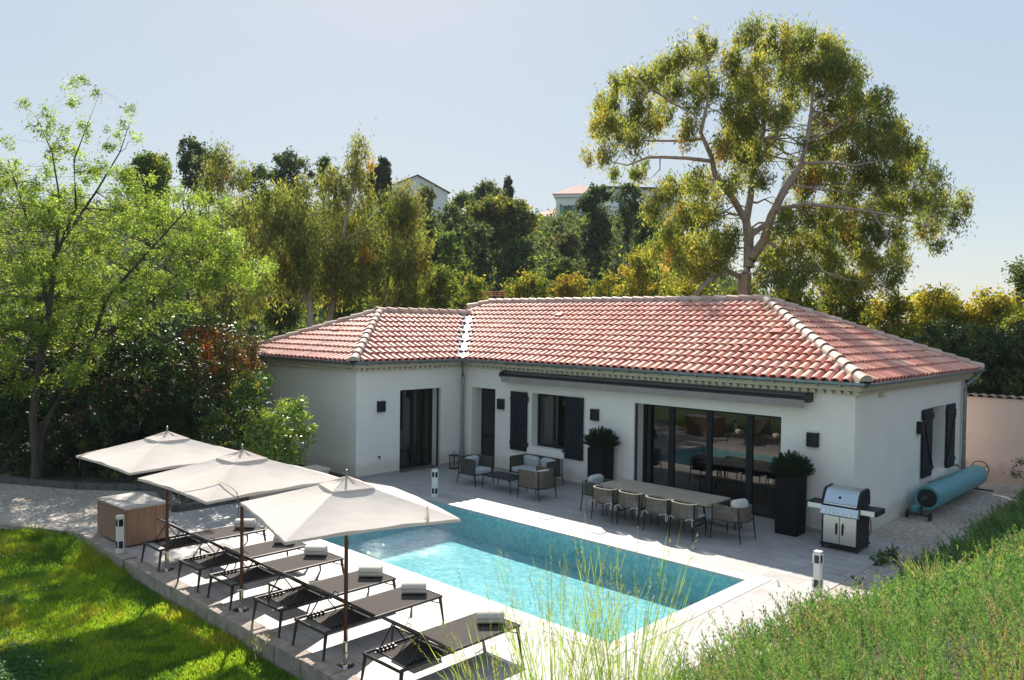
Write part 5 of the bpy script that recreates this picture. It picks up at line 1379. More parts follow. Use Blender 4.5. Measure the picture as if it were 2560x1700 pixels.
# ------------------------------------------------------------------ planters
def planter(loc, lab):
    t = thing('planter', loc, lab, 'planter', 'tall dark square planters with clipped shrubs'); h_ = 1.12; w_ = .215
    b = MB(); b.add([(-w_, -w_, 0), (w_, -w_, 0), (w_, w_, 0), (-w_, w_, 0), (-w_-.01, -w_-.01, h_), (w_+.01, -w_-.01, h_), (w_+.01, w_+.01, h_), (-w_-.01, w_+.01, h_),
        (-w_+.02, -w_+.02, h_), (w_-.02, -w_+.02, h_), (w_-.02, w_-.02, h_), (-w_+.02, w_-.02, h_), (-w_+.02, -w_+.02, h_-.06), (w_-.02, -w_+.02, h_-.06), (w_-.02, w_-.02, h_-.06), (-w_+.02, w_-.02, h_-.06)],
        [(3,2,1,0),(0,1,5,4),(1,2,6,5),(2,3,7,6),(3,0,4,7),(4,5,9,8),(5,6,10,9),(6,7,11,10),(7,4,8,11),(8,9,13,12),(9,10,14,13),(10,11,15,14),(11,8,12,15),(12,13,14,15)])
    b.build('pot', PLANTERM, t, bevel=.006); MB().box(-w_+.025, w_-.025, -w_+.025, w_-.025, h_-.09, h_-.055).build('compost', SOIL, t)
    return t
def pot_shrub(loc, lab):
    t = thing('potted_shrub', loc, lab, 'shrub', 'dark green shrubs in the tall planters'); mb = MB(); C_, A_, S_, K_ = [], [], [], []
    for i in range(330):
        d = unit(1)[0]; d[2] = abs(d[2])*1.1+.12; d /= np.linalg.norm(d); L = RNG.uniform(.36, .46); P_ = [np.array([d[0]*.02, d[1]*.02, -.03]), d*L*.55*np.array([1.1, 1.1, .8]), d*L+np.array([0, 0, .05])]
        if i % 2 == 0: mb.tube([tuple(p) for p in P_], [.007, .005, .002], 4, cap=False)
        n = 44; f = RNG.uniform(.35, 1.04, n)[:, None]; p = P_[0]+(P_[2]-P_[0])*f; ax = unit(n)*.75+d*.75; ax /= np.linalg.norm(ax, axis=1, keepdims=True)
        s = np.cross(ax, unit(n)); s /= np.linalg.norm(s, axis=1, keepdims=True); C_.append(p+ax*.014); A_.append(ax*.023); S_.append(s*.0068); K_.append(np.array([[.012, .032, .014]])*RNG.uniform(.5, 1.7, (n, 1)))
    mb.build('stem', BARK, t); cards('foliage', LEAF, *[np.concatenate(q) for q in (C_, A_, S_, K_)], parent=t); return t
planter((9.95, -.44, 0), 'tall dark square planter right of the sliding window, near the grill'); planter((5.26, -.40, 0), 'tall dark square planter left of the sliding window, behind the table')
ps = pot_shrub((9.95, -.44, 1.1), 'dark green shrub in the right planter, near the grill')
dup(ps, (5.26, -.40, 1.1), 'dark green shrub in the left planter, below the second wall lamp', R(70))

# ------------------------------------------------------------------ gas grill
gr = thing('gas_grill', (11.1, -.66, 0), 'stainless steel gas grill with hood, side shelves and two cupboard doors', 'grill', rz=R(2))
gw, gd = .325, .30
MB().box(-gw, -gw+.03, -gd, gd, .10, .78).box(gw-.03, gw, -gd, gd, .10, .78).box(-gw+.03, gw-.03, gd-.02, gd, .1, .78).box(-gw-.02, gw+.02, -gd-.02, gd+.02, .065, .10).build('cart', DARK, gr, bevel=.004)
for x in (-1, 1):
    dd = MB().box(*sorted((x*.004, x*(gw-.033))), -gd-.004, -gd+.014, .115, .615).build('door', STEEL, gr, bevel=.003)
    MB().tube([(x*.055, -gd-.005, .29), (x*.055, -gd-.03, .31), (x*.055, -gd-.03, .47), (x*.055, -gd-.005, .49)], .013, 8).build('handle', BLACK, dd)
pf = [(-gd-.07, .645), (-gd-.03, .79), (-gd+.05, .80), (-gd+.05, .62), (-gd-.04, .62)]
MB().xprism(pf, -gw-.005, gw+.005).build('control_panel', STEEL_L, gr, bevel=.004)
nrm = Vector((0, -.145, .04)).normalized()
for x in (-.25, -.185, -.115, .05, .19):
    c = Vector((x, -gd-.058, .69)); MB().tube([tuple(c), tuple(c+nrm*.03)], [.024, .02], 12).build('knob', CHROME, gr, smooth=True)
sv = MB()
for i in range(26):
    x = -.29+i*.0225
    if abs(i-13) < 1: continue
    sv.obox((x, -gd-.031, .765), (.007, .004, .04), Matrix.Rotation(R(-15), 3, 'X') @ Matrix.Rotation(R(18 if i < 13 else -18), 3, 'Y'))
sv.build('vent_slot', BLACK, gr)
hood = [(-gd-.02, .815), (-gd-.015, .84), (-gd+.1, 1.03), (-gd+.18, 1.085), (gd-.14, 1.10), (gd-.06, 1.06), (gd-.03, .95), (gd-.03, .815)]
ho = MB().xprism(hood, -gw+.03, gw-.03).build('hood', STEEL_L, gr, bevel=.006)
hood2 = [(y*1.0+(-.012 if y < 0 else .012), z+.012 if z > .9 else z-.01) for y, z in hood]
for x in (-1, 1): MB().xprism(hood2, *sorted((x*(gw-.03), x*(gw+.012)))).build('hood_side', DARK, ho, bevel=.006)
MB().tube([(-gw+.06, -gd+.015, .85), (-gw+.06, -gd-.035, .86), (gw-.06, -gd-.035, .86), (gw-.06, -gd+.015, .85)], .012, 8).build('handle', STEEL, ho, smooth=True)
g0 = Vector((-.02, -gd+.055, .945)); gn = Vector((0, -.19, .115)).normalized()
MB().tube([tuple(g0-gn*.01), tuple(g0+gn*.012)], [.046, .042], 16).build('gauge', CHROME, ho, smooth=True); MB().tube([tuple(g0+gn*.012), tuple(g0+gn*.015)], .03, 14).build('dial', BLACK, ho)
MB().box(-.27, -.215, -.30, -.298, .842, .856).build('badge', BLACK, ho)
for x, w2_ in ((-1, .32), (1, .30)):
    s_ = MB().box(*sorted((x*(gw+.0), x*(gw+w2_-.03))), -gd+.06, gd-.1, .755, .79); s_ = s_.build('side_shelf', DARK, gr, bevel=.006)
    MB().box(*sorted((x*(gw+.01), x*(gw+w2_-.04))), -gd+.035, -gd+.06, .70, .79).build('shelf_front', STEEL, s_, bevel=.004); MB().box(*sorted((x*(gw+w2_-.04), x*(gw+w2_))), -gd+.035, gd-.1, .70, .795).build('shelf_end', DARK, s_, bevel=.01)
for x in (-gw+.02, gw-.02):
    for y in (-gd+.02, gd-.03): MB().tube([(x-.01, y, .032), (x+.01, y, .032)], .032, 12).box(x-.012, x+.012, y-.01, y+.01, .03, .066).build('wheel', BLACK, gr)
MB().tube([(gw+.01, .2, .6), (gw+.05, .22, .5), (gw+.06, .2, .34), (gw+.03, .16, .24)], .01, 6).build('gas_hose', M('red_hose', (.28, .02, .05), .5), gr)

# ------------------------------------------------------------------ pool cover roller
rl = thing('pool_cover_roller', (0, 0, 0), 'rolled up turquoise pool cover on a wheeled reel beside the side wall', 'pool cover')
b = MB(); cxr, czr = 11.40, .42; n = 26
for y, rr in ((3.02, .20), (3.02, .245), (3.0, .255), (6.9, .25), (6.9, .1)):
    b.v += [(cxr+rr*math.cos(2*math.pi*i/n)*(1+.02*math.sin(i)), y, czr-.02+rr*math.sin(2*math.pi*i/n)) for i in range(n)]
for k in range(4): b.f += [(k*n+i, k*n+(i+1)%n, (k+1)*n+(i+1)%n, (k+1)*n+i) for i in range(n)]
b.build('cover', BLUECOV, rl, smooth=True)
MB().tube([(cxr, 3.025, czr-.02), (cxr, 3.04, czr-.02)], .2, 20).build('cover_end', BLACK, rl)
MB().box(11.15, 11.3, 2.78, 3.3, .1, .24).build('cover_flap', BLUECOV, rl, bevel=.03)
MB().tube([(cxr, 2.68, czr), (cxr, 7.05, czr)], .035, 12).build('axle', STEEL, rl, smooth=True)
MB().tube([(cxr, 2.68, .1), (cxr, 2.68, czr+.08)], .02, 6).tube([(11.13, 2.68, .09), (11.56, 2.68, .09)], .018, 6).tube([(11.3, 2.68, .1), (cxr, 2.68, .3)], .012, 6).ball((cxr, 2.68, czr), .05, 8).build('front_stand', BLACK, rl)
for x in (11.12, 11.57): MB().tube([(x-.02, 2.68, .085), (x+.02, 2.68, .085)], .085, 16).build('wheel', BLACK, rl, smooth=True)
b = MB().tube([(cxr, 7.02, .05), (cxr, 7.02, czr)], .02, 6).tube([(11.2, 7.02, .03), (11.75, 7.02, .03)], .02, 6); b.build('rear_stand', BLACK, rl)
b = MB(); b.tube([(cxr+.02+.2*math.cos(2*math.pi*i/20), 7.1, czr+.1+.2*math.sin(2*math.pi*i/20)) for i in range(21)], .012, 6)
for i in range(3): a = 2*math.pi*i/3+.5; b.tube([(cxr+.02, 7.1, czr+.1), (cxr+.02+.2*math.cos(a), 7.1, czr+.1+.2*math.sin(a))], .009, 5)
b.build('hand_wheel', BLACK, rl)

for (x, y), l in (((5.9, -3.05), 'small square skimmer lid set in the sunny paving on the left'), ((7.35, -3.15), 'small square skimmer lid set in the sunny paving near the dining chairs')):
    t = thing('skimmer_lid', (x, y, 0.001), l, 'skimmer lid', 'skimmer lids beside the pool'); MB().box(-.11, .11, -.11, .11, 0, .006).build('frame', STONE, t); MB().box(-.09, .09, -.09, .09, .006, .009).build('lid', WHITEP, t)
t = thing('pool_light', (7.3, -3.735, -.36), 'round underwater pool light on the far pool wall', 'pool light'); MB().tube([(0, 0, 0), (0, -.03, 0)], [.12, .105], 20).build('bezel', BLUECOV, t); MB().tube([(0, -.03, 0), (0, -.034, 0)], .08, 18).build('lens', BLUECOV, t)
# ------------------------------------------------------------------ vegetation
def LB(spec, t0, dt=0.0, sc=1.0, ox=0, oy=0):
    """lobes from rows (u, v, ru, rv): each gets its own distance, real size and depth"""
    out = []
    for row in spec:
        u, v, ru, rv = [k/sc for k in row[:4]]; t = row[4] if len(row) > 4 else t0 + RNG.uniform(-dt, dt)
        u += ox; v += oy; rx = ru*t/FPX; rz = rv*t/FPX; out.append((at(u, v, t), (rx, rx, rz)))
    return out
def G_at(u, v, t):
    p = at(u, v, t); return np.array([p[0], p[1], hz(p[0], p[1])])

# rosemary bank on the right
def bank_x0(y): return 12.2 + .5*min(1, max(0, (y+7.5)/4))
def bank_z(x, y):
    x0 = bank_x0(y); b = 0.06 + 0.42*max(0, x-x0) if x < 15.6 else 0.06 + .42*(15.6-x0) + 0.16*(x-15.6)
    if x < x0: b = 0.06 - 0.9*(x0-x)
    d = math.hypot(x-CAM[0], y-CAM[1]); m_ = 2.1 - 0.27*max(0, d-1.0) - 1.2*max(0, d-5.2)
    if y > 7.2: b -= (y-7.2)*0.25
    return max(min(b, 2.3), m_) + 0.05*math.sin(x*1.9)*math.sin(y*1.3)
bk_ = MB(); nx, ny = 70, 110
for j in range(ny+1):
    for i in range(nx+1): x, y = 11.6+14.4*i/nx, -23+31.6*j/ny; bk_.v.append((x, y, bank_z(x, y)))
for j in range(ny):
    for i in range(nx): k = j*(nx+1)+i; bk_.f.append((k, k+1, k+nx+2, k+nx+1))
md = MB()
for j in range(31):
    for i in range(31): x, y = 6.0+5.6*i/30, -23+12.2*j/30; md.v.append((x, y, max(-.9, bank_z(x, y))))
for j in range(30):
    for i in range(30): k = j*31+i; md.f.append((k, k+1, k+32, k+31))
struct('bank', bk_, SOIL, smooth=True); struct('slope', md, SOIL, smooth=True)
def project(p):
    d = p-CAM; z = d@FW; return 1280+FPX*(d@RT)/z, 850-FPX*(d@UP)/z, z
C_, A_, S_, K_ = [], [], [], []
from mathutils import noise as mnoise
ns = 5600
xs_ = 12.15 + 5.6*RNG.random(ns)**1.1; ys_ = -14.2 + 22.3*RNG.random(ns); ok = xs_ > np.array([bank_x0(b) for b in ys_])-.05
xs_, ys_ = xs_[ok], ys_[ok]
zs_ = np.array([bank_z(a, b) for a, b in zip(xs_, ys_)]); P0 = np.stack([xs_, ys_, zs_], 1)
uu, vv, tt_ = project(P0); ok = (tt_ > 2.2) & (uu < 2800) & (uu > 1250) & (vv < 2100) & (np.hypot(xs_-CAM[0], ys_-CAM[1]) > 2.4)
P0 = P0[ok]; tt_ = tt_[ok]
for p, t in zip(P0, tt_):
    pn = mnoise.noise(Vector((p[0]*.8, p[1]*.8, 3.1))); p2 = mnoise.noise(Vector((p[0]*2.4, p[1]*2.4, 9.1)))
    if p2 < -.22 and RNG.random() < .75: continue
    edge = min(1, (p[0]-bank_x0(p[1]))/.6+.75); mound = max(.2, .32 + .42*p2 + .2*pn)
    deadp = .05 + .55*max(0, pn+p2*.4+.25*(t < 6.5)+.10*(p[0] > 14)-.08)
    gdir = np.array([RNG.normal()*.22-.1, RNG.normal()*.22-.08, 0])
    for q in range(6):
        hgt = (mound*.7 + .08 + .26*RNG.random()**2.2) * (1.25 if p[1] < -8.5 else (1.0 if p[1] < -5 else .72)) * edge
        d = np.array([RNG.normal()*.3, RNG.normal()*.3, 1.0])+gdir; d /= np.linalg.norm(d)
        near = t < 8.5; n = 72 if near else 26; o = p+np.array([RNG.normal()*.06, RNG.normal()*.06, -.02])
        f = RNG.uniform(.25, 1.0, n)[:, None]; bend = np.array([RNG.normal()*.15, RNG.normal()*.15, 0])
        c = o + d*hgt*f + bend*f*f*hgt
        ax = unit(n)*.62 + d*.95; ax /= np.linalg.norm(ax, axis=1, keepdims=True)
        l = .0155*(1.15-.5*f) if near else .024; wd = .0033 if near else .007
        s = np.cross(ax, unit(n)); s /= np.linalg.norm(s, axis=1, keepdims=True)
        base = np.array([.15, .25, .08]) if RNG.random() < .6 else np.array([.085, .165, .062])
        if RNG.random() < deadp: base = np.array([[.30, .22, .16], [.24, .2, .12], [.34, .25, .2], [.18, .15, .09]][RNG.integers(4)])
        C_.append(c+ax*l); A_.append(ax*l); S_.append(s*wd); K_.append(base*RNG.uniform(.65, 1.3, (n, 1)))
ro = cards('rosemary_bank', NEEDLE, *[np.concatenate(q) for q in (C_, A_, S_, K_)])
tag(ro, None, None, None, 'stuff')

# tall ornamental grass, three clumps in the foreground
def grass_clump(name, base, n, L, spread, lab, grp, pal, wd=.0047, lean=(0, 0), plume=0.25, seg=7):
    t = thing(name, base, lab, 'grass', grp); C_, A_, S_, K_ = [], [], [], []; C2, A2, S2, K2 = [], [], [], []
    for i in range(n):
        a = RNG.uniform(0, 2*math.pi); r = RNG.random()**.6; l = L*RNG.uniform(.55, 1.05); out = np.array([math.cos(a), math.sin(a), 0])*r*spread + np.array([*lean, 0])
        p0 = np.array([math.cos(a), math.sin(a), 0])*RNG.random()*.14; dr = RNG.uniform(.0, .5); pts = []
        for k in range(seg+1):
            f = k/seg; pts.append(p0 + out*f**1.4*l + np.array([0, 0, l*(f - dr*f**3*.55)]))
        pts = np.array(pts); col = np.array(pal[RNG.integers(len(pal))])*RNG.uniform(.75, 1.25)
        seed = RNG.random() < plume
        for k in range(seg):
            d = pts[k+1]-pts[k]; s = np.cross(d, RNG.normal(size=3)); s /= np.linalg.norm(s); w_ = wd*(1-.7*k/seg)*(0.6 if seed else 1)
            C_.append((pts[k]+pts[k+1])/2); A_.append(d*.56); S_.append(s*w_); K_.append(col)
        if seed:
            for q in range(46):
                f = 1-.32*RNG.random(); k = min(seg-1, int(f*seg)); p = pts[k]+(pts[k+1]-pts[k])*(f*seg-k); d = unit(1)[0]*.6+(pts[k+1]-pts[k])/np.linalg.norm(pts[k+1]-pts[k]); d /= np.linalg.norm(d)
                s = np.cross(d, unit(1)[0]); s /= np.linalg.norm(s); C2.append(p+d*.012); A2.append(d*.014); S2.append(s*.0016); K2.append(np.array([.30, .27, .14])*RNG.uniform(.6, 1.1) if RNG.random() < .5 else np.array([.18, .25, .06]))
    cards('blades', GRASS, *[np.array(q) for q in (C_, A_, S_, K_)], parent=t)
    if C2: cards('seed_head', GRASS, *[np.array(q) for q in (C2, A2, S2, K2)], parent=t)
    return t
gp = [(.17, .30, .045), (.13, .25, .045), (.22, .31, .055), (.08, .18, .04), (.2, .24, .08)]
def on_bank(u, v, t): p = at(u, v, t); return (p[0], p[1], bank_z(p[0], p[1])-.03)
grass_clump('ornamental_grass', on_bank(1560, 1760, 4.7), 290, 1.85, .30, 'tall green ornamental grass in the foreground, right clump over the pool corner', 'ornamental grasses in the foreground', gp)
grass_clump('ornamental_grass', on_bank(1400, 1760, 4.9), 240, 1.7, .28, 'tall green ornamental grass in the foreground, middle clump', 'ornamental grasses in the foreground', gp)
grass_clump('ornamental_grass', on_bank(1250, 1780, 5.1), 110, 1.4, .36, 'thin arching ornamental grass in the foreground, left clump beside the nearest lounger', 'ornamental grasses in the foreground', gp, lean=(-.1, -.03))
grass_clump('dry_grass', on_bank(2330, 1380, 11.0), 160, .62, .9, 'dry tan grass tuft at the far edge of the rosemary bank', None, [(.4, .34, .22), (.3, .3, .16), (.22, .27, .1)], wd=.005, plume=.1)
grass_clump('wild_grass', on_bank(2480, 1340, 9.5), 14, .85, .18, 'single tall seeding grass stem above the rosemary bank on the right', None, [(.3, .3, .13), (.35, .25, .12)], wd=.003, plume=.9)
grass_clump('wild_grass', on_bank(2545, 1760, 4.6), 26, .8, .35, 'yellow grass stalks at the bottom right corner', None, [(.4, .3, .06), (.3, .33, .06)], wd=.003, plume=.2)

# lawn blades
def vis(P_, mg=120):
    u, v, t = project(P_); return (t > 1) & (u > -mg) & (u < 2560+mg) & (v < 1700+mg) & (v > 700)
n = 620000
x = RNG.uniform(-7, 11.5, n); y = -10.38 - 6.2*RNG.random(n); top = np.where(x > .4, -10.37, -10.5+(x-.4)*.52); okk = y < top
x, y = x[okk], y[okk]
def lz(x, y): return -0.25 + 0.19*np.clip((1.8-x)/1.8, 0, 1) + 0.02*np.sin(x*2.1)*np.cos(y*1.7) - 0.02*np.clip(-10.4-y, 0, None)
Pg = np.stack([x, y, lz(x, y)], 1); Pg = Pg[vis(Pg)]
pn = np.array([mnoise.noise(Vector((a*1.1, b*1.1, 0))) + .5*mnoise.noise(Vector((a*3.3, b*3.3, 5))) for a, b in Pg[:, :2]])
n = len(Pg); hh = (.032 + .022*np.clip(pn+.3, 0, 1.2))*RNG.uniform(.6, 1.4, n)
edge = np.clip(1-(-10.4-Pg[:, 1])/.5, 0, 1)*(Pg[:, 0] < 3.2)*.9; hh *= 1+edge*1.2
ax = RNG.normal(size=(n, 3))*.45; ax[:, 2] = 1; ax /= np.linalg.norm(ax, axis=1, keepdims=True); s = np.cross(ax, unit(n)); s /= np.linalg.norm(s, axis=1, keepdims=True)
cg = np.array([[.18, .28, .03]])*np.ones((n, 1)); dk_ = pn < -.12; cg[dk_] = (.10, .19, .028); yl = pn > .3; cg[yl] = (.26, .30, .04)
cards('lawn_grass', GRASS, Pg+ax*hh[:, None], ax*hh[:, None], s*.0075, cg*RNG.uniform(.6, 1.4, (n, 1)))['kind'] = 'stuff'
# clover patches with white heads
n = 26000; ce = np.array([(2.4, -12.9), (3.4, -13.1), (1.6, -12.4), (5.6, -12.6), (4.6, -13.0), (1.2, -13.0), (2.9, -12.5), (6.2, -12.9), (0.6, -12.6)]); k = RNG.integers(0, len(ce), n)
xy = ce[k]+RNG.normal(size=(n, 2))*np.array([.42, .24]); Pc = np.stack([xy[:, 0], xy[:, 1], lz(xy[:, 0], xy[:, 1])+RNG.uniform(.05, .10, n)], 1)
ax = unit(n); ax[:, 2] *= .35; ax /= np.linalg.norm(ax, axis=1, keepdims=True); s = np.cross(ax, np.array([0, 0, 1.])+RNG.normal(size=(n, 3))*.3); s /= np.linalg.norm(s, axis=1, keepdims=True)
cards('clover', LEAF, Pc, ax*.017, s*.014, np.array([[.05, .13, .03]])*RNG.uniform(.6, 1.7, (n, 1)))['kind'] = 'stuff'
fl = MB()
for i in range(170):
    c = ce[RNG.integers(len(ce))]+RNG.normal(size=2)*np.array([.6, .35]) if i < 130 else np.array([RNG.uniform(-1, 6), RNG.uniform(-13, -11)])
    fl.ball((c[0], c[1], float(lz(c[0], c[1]))+RNG.uniform(.1, .13)), .011, 6)
tag(fl.build('clover_flower', PETAL), None, None, None, 'stuff'); 
fa = fl
for o in [bpy.data.objects['clover_flower']]:
    a = o.data.attributes.new('col', 'FLOAT_COLOR', 'FACE'); a.data.foreach_set('color', np.tile(np.array([.62, .6, .5, 1], np.float32), len(o.data.polygons)))
for i, (x, y, sz, nb) in enumerate(((1.0, -10.75, .34, 130), (0.3, -10.95, .4, 150), (-.5, -11.5, .36, 130), (2.35, -10.52, .36, 110), (1.75, -10.6, .3, 90), (3.35, -10.55, .26, 60))):
    grass_clump('grass_tuft', (x, y, float(lz(x, y))), nb, sz, .55, ('tall grass tuft by the kerb in front of the gravel court', 'widest tall grass tuft at the curve of the gravel kerb', 'leftmost tall grass tuft along the gravel kerb', 'tall grass tuft at the foot of the left bollard lamp', 'tall grass tuft below the left corner of the wooden box', 'small grass tuft under the broken kerb end')[i], 'tall grass tufts along the kerb', [(.13, .22, .025), (.2, .27, .03), (.1, .18, .03)], wd=.006, plume=.05, seg=4)
grass_clump('grass_tuft', (7.6, -10.42, -.2), 40, .42, .5, 'thin wispy grass growing at the wall foot below the second lounger', 'tall grass tufts along the kerb', [(.12, .17, .05), (.3, .28, .15)], wd=.003, plume=.3, seg=4)
# weeds and small round shrubs
def bush(name, lab, base, lobes, pal, cat='shrub', grp=None, mat=None, **k):
    return tree(name, lab, base, lobes, k.pop('trunk', .03), pal, cat, grp, mat or LEAF_SHINY, stem='stem', crown='foliage', **k)
bush('weed', 'leafy green weed where the patio meets the gravel strip', (11.98, -1.1, 0), [((11.98, -1.1, .1), (.17, .2, .12)), ((11.9, -1.35, .07), (.12, .12, .08)), ((12.02, -.95, .16), (.1, .1, .12))], [(.05, .1, .03), (.07, .13, .035)], 'weed', dens=600, clump=.07, per=12, ln=.035, wd=.017, trunk=.006)
bush('weed', 'tiny flat weed on the gravel beside the rosemary', (12.05, -2.5, 0), [((12.05, -2.5, .04), (.14, .12, .05))], [(.05, .1, .03)], 'weed', dens=200, clump=.05, per=10, ln=.025, wd=.012, trunk=.004)
bush('round_shrub', 'dark rounded shrub against the pink garden wall', (12.75, 7.3, 0), [((12.8, 7.2, .5), (.75, .7, .6)), ((13.5, 6.6, .6), (.7, .7, .6))], [(.02, .045, .018), (.03, .06, .02)], dens=90, clump=.12, per=40, ln=.03, wd=.012)

# shrubs in the bed
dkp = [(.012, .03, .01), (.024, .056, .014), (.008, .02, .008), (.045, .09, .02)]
rdp = [(.03, .055, .015), (.05, .05, .018), (.12, .05, .02), (.02, .035, .012), (.07, .075, .02)]
def gb_(x, y): return (x, y, .05)
K = dict(dens=90, clump=.2, per=36, ln=.05, wd=.02, shell=.45)
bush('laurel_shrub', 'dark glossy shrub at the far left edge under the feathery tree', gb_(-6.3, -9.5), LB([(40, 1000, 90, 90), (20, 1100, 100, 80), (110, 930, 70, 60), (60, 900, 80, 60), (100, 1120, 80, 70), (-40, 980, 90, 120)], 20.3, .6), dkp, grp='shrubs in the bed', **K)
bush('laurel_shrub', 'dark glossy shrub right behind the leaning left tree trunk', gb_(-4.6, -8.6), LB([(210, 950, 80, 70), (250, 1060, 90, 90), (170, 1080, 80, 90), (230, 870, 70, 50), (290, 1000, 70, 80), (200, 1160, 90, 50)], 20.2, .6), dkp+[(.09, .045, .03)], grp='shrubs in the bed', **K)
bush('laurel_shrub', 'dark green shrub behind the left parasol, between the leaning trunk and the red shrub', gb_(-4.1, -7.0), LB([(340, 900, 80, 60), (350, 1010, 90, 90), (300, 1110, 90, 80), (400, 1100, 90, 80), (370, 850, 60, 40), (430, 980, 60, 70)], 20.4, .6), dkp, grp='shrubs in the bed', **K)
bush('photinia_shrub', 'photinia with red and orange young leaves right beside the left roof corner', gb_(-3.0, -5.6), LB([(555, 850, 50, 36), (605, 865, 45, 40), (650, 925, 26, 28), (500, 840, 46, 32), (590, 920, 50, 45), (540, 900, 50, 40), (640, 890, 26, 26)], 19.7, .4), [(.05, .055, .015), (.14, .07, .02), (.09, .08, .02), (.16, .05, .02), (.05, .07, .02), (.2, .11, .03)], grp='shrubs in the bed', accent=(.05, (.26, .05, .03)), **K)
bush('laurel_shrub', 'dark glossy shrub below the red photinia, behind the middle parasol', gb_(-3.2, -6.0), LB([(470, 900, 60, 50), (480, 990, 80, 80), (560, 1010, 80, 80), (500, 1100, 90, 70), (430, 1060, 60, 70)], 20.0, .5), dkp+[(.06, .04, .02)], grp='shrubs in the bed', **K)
bush('pittosporum_shrub', 'mid green shrub below the red photinia with yellow green shoot tips', gb_(-2.1, -5.6), LB([(610, 1000, 60, 60), (640, 960, 45, 40), (570, 1080, 70, 60), (630, 1070, 60, 70), (520, 1130, 70, 50), (655, 1010, 30, 60)], 18.9, .4), [(.05, .10, .02), (.08, .14, .025), (.03, .06, .02)], grp='shrubs in the bed', accent=(.08, (.3, .27, .03)), **K)
bush('pittosporum_shrub', 'bright glossy shrub in front of the wing wall, its leaves glinting white', gb_(-2.0, -4.7), LB([(715, 1060, 55, 50), (750, 1040, 28, 45), (680, 1090, 50, 60), (740, 1110, 45, 50), (700, 1150, 60, 35), (655, 1060, 40, 50), (750, 1008, 16, 22), (770, 1075, 22, 30), (720, 1020, 30, 28), (690, 1120, 60, 40), (640, 1110, 50, 40)], 18.3, .25), [(.13, .21, .04), (.18, .24, .05), (.09, .15, .035)], mat=LEAF_GLINT, grp='shrubs in the bed', dens=170, clump=.13, per=34, ln=.042, wd=.015, shell=.45)
bush('added_dark_hedge', 'added dark hedge blocking the sun behind the bed on the left', (-7.5, -6.5, .0), LB([(u, v, 95, 80) for u in range(-30, 640, 75) for v in (870, 990, 1110)], 22.6, .7), [(.009, .022, .008), (.014, .034, .011), (.022, .05, .014)], dens=30, clump=.35, per=60, ln=.07, wd=.03, shell=.35, nlimb=14, trunk=.1)  # hedge added behind the shrubs to block sun and keep their gaps dark
bush('ground_shrub', 'low yellow green ground cover at the bed edge under the parasols', gb_(-1.4, -7.3), LB([(400, 1205, 60, 12), (500, 1210, 70, 14), (600, 1210, 50, 14), (260, 1190, 50, 14)], 18.6, .3), [(.10, .15, .03), (.05, .09, .02)], dens=60, clump=.12, per=24, ln=.035, wd=.015, grp='shrubs in the bed', trunk=.015)

# feathery tree on the left
b1 = np.array([-4.77, -9.57, 0.0]); tR = 19.2
def PL(*r): return [tuple(at(*q)) for q in r]
limbs = [([tuple(b1-[0, 0, .1])]+PL((100, 1080, 19.2), (165, 970, 19.3), (225, 870, 19.5), (300, 810, 19.8), (395, 735, 20.2), (440, 690, 20.6)), [.17, .15, .13, .12, .1, .08, .05]),
         (PL((92, 1190, 19.15), (82, 1040, 19.0), (100, 900, 18.9), (122, 780, 18.8), (140, 640, 18.8), (150, 500, 18.9)), [.14, .12, .11, .09, .07, .04]),
         (PL((122, 780, 18.8), (95, 640, 19.4), (60, 520, 19.8), (20, 400, 20)), [.07, .06, .045, .02]),
         (PL((140, 640, 18.8), (190, 520, 18.4), (185, 400, 18.2), (250, 230, 18.2)), [.06, .045, .025, .008]),
         (PL((150, 500, 18.9), (130, 380, 18.9), (90, 290, 18.9)), [.035, .02, .007]), (PL((130, 640, 18.8), (240, 480, 19.2), (300, 380, 19.3), (335, 275, 19.4)), [.05, .035, .02, .006]),
         (PL((225, 870, 19.5), (270, 740, 19.2), (380, 620, 19.2), (470, 520, 19.4)), [.08, .06, .04, .015]), (PL((300, 810, 19.8), (420, 850, 19.4), (520, 800, 20)), [.06, .04, .015]),
         (PL((440, 690, 20.6), (520, 640, 21), (600, 560, 21.5)), [.05, .035, .012]), (PL((395, 735, 20.2), (470, 700, 21), (560, 690, 21.4), (615, 740, 21.6)), [.05, .035, .02, .008])]
lob = LB([(70, 265, 26, 16), (120, 290, 30, 22), (95, 315, 26, 20), (190, 215, 24, 14), (215, 200, 14, 10), (245, 232, 18, 12), (180, 255, 28, 18), (150, 330, 34, 24), (205, 310, 26, 18), (130, 380, 36, 26), (185, 385, 34, 22), (325, 275, 14, 10), (310, 305, 18, 12), (290, 335, 26, 14), (340, 345, 18, 8), (275, 365, 26, 18), (210, 335, 18, 14),
          (20, 360, 24, 20), (30, 420, 40, 28), (0, 470, 50, 40)], 19, .5)
poly = [(-40, 400), (40, 430), (110, 400), (200, 400), (260, 400), (330, 440), (420, 450), (520, 470), (600, 520), (655, 580), (670, 650), (640, 720), (560, 740), (470, 760), (400, 800), (300, 850), (180, 890), (60, 920), (-40, 900)]
def inside(p, poly):
    x, y = p; c = False
    for (x1, y1), (x2, y2) in zip(poly, poly[1:]+poly[:1]):
        if (y1 > y) != (y2 > y) and x < (x2-x1)*(y-y1)/(y2-y1)+x1: c = not c
    return c
lob += LB([(RNG.uniform(-30, 260), RNG.uniform(620, 980), RNG.uniform(30, 50), RNG.uniform(18, 30)) for _ in range(34)], 18.9, .9)
cnt = 0
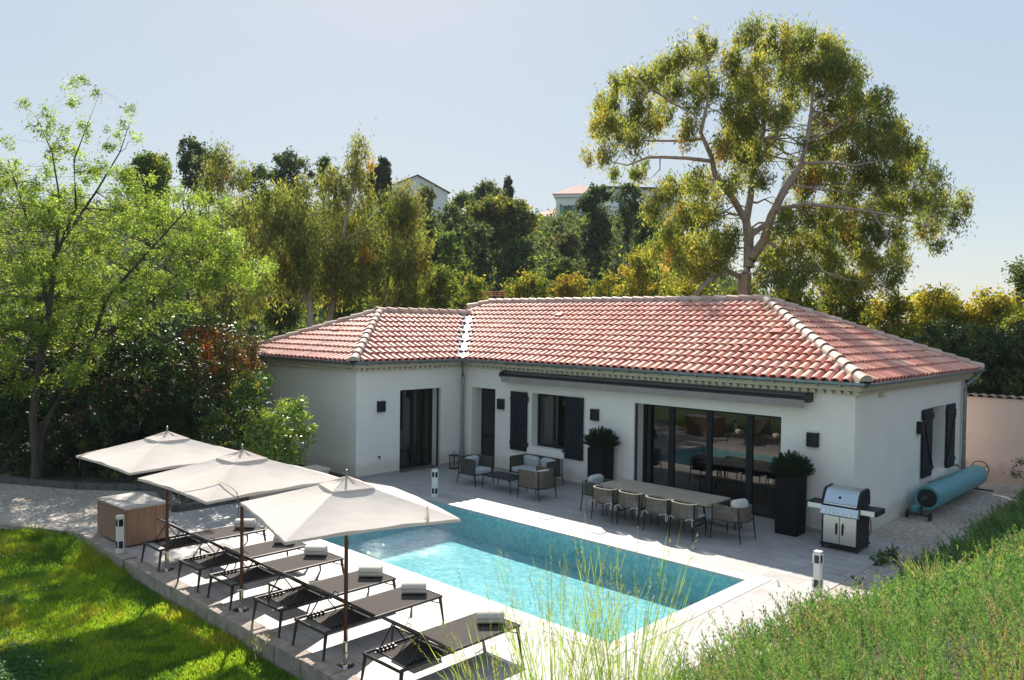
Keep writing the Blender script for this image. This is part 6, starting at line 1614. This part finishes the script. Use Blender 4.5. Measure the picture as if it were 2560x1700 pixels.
while cnt < 250:
    u, v = RNG.uniform(-40, 680), RNG.uniform(400, 930)
    if inside((u, v), poly) and (v > 520 or RNG.random() < .6): lob += LB([(u, v, RNG.uniform(22, 46), RNG.uniform(12, 24))], 19.6+max(0, u-350)/200, 1.5); cnt += 1
tree('feathery_tree', 'large light green tree with feathery leaves and two leaning trunks on the left', b1, lob, .2, [(.12, .19, .045), (.15, .22, .05), (.08, .14, .035), (.18, .235, .055)], limbs=[(p_, [k*.7 for k in r_]) for p_, r_ in limbs], dens=105, clump=.16, per=34, ln=.045, wd=.0145, hang=.15, shell=.1, jitter=.3)

# big eucalyptus behind the villa
s_, t_ = 1.96, 33.0
rows = [(950,160,70,60),(1060,190,80,70),(1180,200,90,80),(1300,250,90,70),(700,230,80,80),(620,280,80,70),(520,340,90,70),(380,400,100,70),(300,400,60,60),(220,510,70,60),(170,600,40,60),(250,600,90,60),(400,560,90,60),(330,680,90,50),(230,760,60,40),(140,775,36,30),(390,830,60,40),(300,850,50,24),(500,560,70,60),(620,620,80,60),(560,420,60,50),(700,430,80,80),(840,300,60,60),(900,420,80,70),(1000,330,80,80),(1120,380,80,60),(1250,330,90,80),(1370,320,90,80),(1460,330,44,50),(850,520,70,70),(950,560,80,80),(870,640,80,70),(1080,560,60,50),(1180,440,80,60),(1320,480,90,80),(1450,520,100,90),(1560,480,54,54),(1400,620,90,70),(1560,640,110,100),(1660,640,60,60),(1300,690,70,40),(1500,760,110,70),(1650,760,100,90),(1750,760,50,70),(1790,860,60,60),(1600,880,110,70),(1450,880,100,50),(1300,860,60,40),(900,780,80,80),(980,880,60,60),(800,720,60,50),(850,900,60,50),(700,900,90,60),(560,900,60,60),(500,960,70,50),(460,1030,50,60),(600,1050,90,80),(720,1060,90,70),(560,1180,90,70),(700,1200,110,80),(820,1180,50,70),(600,1300,110,70),(750,1300,80,60),(1100,1100,60,70),(1220,1060,90,70),(1380,1050,90,60),(1550,1010,110,50),(1700,980,100,60),(1850,890,34,50),(1840,1000,70,60),(1970,1000,54,54),(1920,1080,50,44),(1780,1110,70,50),(1850,1200,50,30),(1600,1130,90,60),(1420,1150,100,70),(1270,1180,100,80),(1120,1210,80,70),(1060,1330,80,70),(1200,1300,90,70),(1350,1280,100,60),(1500,1270,70,50),(1620,1250,50,50),(1480,1380,80,50),(1620,1360,60,50),(1350,1400,90,50),(1120,1400,80,50),(1680,1290,30,40),(1000,470,60,50),(1260,600,60,40),(1050,700,50,50),(1200,930,50,40)]
lobE = LB(rows, t_, 2.6, s_, 1400, 0)
polyE = [(240, 480), (300, 400), (560, 300), (640, 230), (900, 150), (1180, 160), (1420, 260), (1480, 440), (1600, 520), (1740, 720), (1820, 900), (1900, 1040), (1760, 1180), (1660, 1330), (1300, 1420), (1000, 1400), (980, 1150), (860, 1250), (560, 1400), (430, 1180), (440, 960), (620, 900), (640, 700), (420, 620), (200, 620)]
cnt = 0
while cnt < 110:
    u, v = RNG.uniform(150, 1950), RNG.uniform(150, 1420); c_ = False
    for (x1, y1), (x2, y2) in zip(polyE, polyE[1:]+polyE[:1]):
        if (y1 > v) != (y2 > v) and u < (x2-x1)*(v-y1)/(y2-y1)+x1: c_ = not c_
    if c_ and not (u > 1100 or v > 900 or RNG.random() < .55): continue
    if c_: lobE += LB([(u, v, RNG.uniform(34, 62), RNG.uniform(30, 54))], t_+1.2, 3.0, s_, 1400, 0); cnt += 1
def EU(*r): return [tuple(at(1400+x/s_, y/s_, t)) for x, y, t in r]
lim = [([tuple(at(1400+905/s_, 830, 33))]+EU((905,1480,33),(905,1350,33),(935,1270,33)), [.62,.56,.5,.46]),
 (EU((925,1310,33),(925,1180,33.2),(912,1080,33.3),(935,960,33.4),(940,820,33.6),(1000,640,33.8),(995,420,34),(1000,250,34)), [.4,.36,.3,.24,.2,.15,.1,.05]),
 (EU((935,1270,33),(1000,1180,32.6),(1035,1060,32.3),(1090,950,32),(1180,800,31.8),(1212,690,31.8),(1232,540,32),(1245,400,32.2)), [.38,.34,.3,.27,.22,.17,.12,.06]),
 (EU((1020,1090,32.3),(940,1150,32.8),(930,1200,33)), [.2,.22,.2]),
 (EU((915,1090,33.3),(840,960,32.6),(760,860,32),(742,770,31.7),(690,650,31.6),(720,520,31.8),(732,380,32),(700,250,32)), [.26,.22,.2,.17,.14,.1,.07,.04]),
 (EU((745,790,31.7),(620,775,31),(500,770,30.6),(430,772,30.4),(330,810,30),(220,785,30)), [.15,.12,.1,.08,.05,.02]),
 (EU((700,680,31.6),(600,690,32),(430,690,32.5),(330,680,33)), [.12,.09,.06,.02]), (EU((660,560,31.6),(560,510,31.8),(470,450,32),(360,400,32)), [.09,.07,.05,.02]),
 (EU((490,770,30.6),(490,830,30.5),(440,880,30.4)), [.05,.04,.01]), (EU((1190,800,31.8),(1300,795,31),(1450,810,30.5),(1600,780,30)), [.12,.1,.07,.02]),
 (EU((1205,700,31.8),(1330,640,31),(1450,560,30.5)), [.1,.07,.02]), (EU((1040,1030,32.2),(1200,1000,31),(1400,1020,30.4),(1600,1050,30),(1800,1110,30)), [.17,.14,.1,.07,.02]),
 (EU((1130,905,32),(1280,930,31.4),(1400,940,31),(1520,950,31)), [.09,.07,.05,.02]), (EU((1010,1180,32.7),(1200,1300,31.5),(1400,1370,31),(1480,1380,31)), [.12,.09,.06,.02]),
 (EU((890,1360,33),(820,1325,32.3),(720,1380,31.5),(640,1470,31)), [.2,.17,.15,.12]), (EU((1500,1000,30.2),(1640,1200,29.8),(1700,1330,29.8)), [.06,.04,.015]),
 (EU((1232,540,32),(1330,450,31.6),(1420,400,31.4)), [.07,.05,.02]), (EU((995,500,34),(900,380,34.2),(860,300,34)), [.07,.05,.02])]
tree('eucalyptus_tree', 'huge spreading eucalyptus with pale trunk towering behind the villa roof', (0.9, 15.2, 0), lobE, .6, [(.17, .195, .045), (.13, .165, .045), (.22, .205, .05), (.10, .135, .04)], limbs=[(p_, [k*.58 for k in r_]) for p_, r_ in lim], bark=BARK_E, dens=52, clump=.33, per=70, ln=.095, wd=.024, gaps=.10, hang=.55, shell=.3, accent=(.015, (.3, .15, .05)), jitter=.28)

# weeping eucalypts in the middle distance
oli = [(.105, .13, .04), (.13, .15, .045), (.085, .11, .04), (.14, .14, .045)]
def weep(lab, u0, v0, t, rows, tr, pal=oli, lim=None, **k):
    rows = [(a, b, c*.95, d*.95) for a, b, c, d in rows]
    kw = dict(dens=30, clump=.42, per=60, ln=.12, wd=.027, jitter=.4, hang=.62, shell=.25, accent=(.012, (.3, .15, .03)), bark=BARK_E); kw.update(k)
    if lim: lim = [(p_, [q_*.6 for q_ in r_]) for p_, r_ in lim]
    return tree('weeping_tree', lab, G_at(u0, v0, t), LB(rows, t, 1.4), tr*.6, pal, group='weeping eucalypts behind the left end of the roof', limbs=lim, **kw)
weep('weeping eucalyptus with brownish leaves just left of the airy tall one', 775, 800, 36, [(690,520,55,55),(650,560,45,60),(740,500,55,60),(700,610,70,70),(640,650,50,60),(760,580,60,70),(700,700,70,60),(760,680,60,60),(630,740,45,50)], .2,
     lim=[(PL((778,850,36),(772,740,36),(765,650,36),(770,560,36)),[.24,.2,.15,.08]),(PL((772,770,36),(745,700,35.5),(700,680,35.5)),[.14,.1,.05]),(PL((768,660,36),(800,620,36.5)),[.08,.04]),(PL((765,650,36),(720,560,36)),[.09,.04])])
weep('tallest weeping eucalyptus with an airy see through top', 825, 800, 38, [(895,375,32,28),(905,410,30,28),(880,440,38,30),(840,460,45,45),(900,480,40,45),(850,540,65,70),(900,600,60,70),(830,630,60,60),(870,700,65,60),(920,680,45,60),(800,700,45,60)], .22,
     lim=[(PL((815,850,38),(835,740,38),(850,640,38),(870,520,38),(890,430,38),(897,370,38)),[.26,.22,.17,.12,.07,.03]),(PL((838,730,38),(815,650,38)),[.12,.06]),(PL((860,600,38),(920,560,38)),[.08,.03])])
weep('wide weeping eucalyptus at the right end of the weeping group', 960, 800, 40, [(1010,490,40,40),(980,530,50,50),(1030,540,40,50),(1000,600,65,60),(1055,620,30,50),(950,640,50,60),(1020,680,60,60),(960,730,50,40),(1030,740,45,35)], .2)
weep('olive weeping tree behind the feathery tree', 560, 800, 44, [(560,400,36,34),(590,440,40,40),(540,450,45,45),(580,520,45,50),(610,580,40,50),(540,600,60,60),(600,680,50,60),(560,760,60,50)], .2)

# woods on the hill
dk1 = [(.035, .06, .032), (.05, .085, .036), (.028, .05, .03), (.075, .11, .04)]
gy = [(.08, .105, .06), (.10, .125, .065), (.06, .085, .05)]
mg_ = [(.085, .135, .04), (.11, .155, .045), (.065, .105, .038)]
yg = [(.19, .21, .035), (.24, .23, .04), (.13, .17, .035), (.27, .22, .04)]
org = [(.30, .19, .045), (.26, .22, .05), (.15, .15, .04)]
def hillt(nm, lab, u, vt, vb, hw, t, pal, shape='round', nl=None, **k):
    """crown between picture heights vt..vb, half width hw; distance t"""
    H = vb-vt; rows = []
    if shape == 'round':
        nl = nl or max(9, int(H*hw/420))
        for i in range(nl):
            f = (i+.5)/nl; a = RNG.uniform(-1, 1); env = math.sin(math.pi*min(1, .18+f*.75))**.6; rr = RNG.uniform(.24, .44)*hw
            rows.append((u+a*(hw-rr)*env, vt+rr*.7+(H-rr*1.4)*f, rr, rr*.75))
        rows.append((u, vt+hw*.35, hw*.4, hw*.35))
    elif shape == 'cypress':
        n_ = 9; rows = [(u+RNG.uniform(-1, 1), vt+H*(i+.5)/n_, hw*math.sin(math.pi*(.16+.62*(i+.5)/n_)), H/n_*1.0) for i in range(n_)]
    kw = dict(dens=1.1*(80/t)**1.1*13, clump=.006*t+.05, per=44, ln=.0018*t+.03, wd=.0010*t+.012, shell=.78, jitter=.3, nlimb=5); kw.update(k)
    if shape == 'cypress': kw.update(dens=34, clump=.26, per=60, up=.8)
    return tree(nm, lab, G_at(u, vb, t), LB(rows, t, hw*t/FPX*.5), .012*H*t/FPX+.12, pal, mat=LEAF_FAR, group='trees on the hillside', **kw)
HT = [
 ('broadleaf_tree', 'bright green bush low between the weeping trees and the left roof slope', 700, 650, 830, 75, 47, mg_+yg[:1], 'round'),
 ('broadleaf_tree', 'light green bush behind the apex of the wing roof', 860, 650, 830, 75, 48, mg_+yg[:1], 'round'),
 ('broadleaf_tree', 'green bush low behind the olive weeping tree', 560, 640, 830, 80, 49, mg_+gy, 'round'),
 ('broadleaf_tree', 'shaded green bush low behind the wide weeping eucalyptus', 985, 660, 820, 60, 48, mg_, 'round'),
 ('pine_tree', 'airy dark tree top rising behind the feathery tree', 472, 350, 470, 46, 62, dk1+gy, 'round'),
 ('pine_tree', 'dark green tree right of the airy top on the left', 515, 370, 520, 40, 64, mg_, 'round'),
 ('broadleaf_tree', 'pale green tree seen through the feathery branches', 375, 385, 560, 75, 50, mg_+yg[:1], 'round'),
 ('pine_tree', 'round dark tree with thin lower branches beside the brown weeping tree', 642, 412, 560, 46, 70, dk1, 'round'),
 ('pine_tree', 'wide blue green tree crown on the skyline left of the weeping group', 725, 382, 530, 60, 78, dk1+gy[:1], 'round'),
 ('pine_tree', 'small dark tree top directly left of the airy weeping top', 808, 396, 480, 30, 80, dk1, 'round'),
 ('cypress_tree', 'tall dark cypress on the skyline left of the gabled house', 956, 403, 510, 21, 86, dk1[:3], 'cypress'),
 ('cypress_tree', 'slim small cypress just behind the airy weeping tree', 927, 420, 500, 8, 88, dk1[:3], 'cypress'),
 ('pine_tree', 'grey green tree below the tall cypress', 962, 482, 620, 36, 70, gy+dk1[:1], 'round'),
 ('broadleaf_tree', 'grey green tree in front of the white gabled house', 1068, 472, 640, 40, 84, gy+mg_[:1], 'round'),
 ('broadleaf_tree', 'light green rounded tree on the skyline right of the gabled house', 1148, 482, 640, 50, 92, mg_+gy, 'round'),
 ('pine_tree', 'grey green pine crown on the skyline beside the short cypress', 1220, 458, 560, 52, 98, gy, 'round'),
 ('cypress_tree', 'short dark cypress on the skyline right of the grey pine', 1269, 448, 540, 12, 100, dk1[:3], 'cypress'),
 ('pine_tree', 'dark blue green conifer left of the big spreading hill pine', 1128, 512, 680, 34, 76, dk1, 'round'),
 ('cypress_tree', 'dark pointed cypress right of the weeping group', 1075, 556, 690, 17, 60, dk1[:3], 'cypress'),
 ('broadleaf_tree', 'mid green rounded tree between the cypress and the grey tree', 1130, 580, 740, 55, 62, mg_, 'round'),
 ('pine_tree', 'dark grey green tree left of the visible pine limbs', 1190, 560, 740, 48, 66, gy+dk1, 'round'),
 ('pine_tree', 'big spreading pine with yellow tipped crown in the middle of the hill', 1248, 492, 620, 96, 74, [(.06, .09, .03), (.11, .13, .035), (.045, .07, .026), (.17, .165, .04)], 'round'),
 ('pine_tree', 'lower green crown under the big spreading pine', 1290, 600, 730, 62, 70, mg_+dk1[:1], 'round'),
 ('broadleaf_tree', 'pale green tree in front of the pink hill house', 1382, 556, 660, 46, 88, mg_+gy, 'round'),
 ('broadleaf_tree', 'olive brown tree left of the two giant dark trees', 1418, 572, 720, 52, 62, gy+[(.09, .085, .04)], 'round'),
 ('pine_tree', 'grey green low tree at the foot of the hill centre', 1410, 650, 770, 66, 56, gy+mg_, 'round'),
 ('giant_cypress', 'giant dark tree covering the tower house, the left one of two', 1490, 464, 760, 58, 76, dk1, 'round'),
 ('giant_cypress', 'dark arched tree in front of the flat roofed villa, the right one of two', 1572, 466, 600, 46, 80, dk1, 'round'),
 ('giant_cypress', 'dark lower crown right of the two giant trees', 1612, 560, 720, 42, 74, dk1, 'round'),
 ('mimosa_tree', 'bright yellow green tree just left of the big eucalyptus', 1600, 628, 770, 62, 44, yg, 'round'),
 ('mimosa_tree', 'yellow green tree behind the ridge below the weeping group', 1100, 668, 790, 62, 42, yg[:3]+mg_, 'round'),
 ('mimosa_tree', 'small yellow bush directly behind the wing ridge', 1030, 700, 800, 40, 40, yg, 'round'),
 ('mimosa_tree', 'yellow green bush by the brown trellis', 1190, 690, 790, 52, 40, yg[:3]+mg_, 'round'),
 ('mimosa_tree', 'orange tinted bush behind the middle of the main ridge', 1420, 688, 800, 62, 42, org+yg[:1], 'round'),
 ('mimosa_tree', 'green and yellow bush left of the orange one', 1320, 682, 800, 62, 43, yg[1:]+mg_, 'round'),
 ('mimosa_tree', 'olive yellow bush between the orange bush and the bright tree', 1515, 690, 800, 50, 41, yg[1:]+mg_[:1], 'round'),
 ('mimosa_tree', 'orange speckled bush to the right of the eucalyptus trunk', 1990, 712, 850, 75, 38, mg_+yg+org[:1], 'round'),
 ('mimosa_tree', 'dark and orange bush below the low eucalyptus branches', 2120, 690, 860, 75, 36, mg_+org+yg[:1], 'round'),
 ('mimosa_tree', 'yellow mimosa beyond the right roof slope', 2230, 738, 900, 75, 33, yg, 'round'),
 ('mimosa_tree', 'brightest yellow mimosa in the middle of the right hand thicket', 2350, 722, 920, 85, 34, yg+[(.33, .29, .04)], 'round'),
 ('mimosa_tree', 'yellow mimosa below the far right tree', 2470, 730, 940, 75, 33, yg, 'round'),
 ('mimosa_tree', 'yellow green mimosa at the right edge of the photo', 2560, 770, 960, 70, 31, yg[:3], 'round'),
 ('broadleaf_tree', 'grey green tree at the right edge above the yellow thicket', 2560, 655, 820, 58, 36, gy+mg_[:1], 'round'),
 ('mimosa_tree', 'green yellow bush right behind the eucalyptus trunk', 1850, 715, 850, 75, 37, mg_+yg[:1], 'round'),
 ('mimosa_tree', 'light green bush left of the eucalyptus trunk', 1720, 700, 830, 70, 38, yg[:3], 'round')]
for a in HT:
    k = {}
    if a[6] < 50: k = dict(ln=.085, wd=.04, dens=34, clump=.34, per=46, shell=.6)
    hillt(*a, **k)
# dark hedge behind the pink wall
lb_ = [((9.5+i*1.05, 10.1+RNG.uniform(-.3, .3), 1.6+k*.95), (.85, .7, .75)) for i in range(12) for k in range(3)]
bush('clipped_hedge', 'tall dark green hedge above the pink garden wall', (14, 10.1, -.3), lb_, [(.018, .04, .018), (.026, .054, .022), (.038, .07, .026)], dens=170, clump=.18, per=40, ln=.05, wd=.022, nlimb=12, trunk=.08)
# undergrowth on the slopes
n = 5200; th = RNG.uniform(38, 118, n); su = RNG.uniform(-300, 2900, n); pc = np.array([at(u, 800, t) for u, t in zip(su, th)]); pc[:, 2] = [hz(a, b)+RNG.uniform(.2, 2.4) for a, b in pc[:, :2]]
per = 34; idx = np.repeat(np.arange(n), per); c = pc[idx]+RNG.normal(size=(n*per, 3))*np.array([1.0, 1.0, .7]); ax = unit(n*per); s = np.cross(ax, unit(n*per)); s /= np.linalg.norm(s, axis=1, keepdims=True)
palu = np.array(mg_+gy+dk1+yg[:1]); cu = palu[RNG.integers(0, len(palu), n)]*RNG.uniform(.7, 1.2, (n, 1))
cards('undergrowth', LEAF_FAR, c, ax*.24, s*.13, cu[idx]*RNG.uniform(.75, 1.25, (n*per, 1)))['kind'] = 'stuff'

# ------------------------------------------------------------------ buildings on the hill
WALLH = M('hill_house_render', (0.90, 0.90, 0.86), .9, var=.06); WALLP = M('pink_house_render', (0.92, 0.80, 0.66), .9, var=.06); ROOFH = M('old_tile_roof', (0.45, 0.22, 0.17), .8, var=.25, scale=2, stretch=(1, 1, 1)); ROOFD = M('dark_flat_roof', (.12, .1, .1), .8); WIN = M('dark_window', (.05, .07, .08), .3)
YW = R(43.9)
def hill_house(name, lab, u, t, wdt, dep, z0, z1, roof, wall, wins, turn=0.0, ov=.5, rh=1.6, fwins=()):
    p = at(u, 700, t); o = thing(name, (p[0], p[1], z0), lab, 'house', 'buildings on the hill', YW+turn); h = z1-z0; w_ = wdt/2
    MB().box(-w_, w_, 0, dep, -4, h).build('wall', wall, o)
    if roof == 'hip': MB().add([(-w_-ov, -ov, h+.1), (w_+ov, -ov, h+.1), (w_+ov, dep+ov, h+.1), (-w_-ov, dep+ov, h+.1), (-.3, dep/2, h+rh), (.3, dep/2, h+rh)], [(0, 1, 5, 4), (1, 2, 5), (2, 3, 4, 5), (3, 0, 4), (3, 2, 1, 0)]).build('roof', ROOFH, o); MB().box(-w_-ov*.6, w_+ov*.6, -ov*.6, dep+ov*.6, h-.35, h+.098).build('cornice', wall, o)
    if roof == 'gable':
        MB().add([(-w_-ov, -ov, h-.1), (-w_-ov, dep+ov, h-.1), (w_+ov, -ov, h-.1), (w_+ov, dep+ov, h-.1), (0, -ov, h+rh), (0, dep+ov, h+rh)], [(0, 4, 5, 1), (4, 2, 3, 5)]).build('roof', ROOFH, o)
        for y_ in (0, dep): MB().add([(-w_, y_, h), (w_, y_, h), (0, y_, h+rh-.12)], [(0, 1, 2)]).build('gable', wall, o)
    if roof == 'flat': MB().box(-w_-ov, w_+ov, -ov, dep+ov, h, h+.3).build('roof', ROOFD, o)
    for (x, z, ww, hh, side) in wins:
        f = MB().box(x-ww/2, x+ww/2, -.03, .0-.002, z, z+hh).build('window', WIN, o)
        if side: 
            for sx in ((-1, 1) if side == 2 else (side,)): MB().box(*sorted((x+sx*ww/2, x+sx*(ww/2+ww*.55))), -.12, -.04, z-.05, z+hh+.05).build('shutter', GREENSH, f)
    return o
hill_house('tower_house', 'pale tower like house with hipped tile roof and green shutters on the hill', 1443, 110, 6.2, 7, 12, 21.7, 'hip', WALLH, [(-1.4, 6.3, 1.1, 1.9, 2), (-1.4, 2.0, 1.1, 1.9, 2), (1.6, 6.3, 1.1, 1.9, 2)], rh=1.9, turn=R(-8))
hill_house('pink_house', 'low cream pink house with tile roof left of the tower house', 1372, 112, 4.2, 6, 12, 18.8, 'hip', WALLP, [(.9, 4.1, 1.0, 1.6, 0)], rh=1.5, turn=R(-6))
hill_house('flat_roofed_villa', 'grey white villa with dark flat roof line behind the giant dark trees', 1600, 108, 11, 8, 12, 22.2, 'flat', WALLH, [(-2.6, 7.1, 1.0, 1.9, 0), (1.5, 7.1, 1.0, 1.9, 0), (-4.2, 1.2, 1.4, 3, 1)], ov=.3, turn=R(4))
hill_house('gabled_house', 'white gabled house with tiled roof on the left skyline', 1040, 106, 8.5, 9, 12, 21.4, 'gable', WALLH, [(1.2, 7.2, .5, .5, 0)], rh=2.0, turn=R(22), ov=.4)
tr_ = thing('trellis', tuple(at(1236, 738, 30)), 'brown wooden trellis just above the main ridge on the left', 'trellis', rz=YW)
b = MB(); 
for z in (-.02, .06, .13): b.box(-.4, .4, -.02, .02, z, z+.025)
for x in (-.38, -.1, .2, .38): b.box(x-.015, x+.015, -.03, -.02, -1.6, .17)
b.build('slat', BOXWOOD, tr_)
sh_ = hill_house('low_white_building', 'low white building glimpsed below the yellow green tree left of the eucalyptus', 1600, 52, 4.2, 4, 0, 5.3, 'flat', WALLH, [], ov=.1)

hb = MB().box(-160, 60, -45, 160, -2.5, 46)
hm = bpy.data.materials.new('haze_air'); hm.use_nodes = True; t = hm.node_tree; t.nodes.clear()
pv = t.nodes.new('ShaderNodeVolumePrincipled'); pv.inputs['Density'].default_value = 0.00025; pv.inputs['Color'].default_value = (0.86, 0.92, 1, 1); pv.inputs['Anisotropy'].default_value = 0.0
o = t.nodes.new('ShaderNodeOutputMaterial'); t.links.new(pv.outputs[0], o.inputs['Volume'])
hz_ = hb.build('haze', hm); hz_['kind'] = 'stuff'
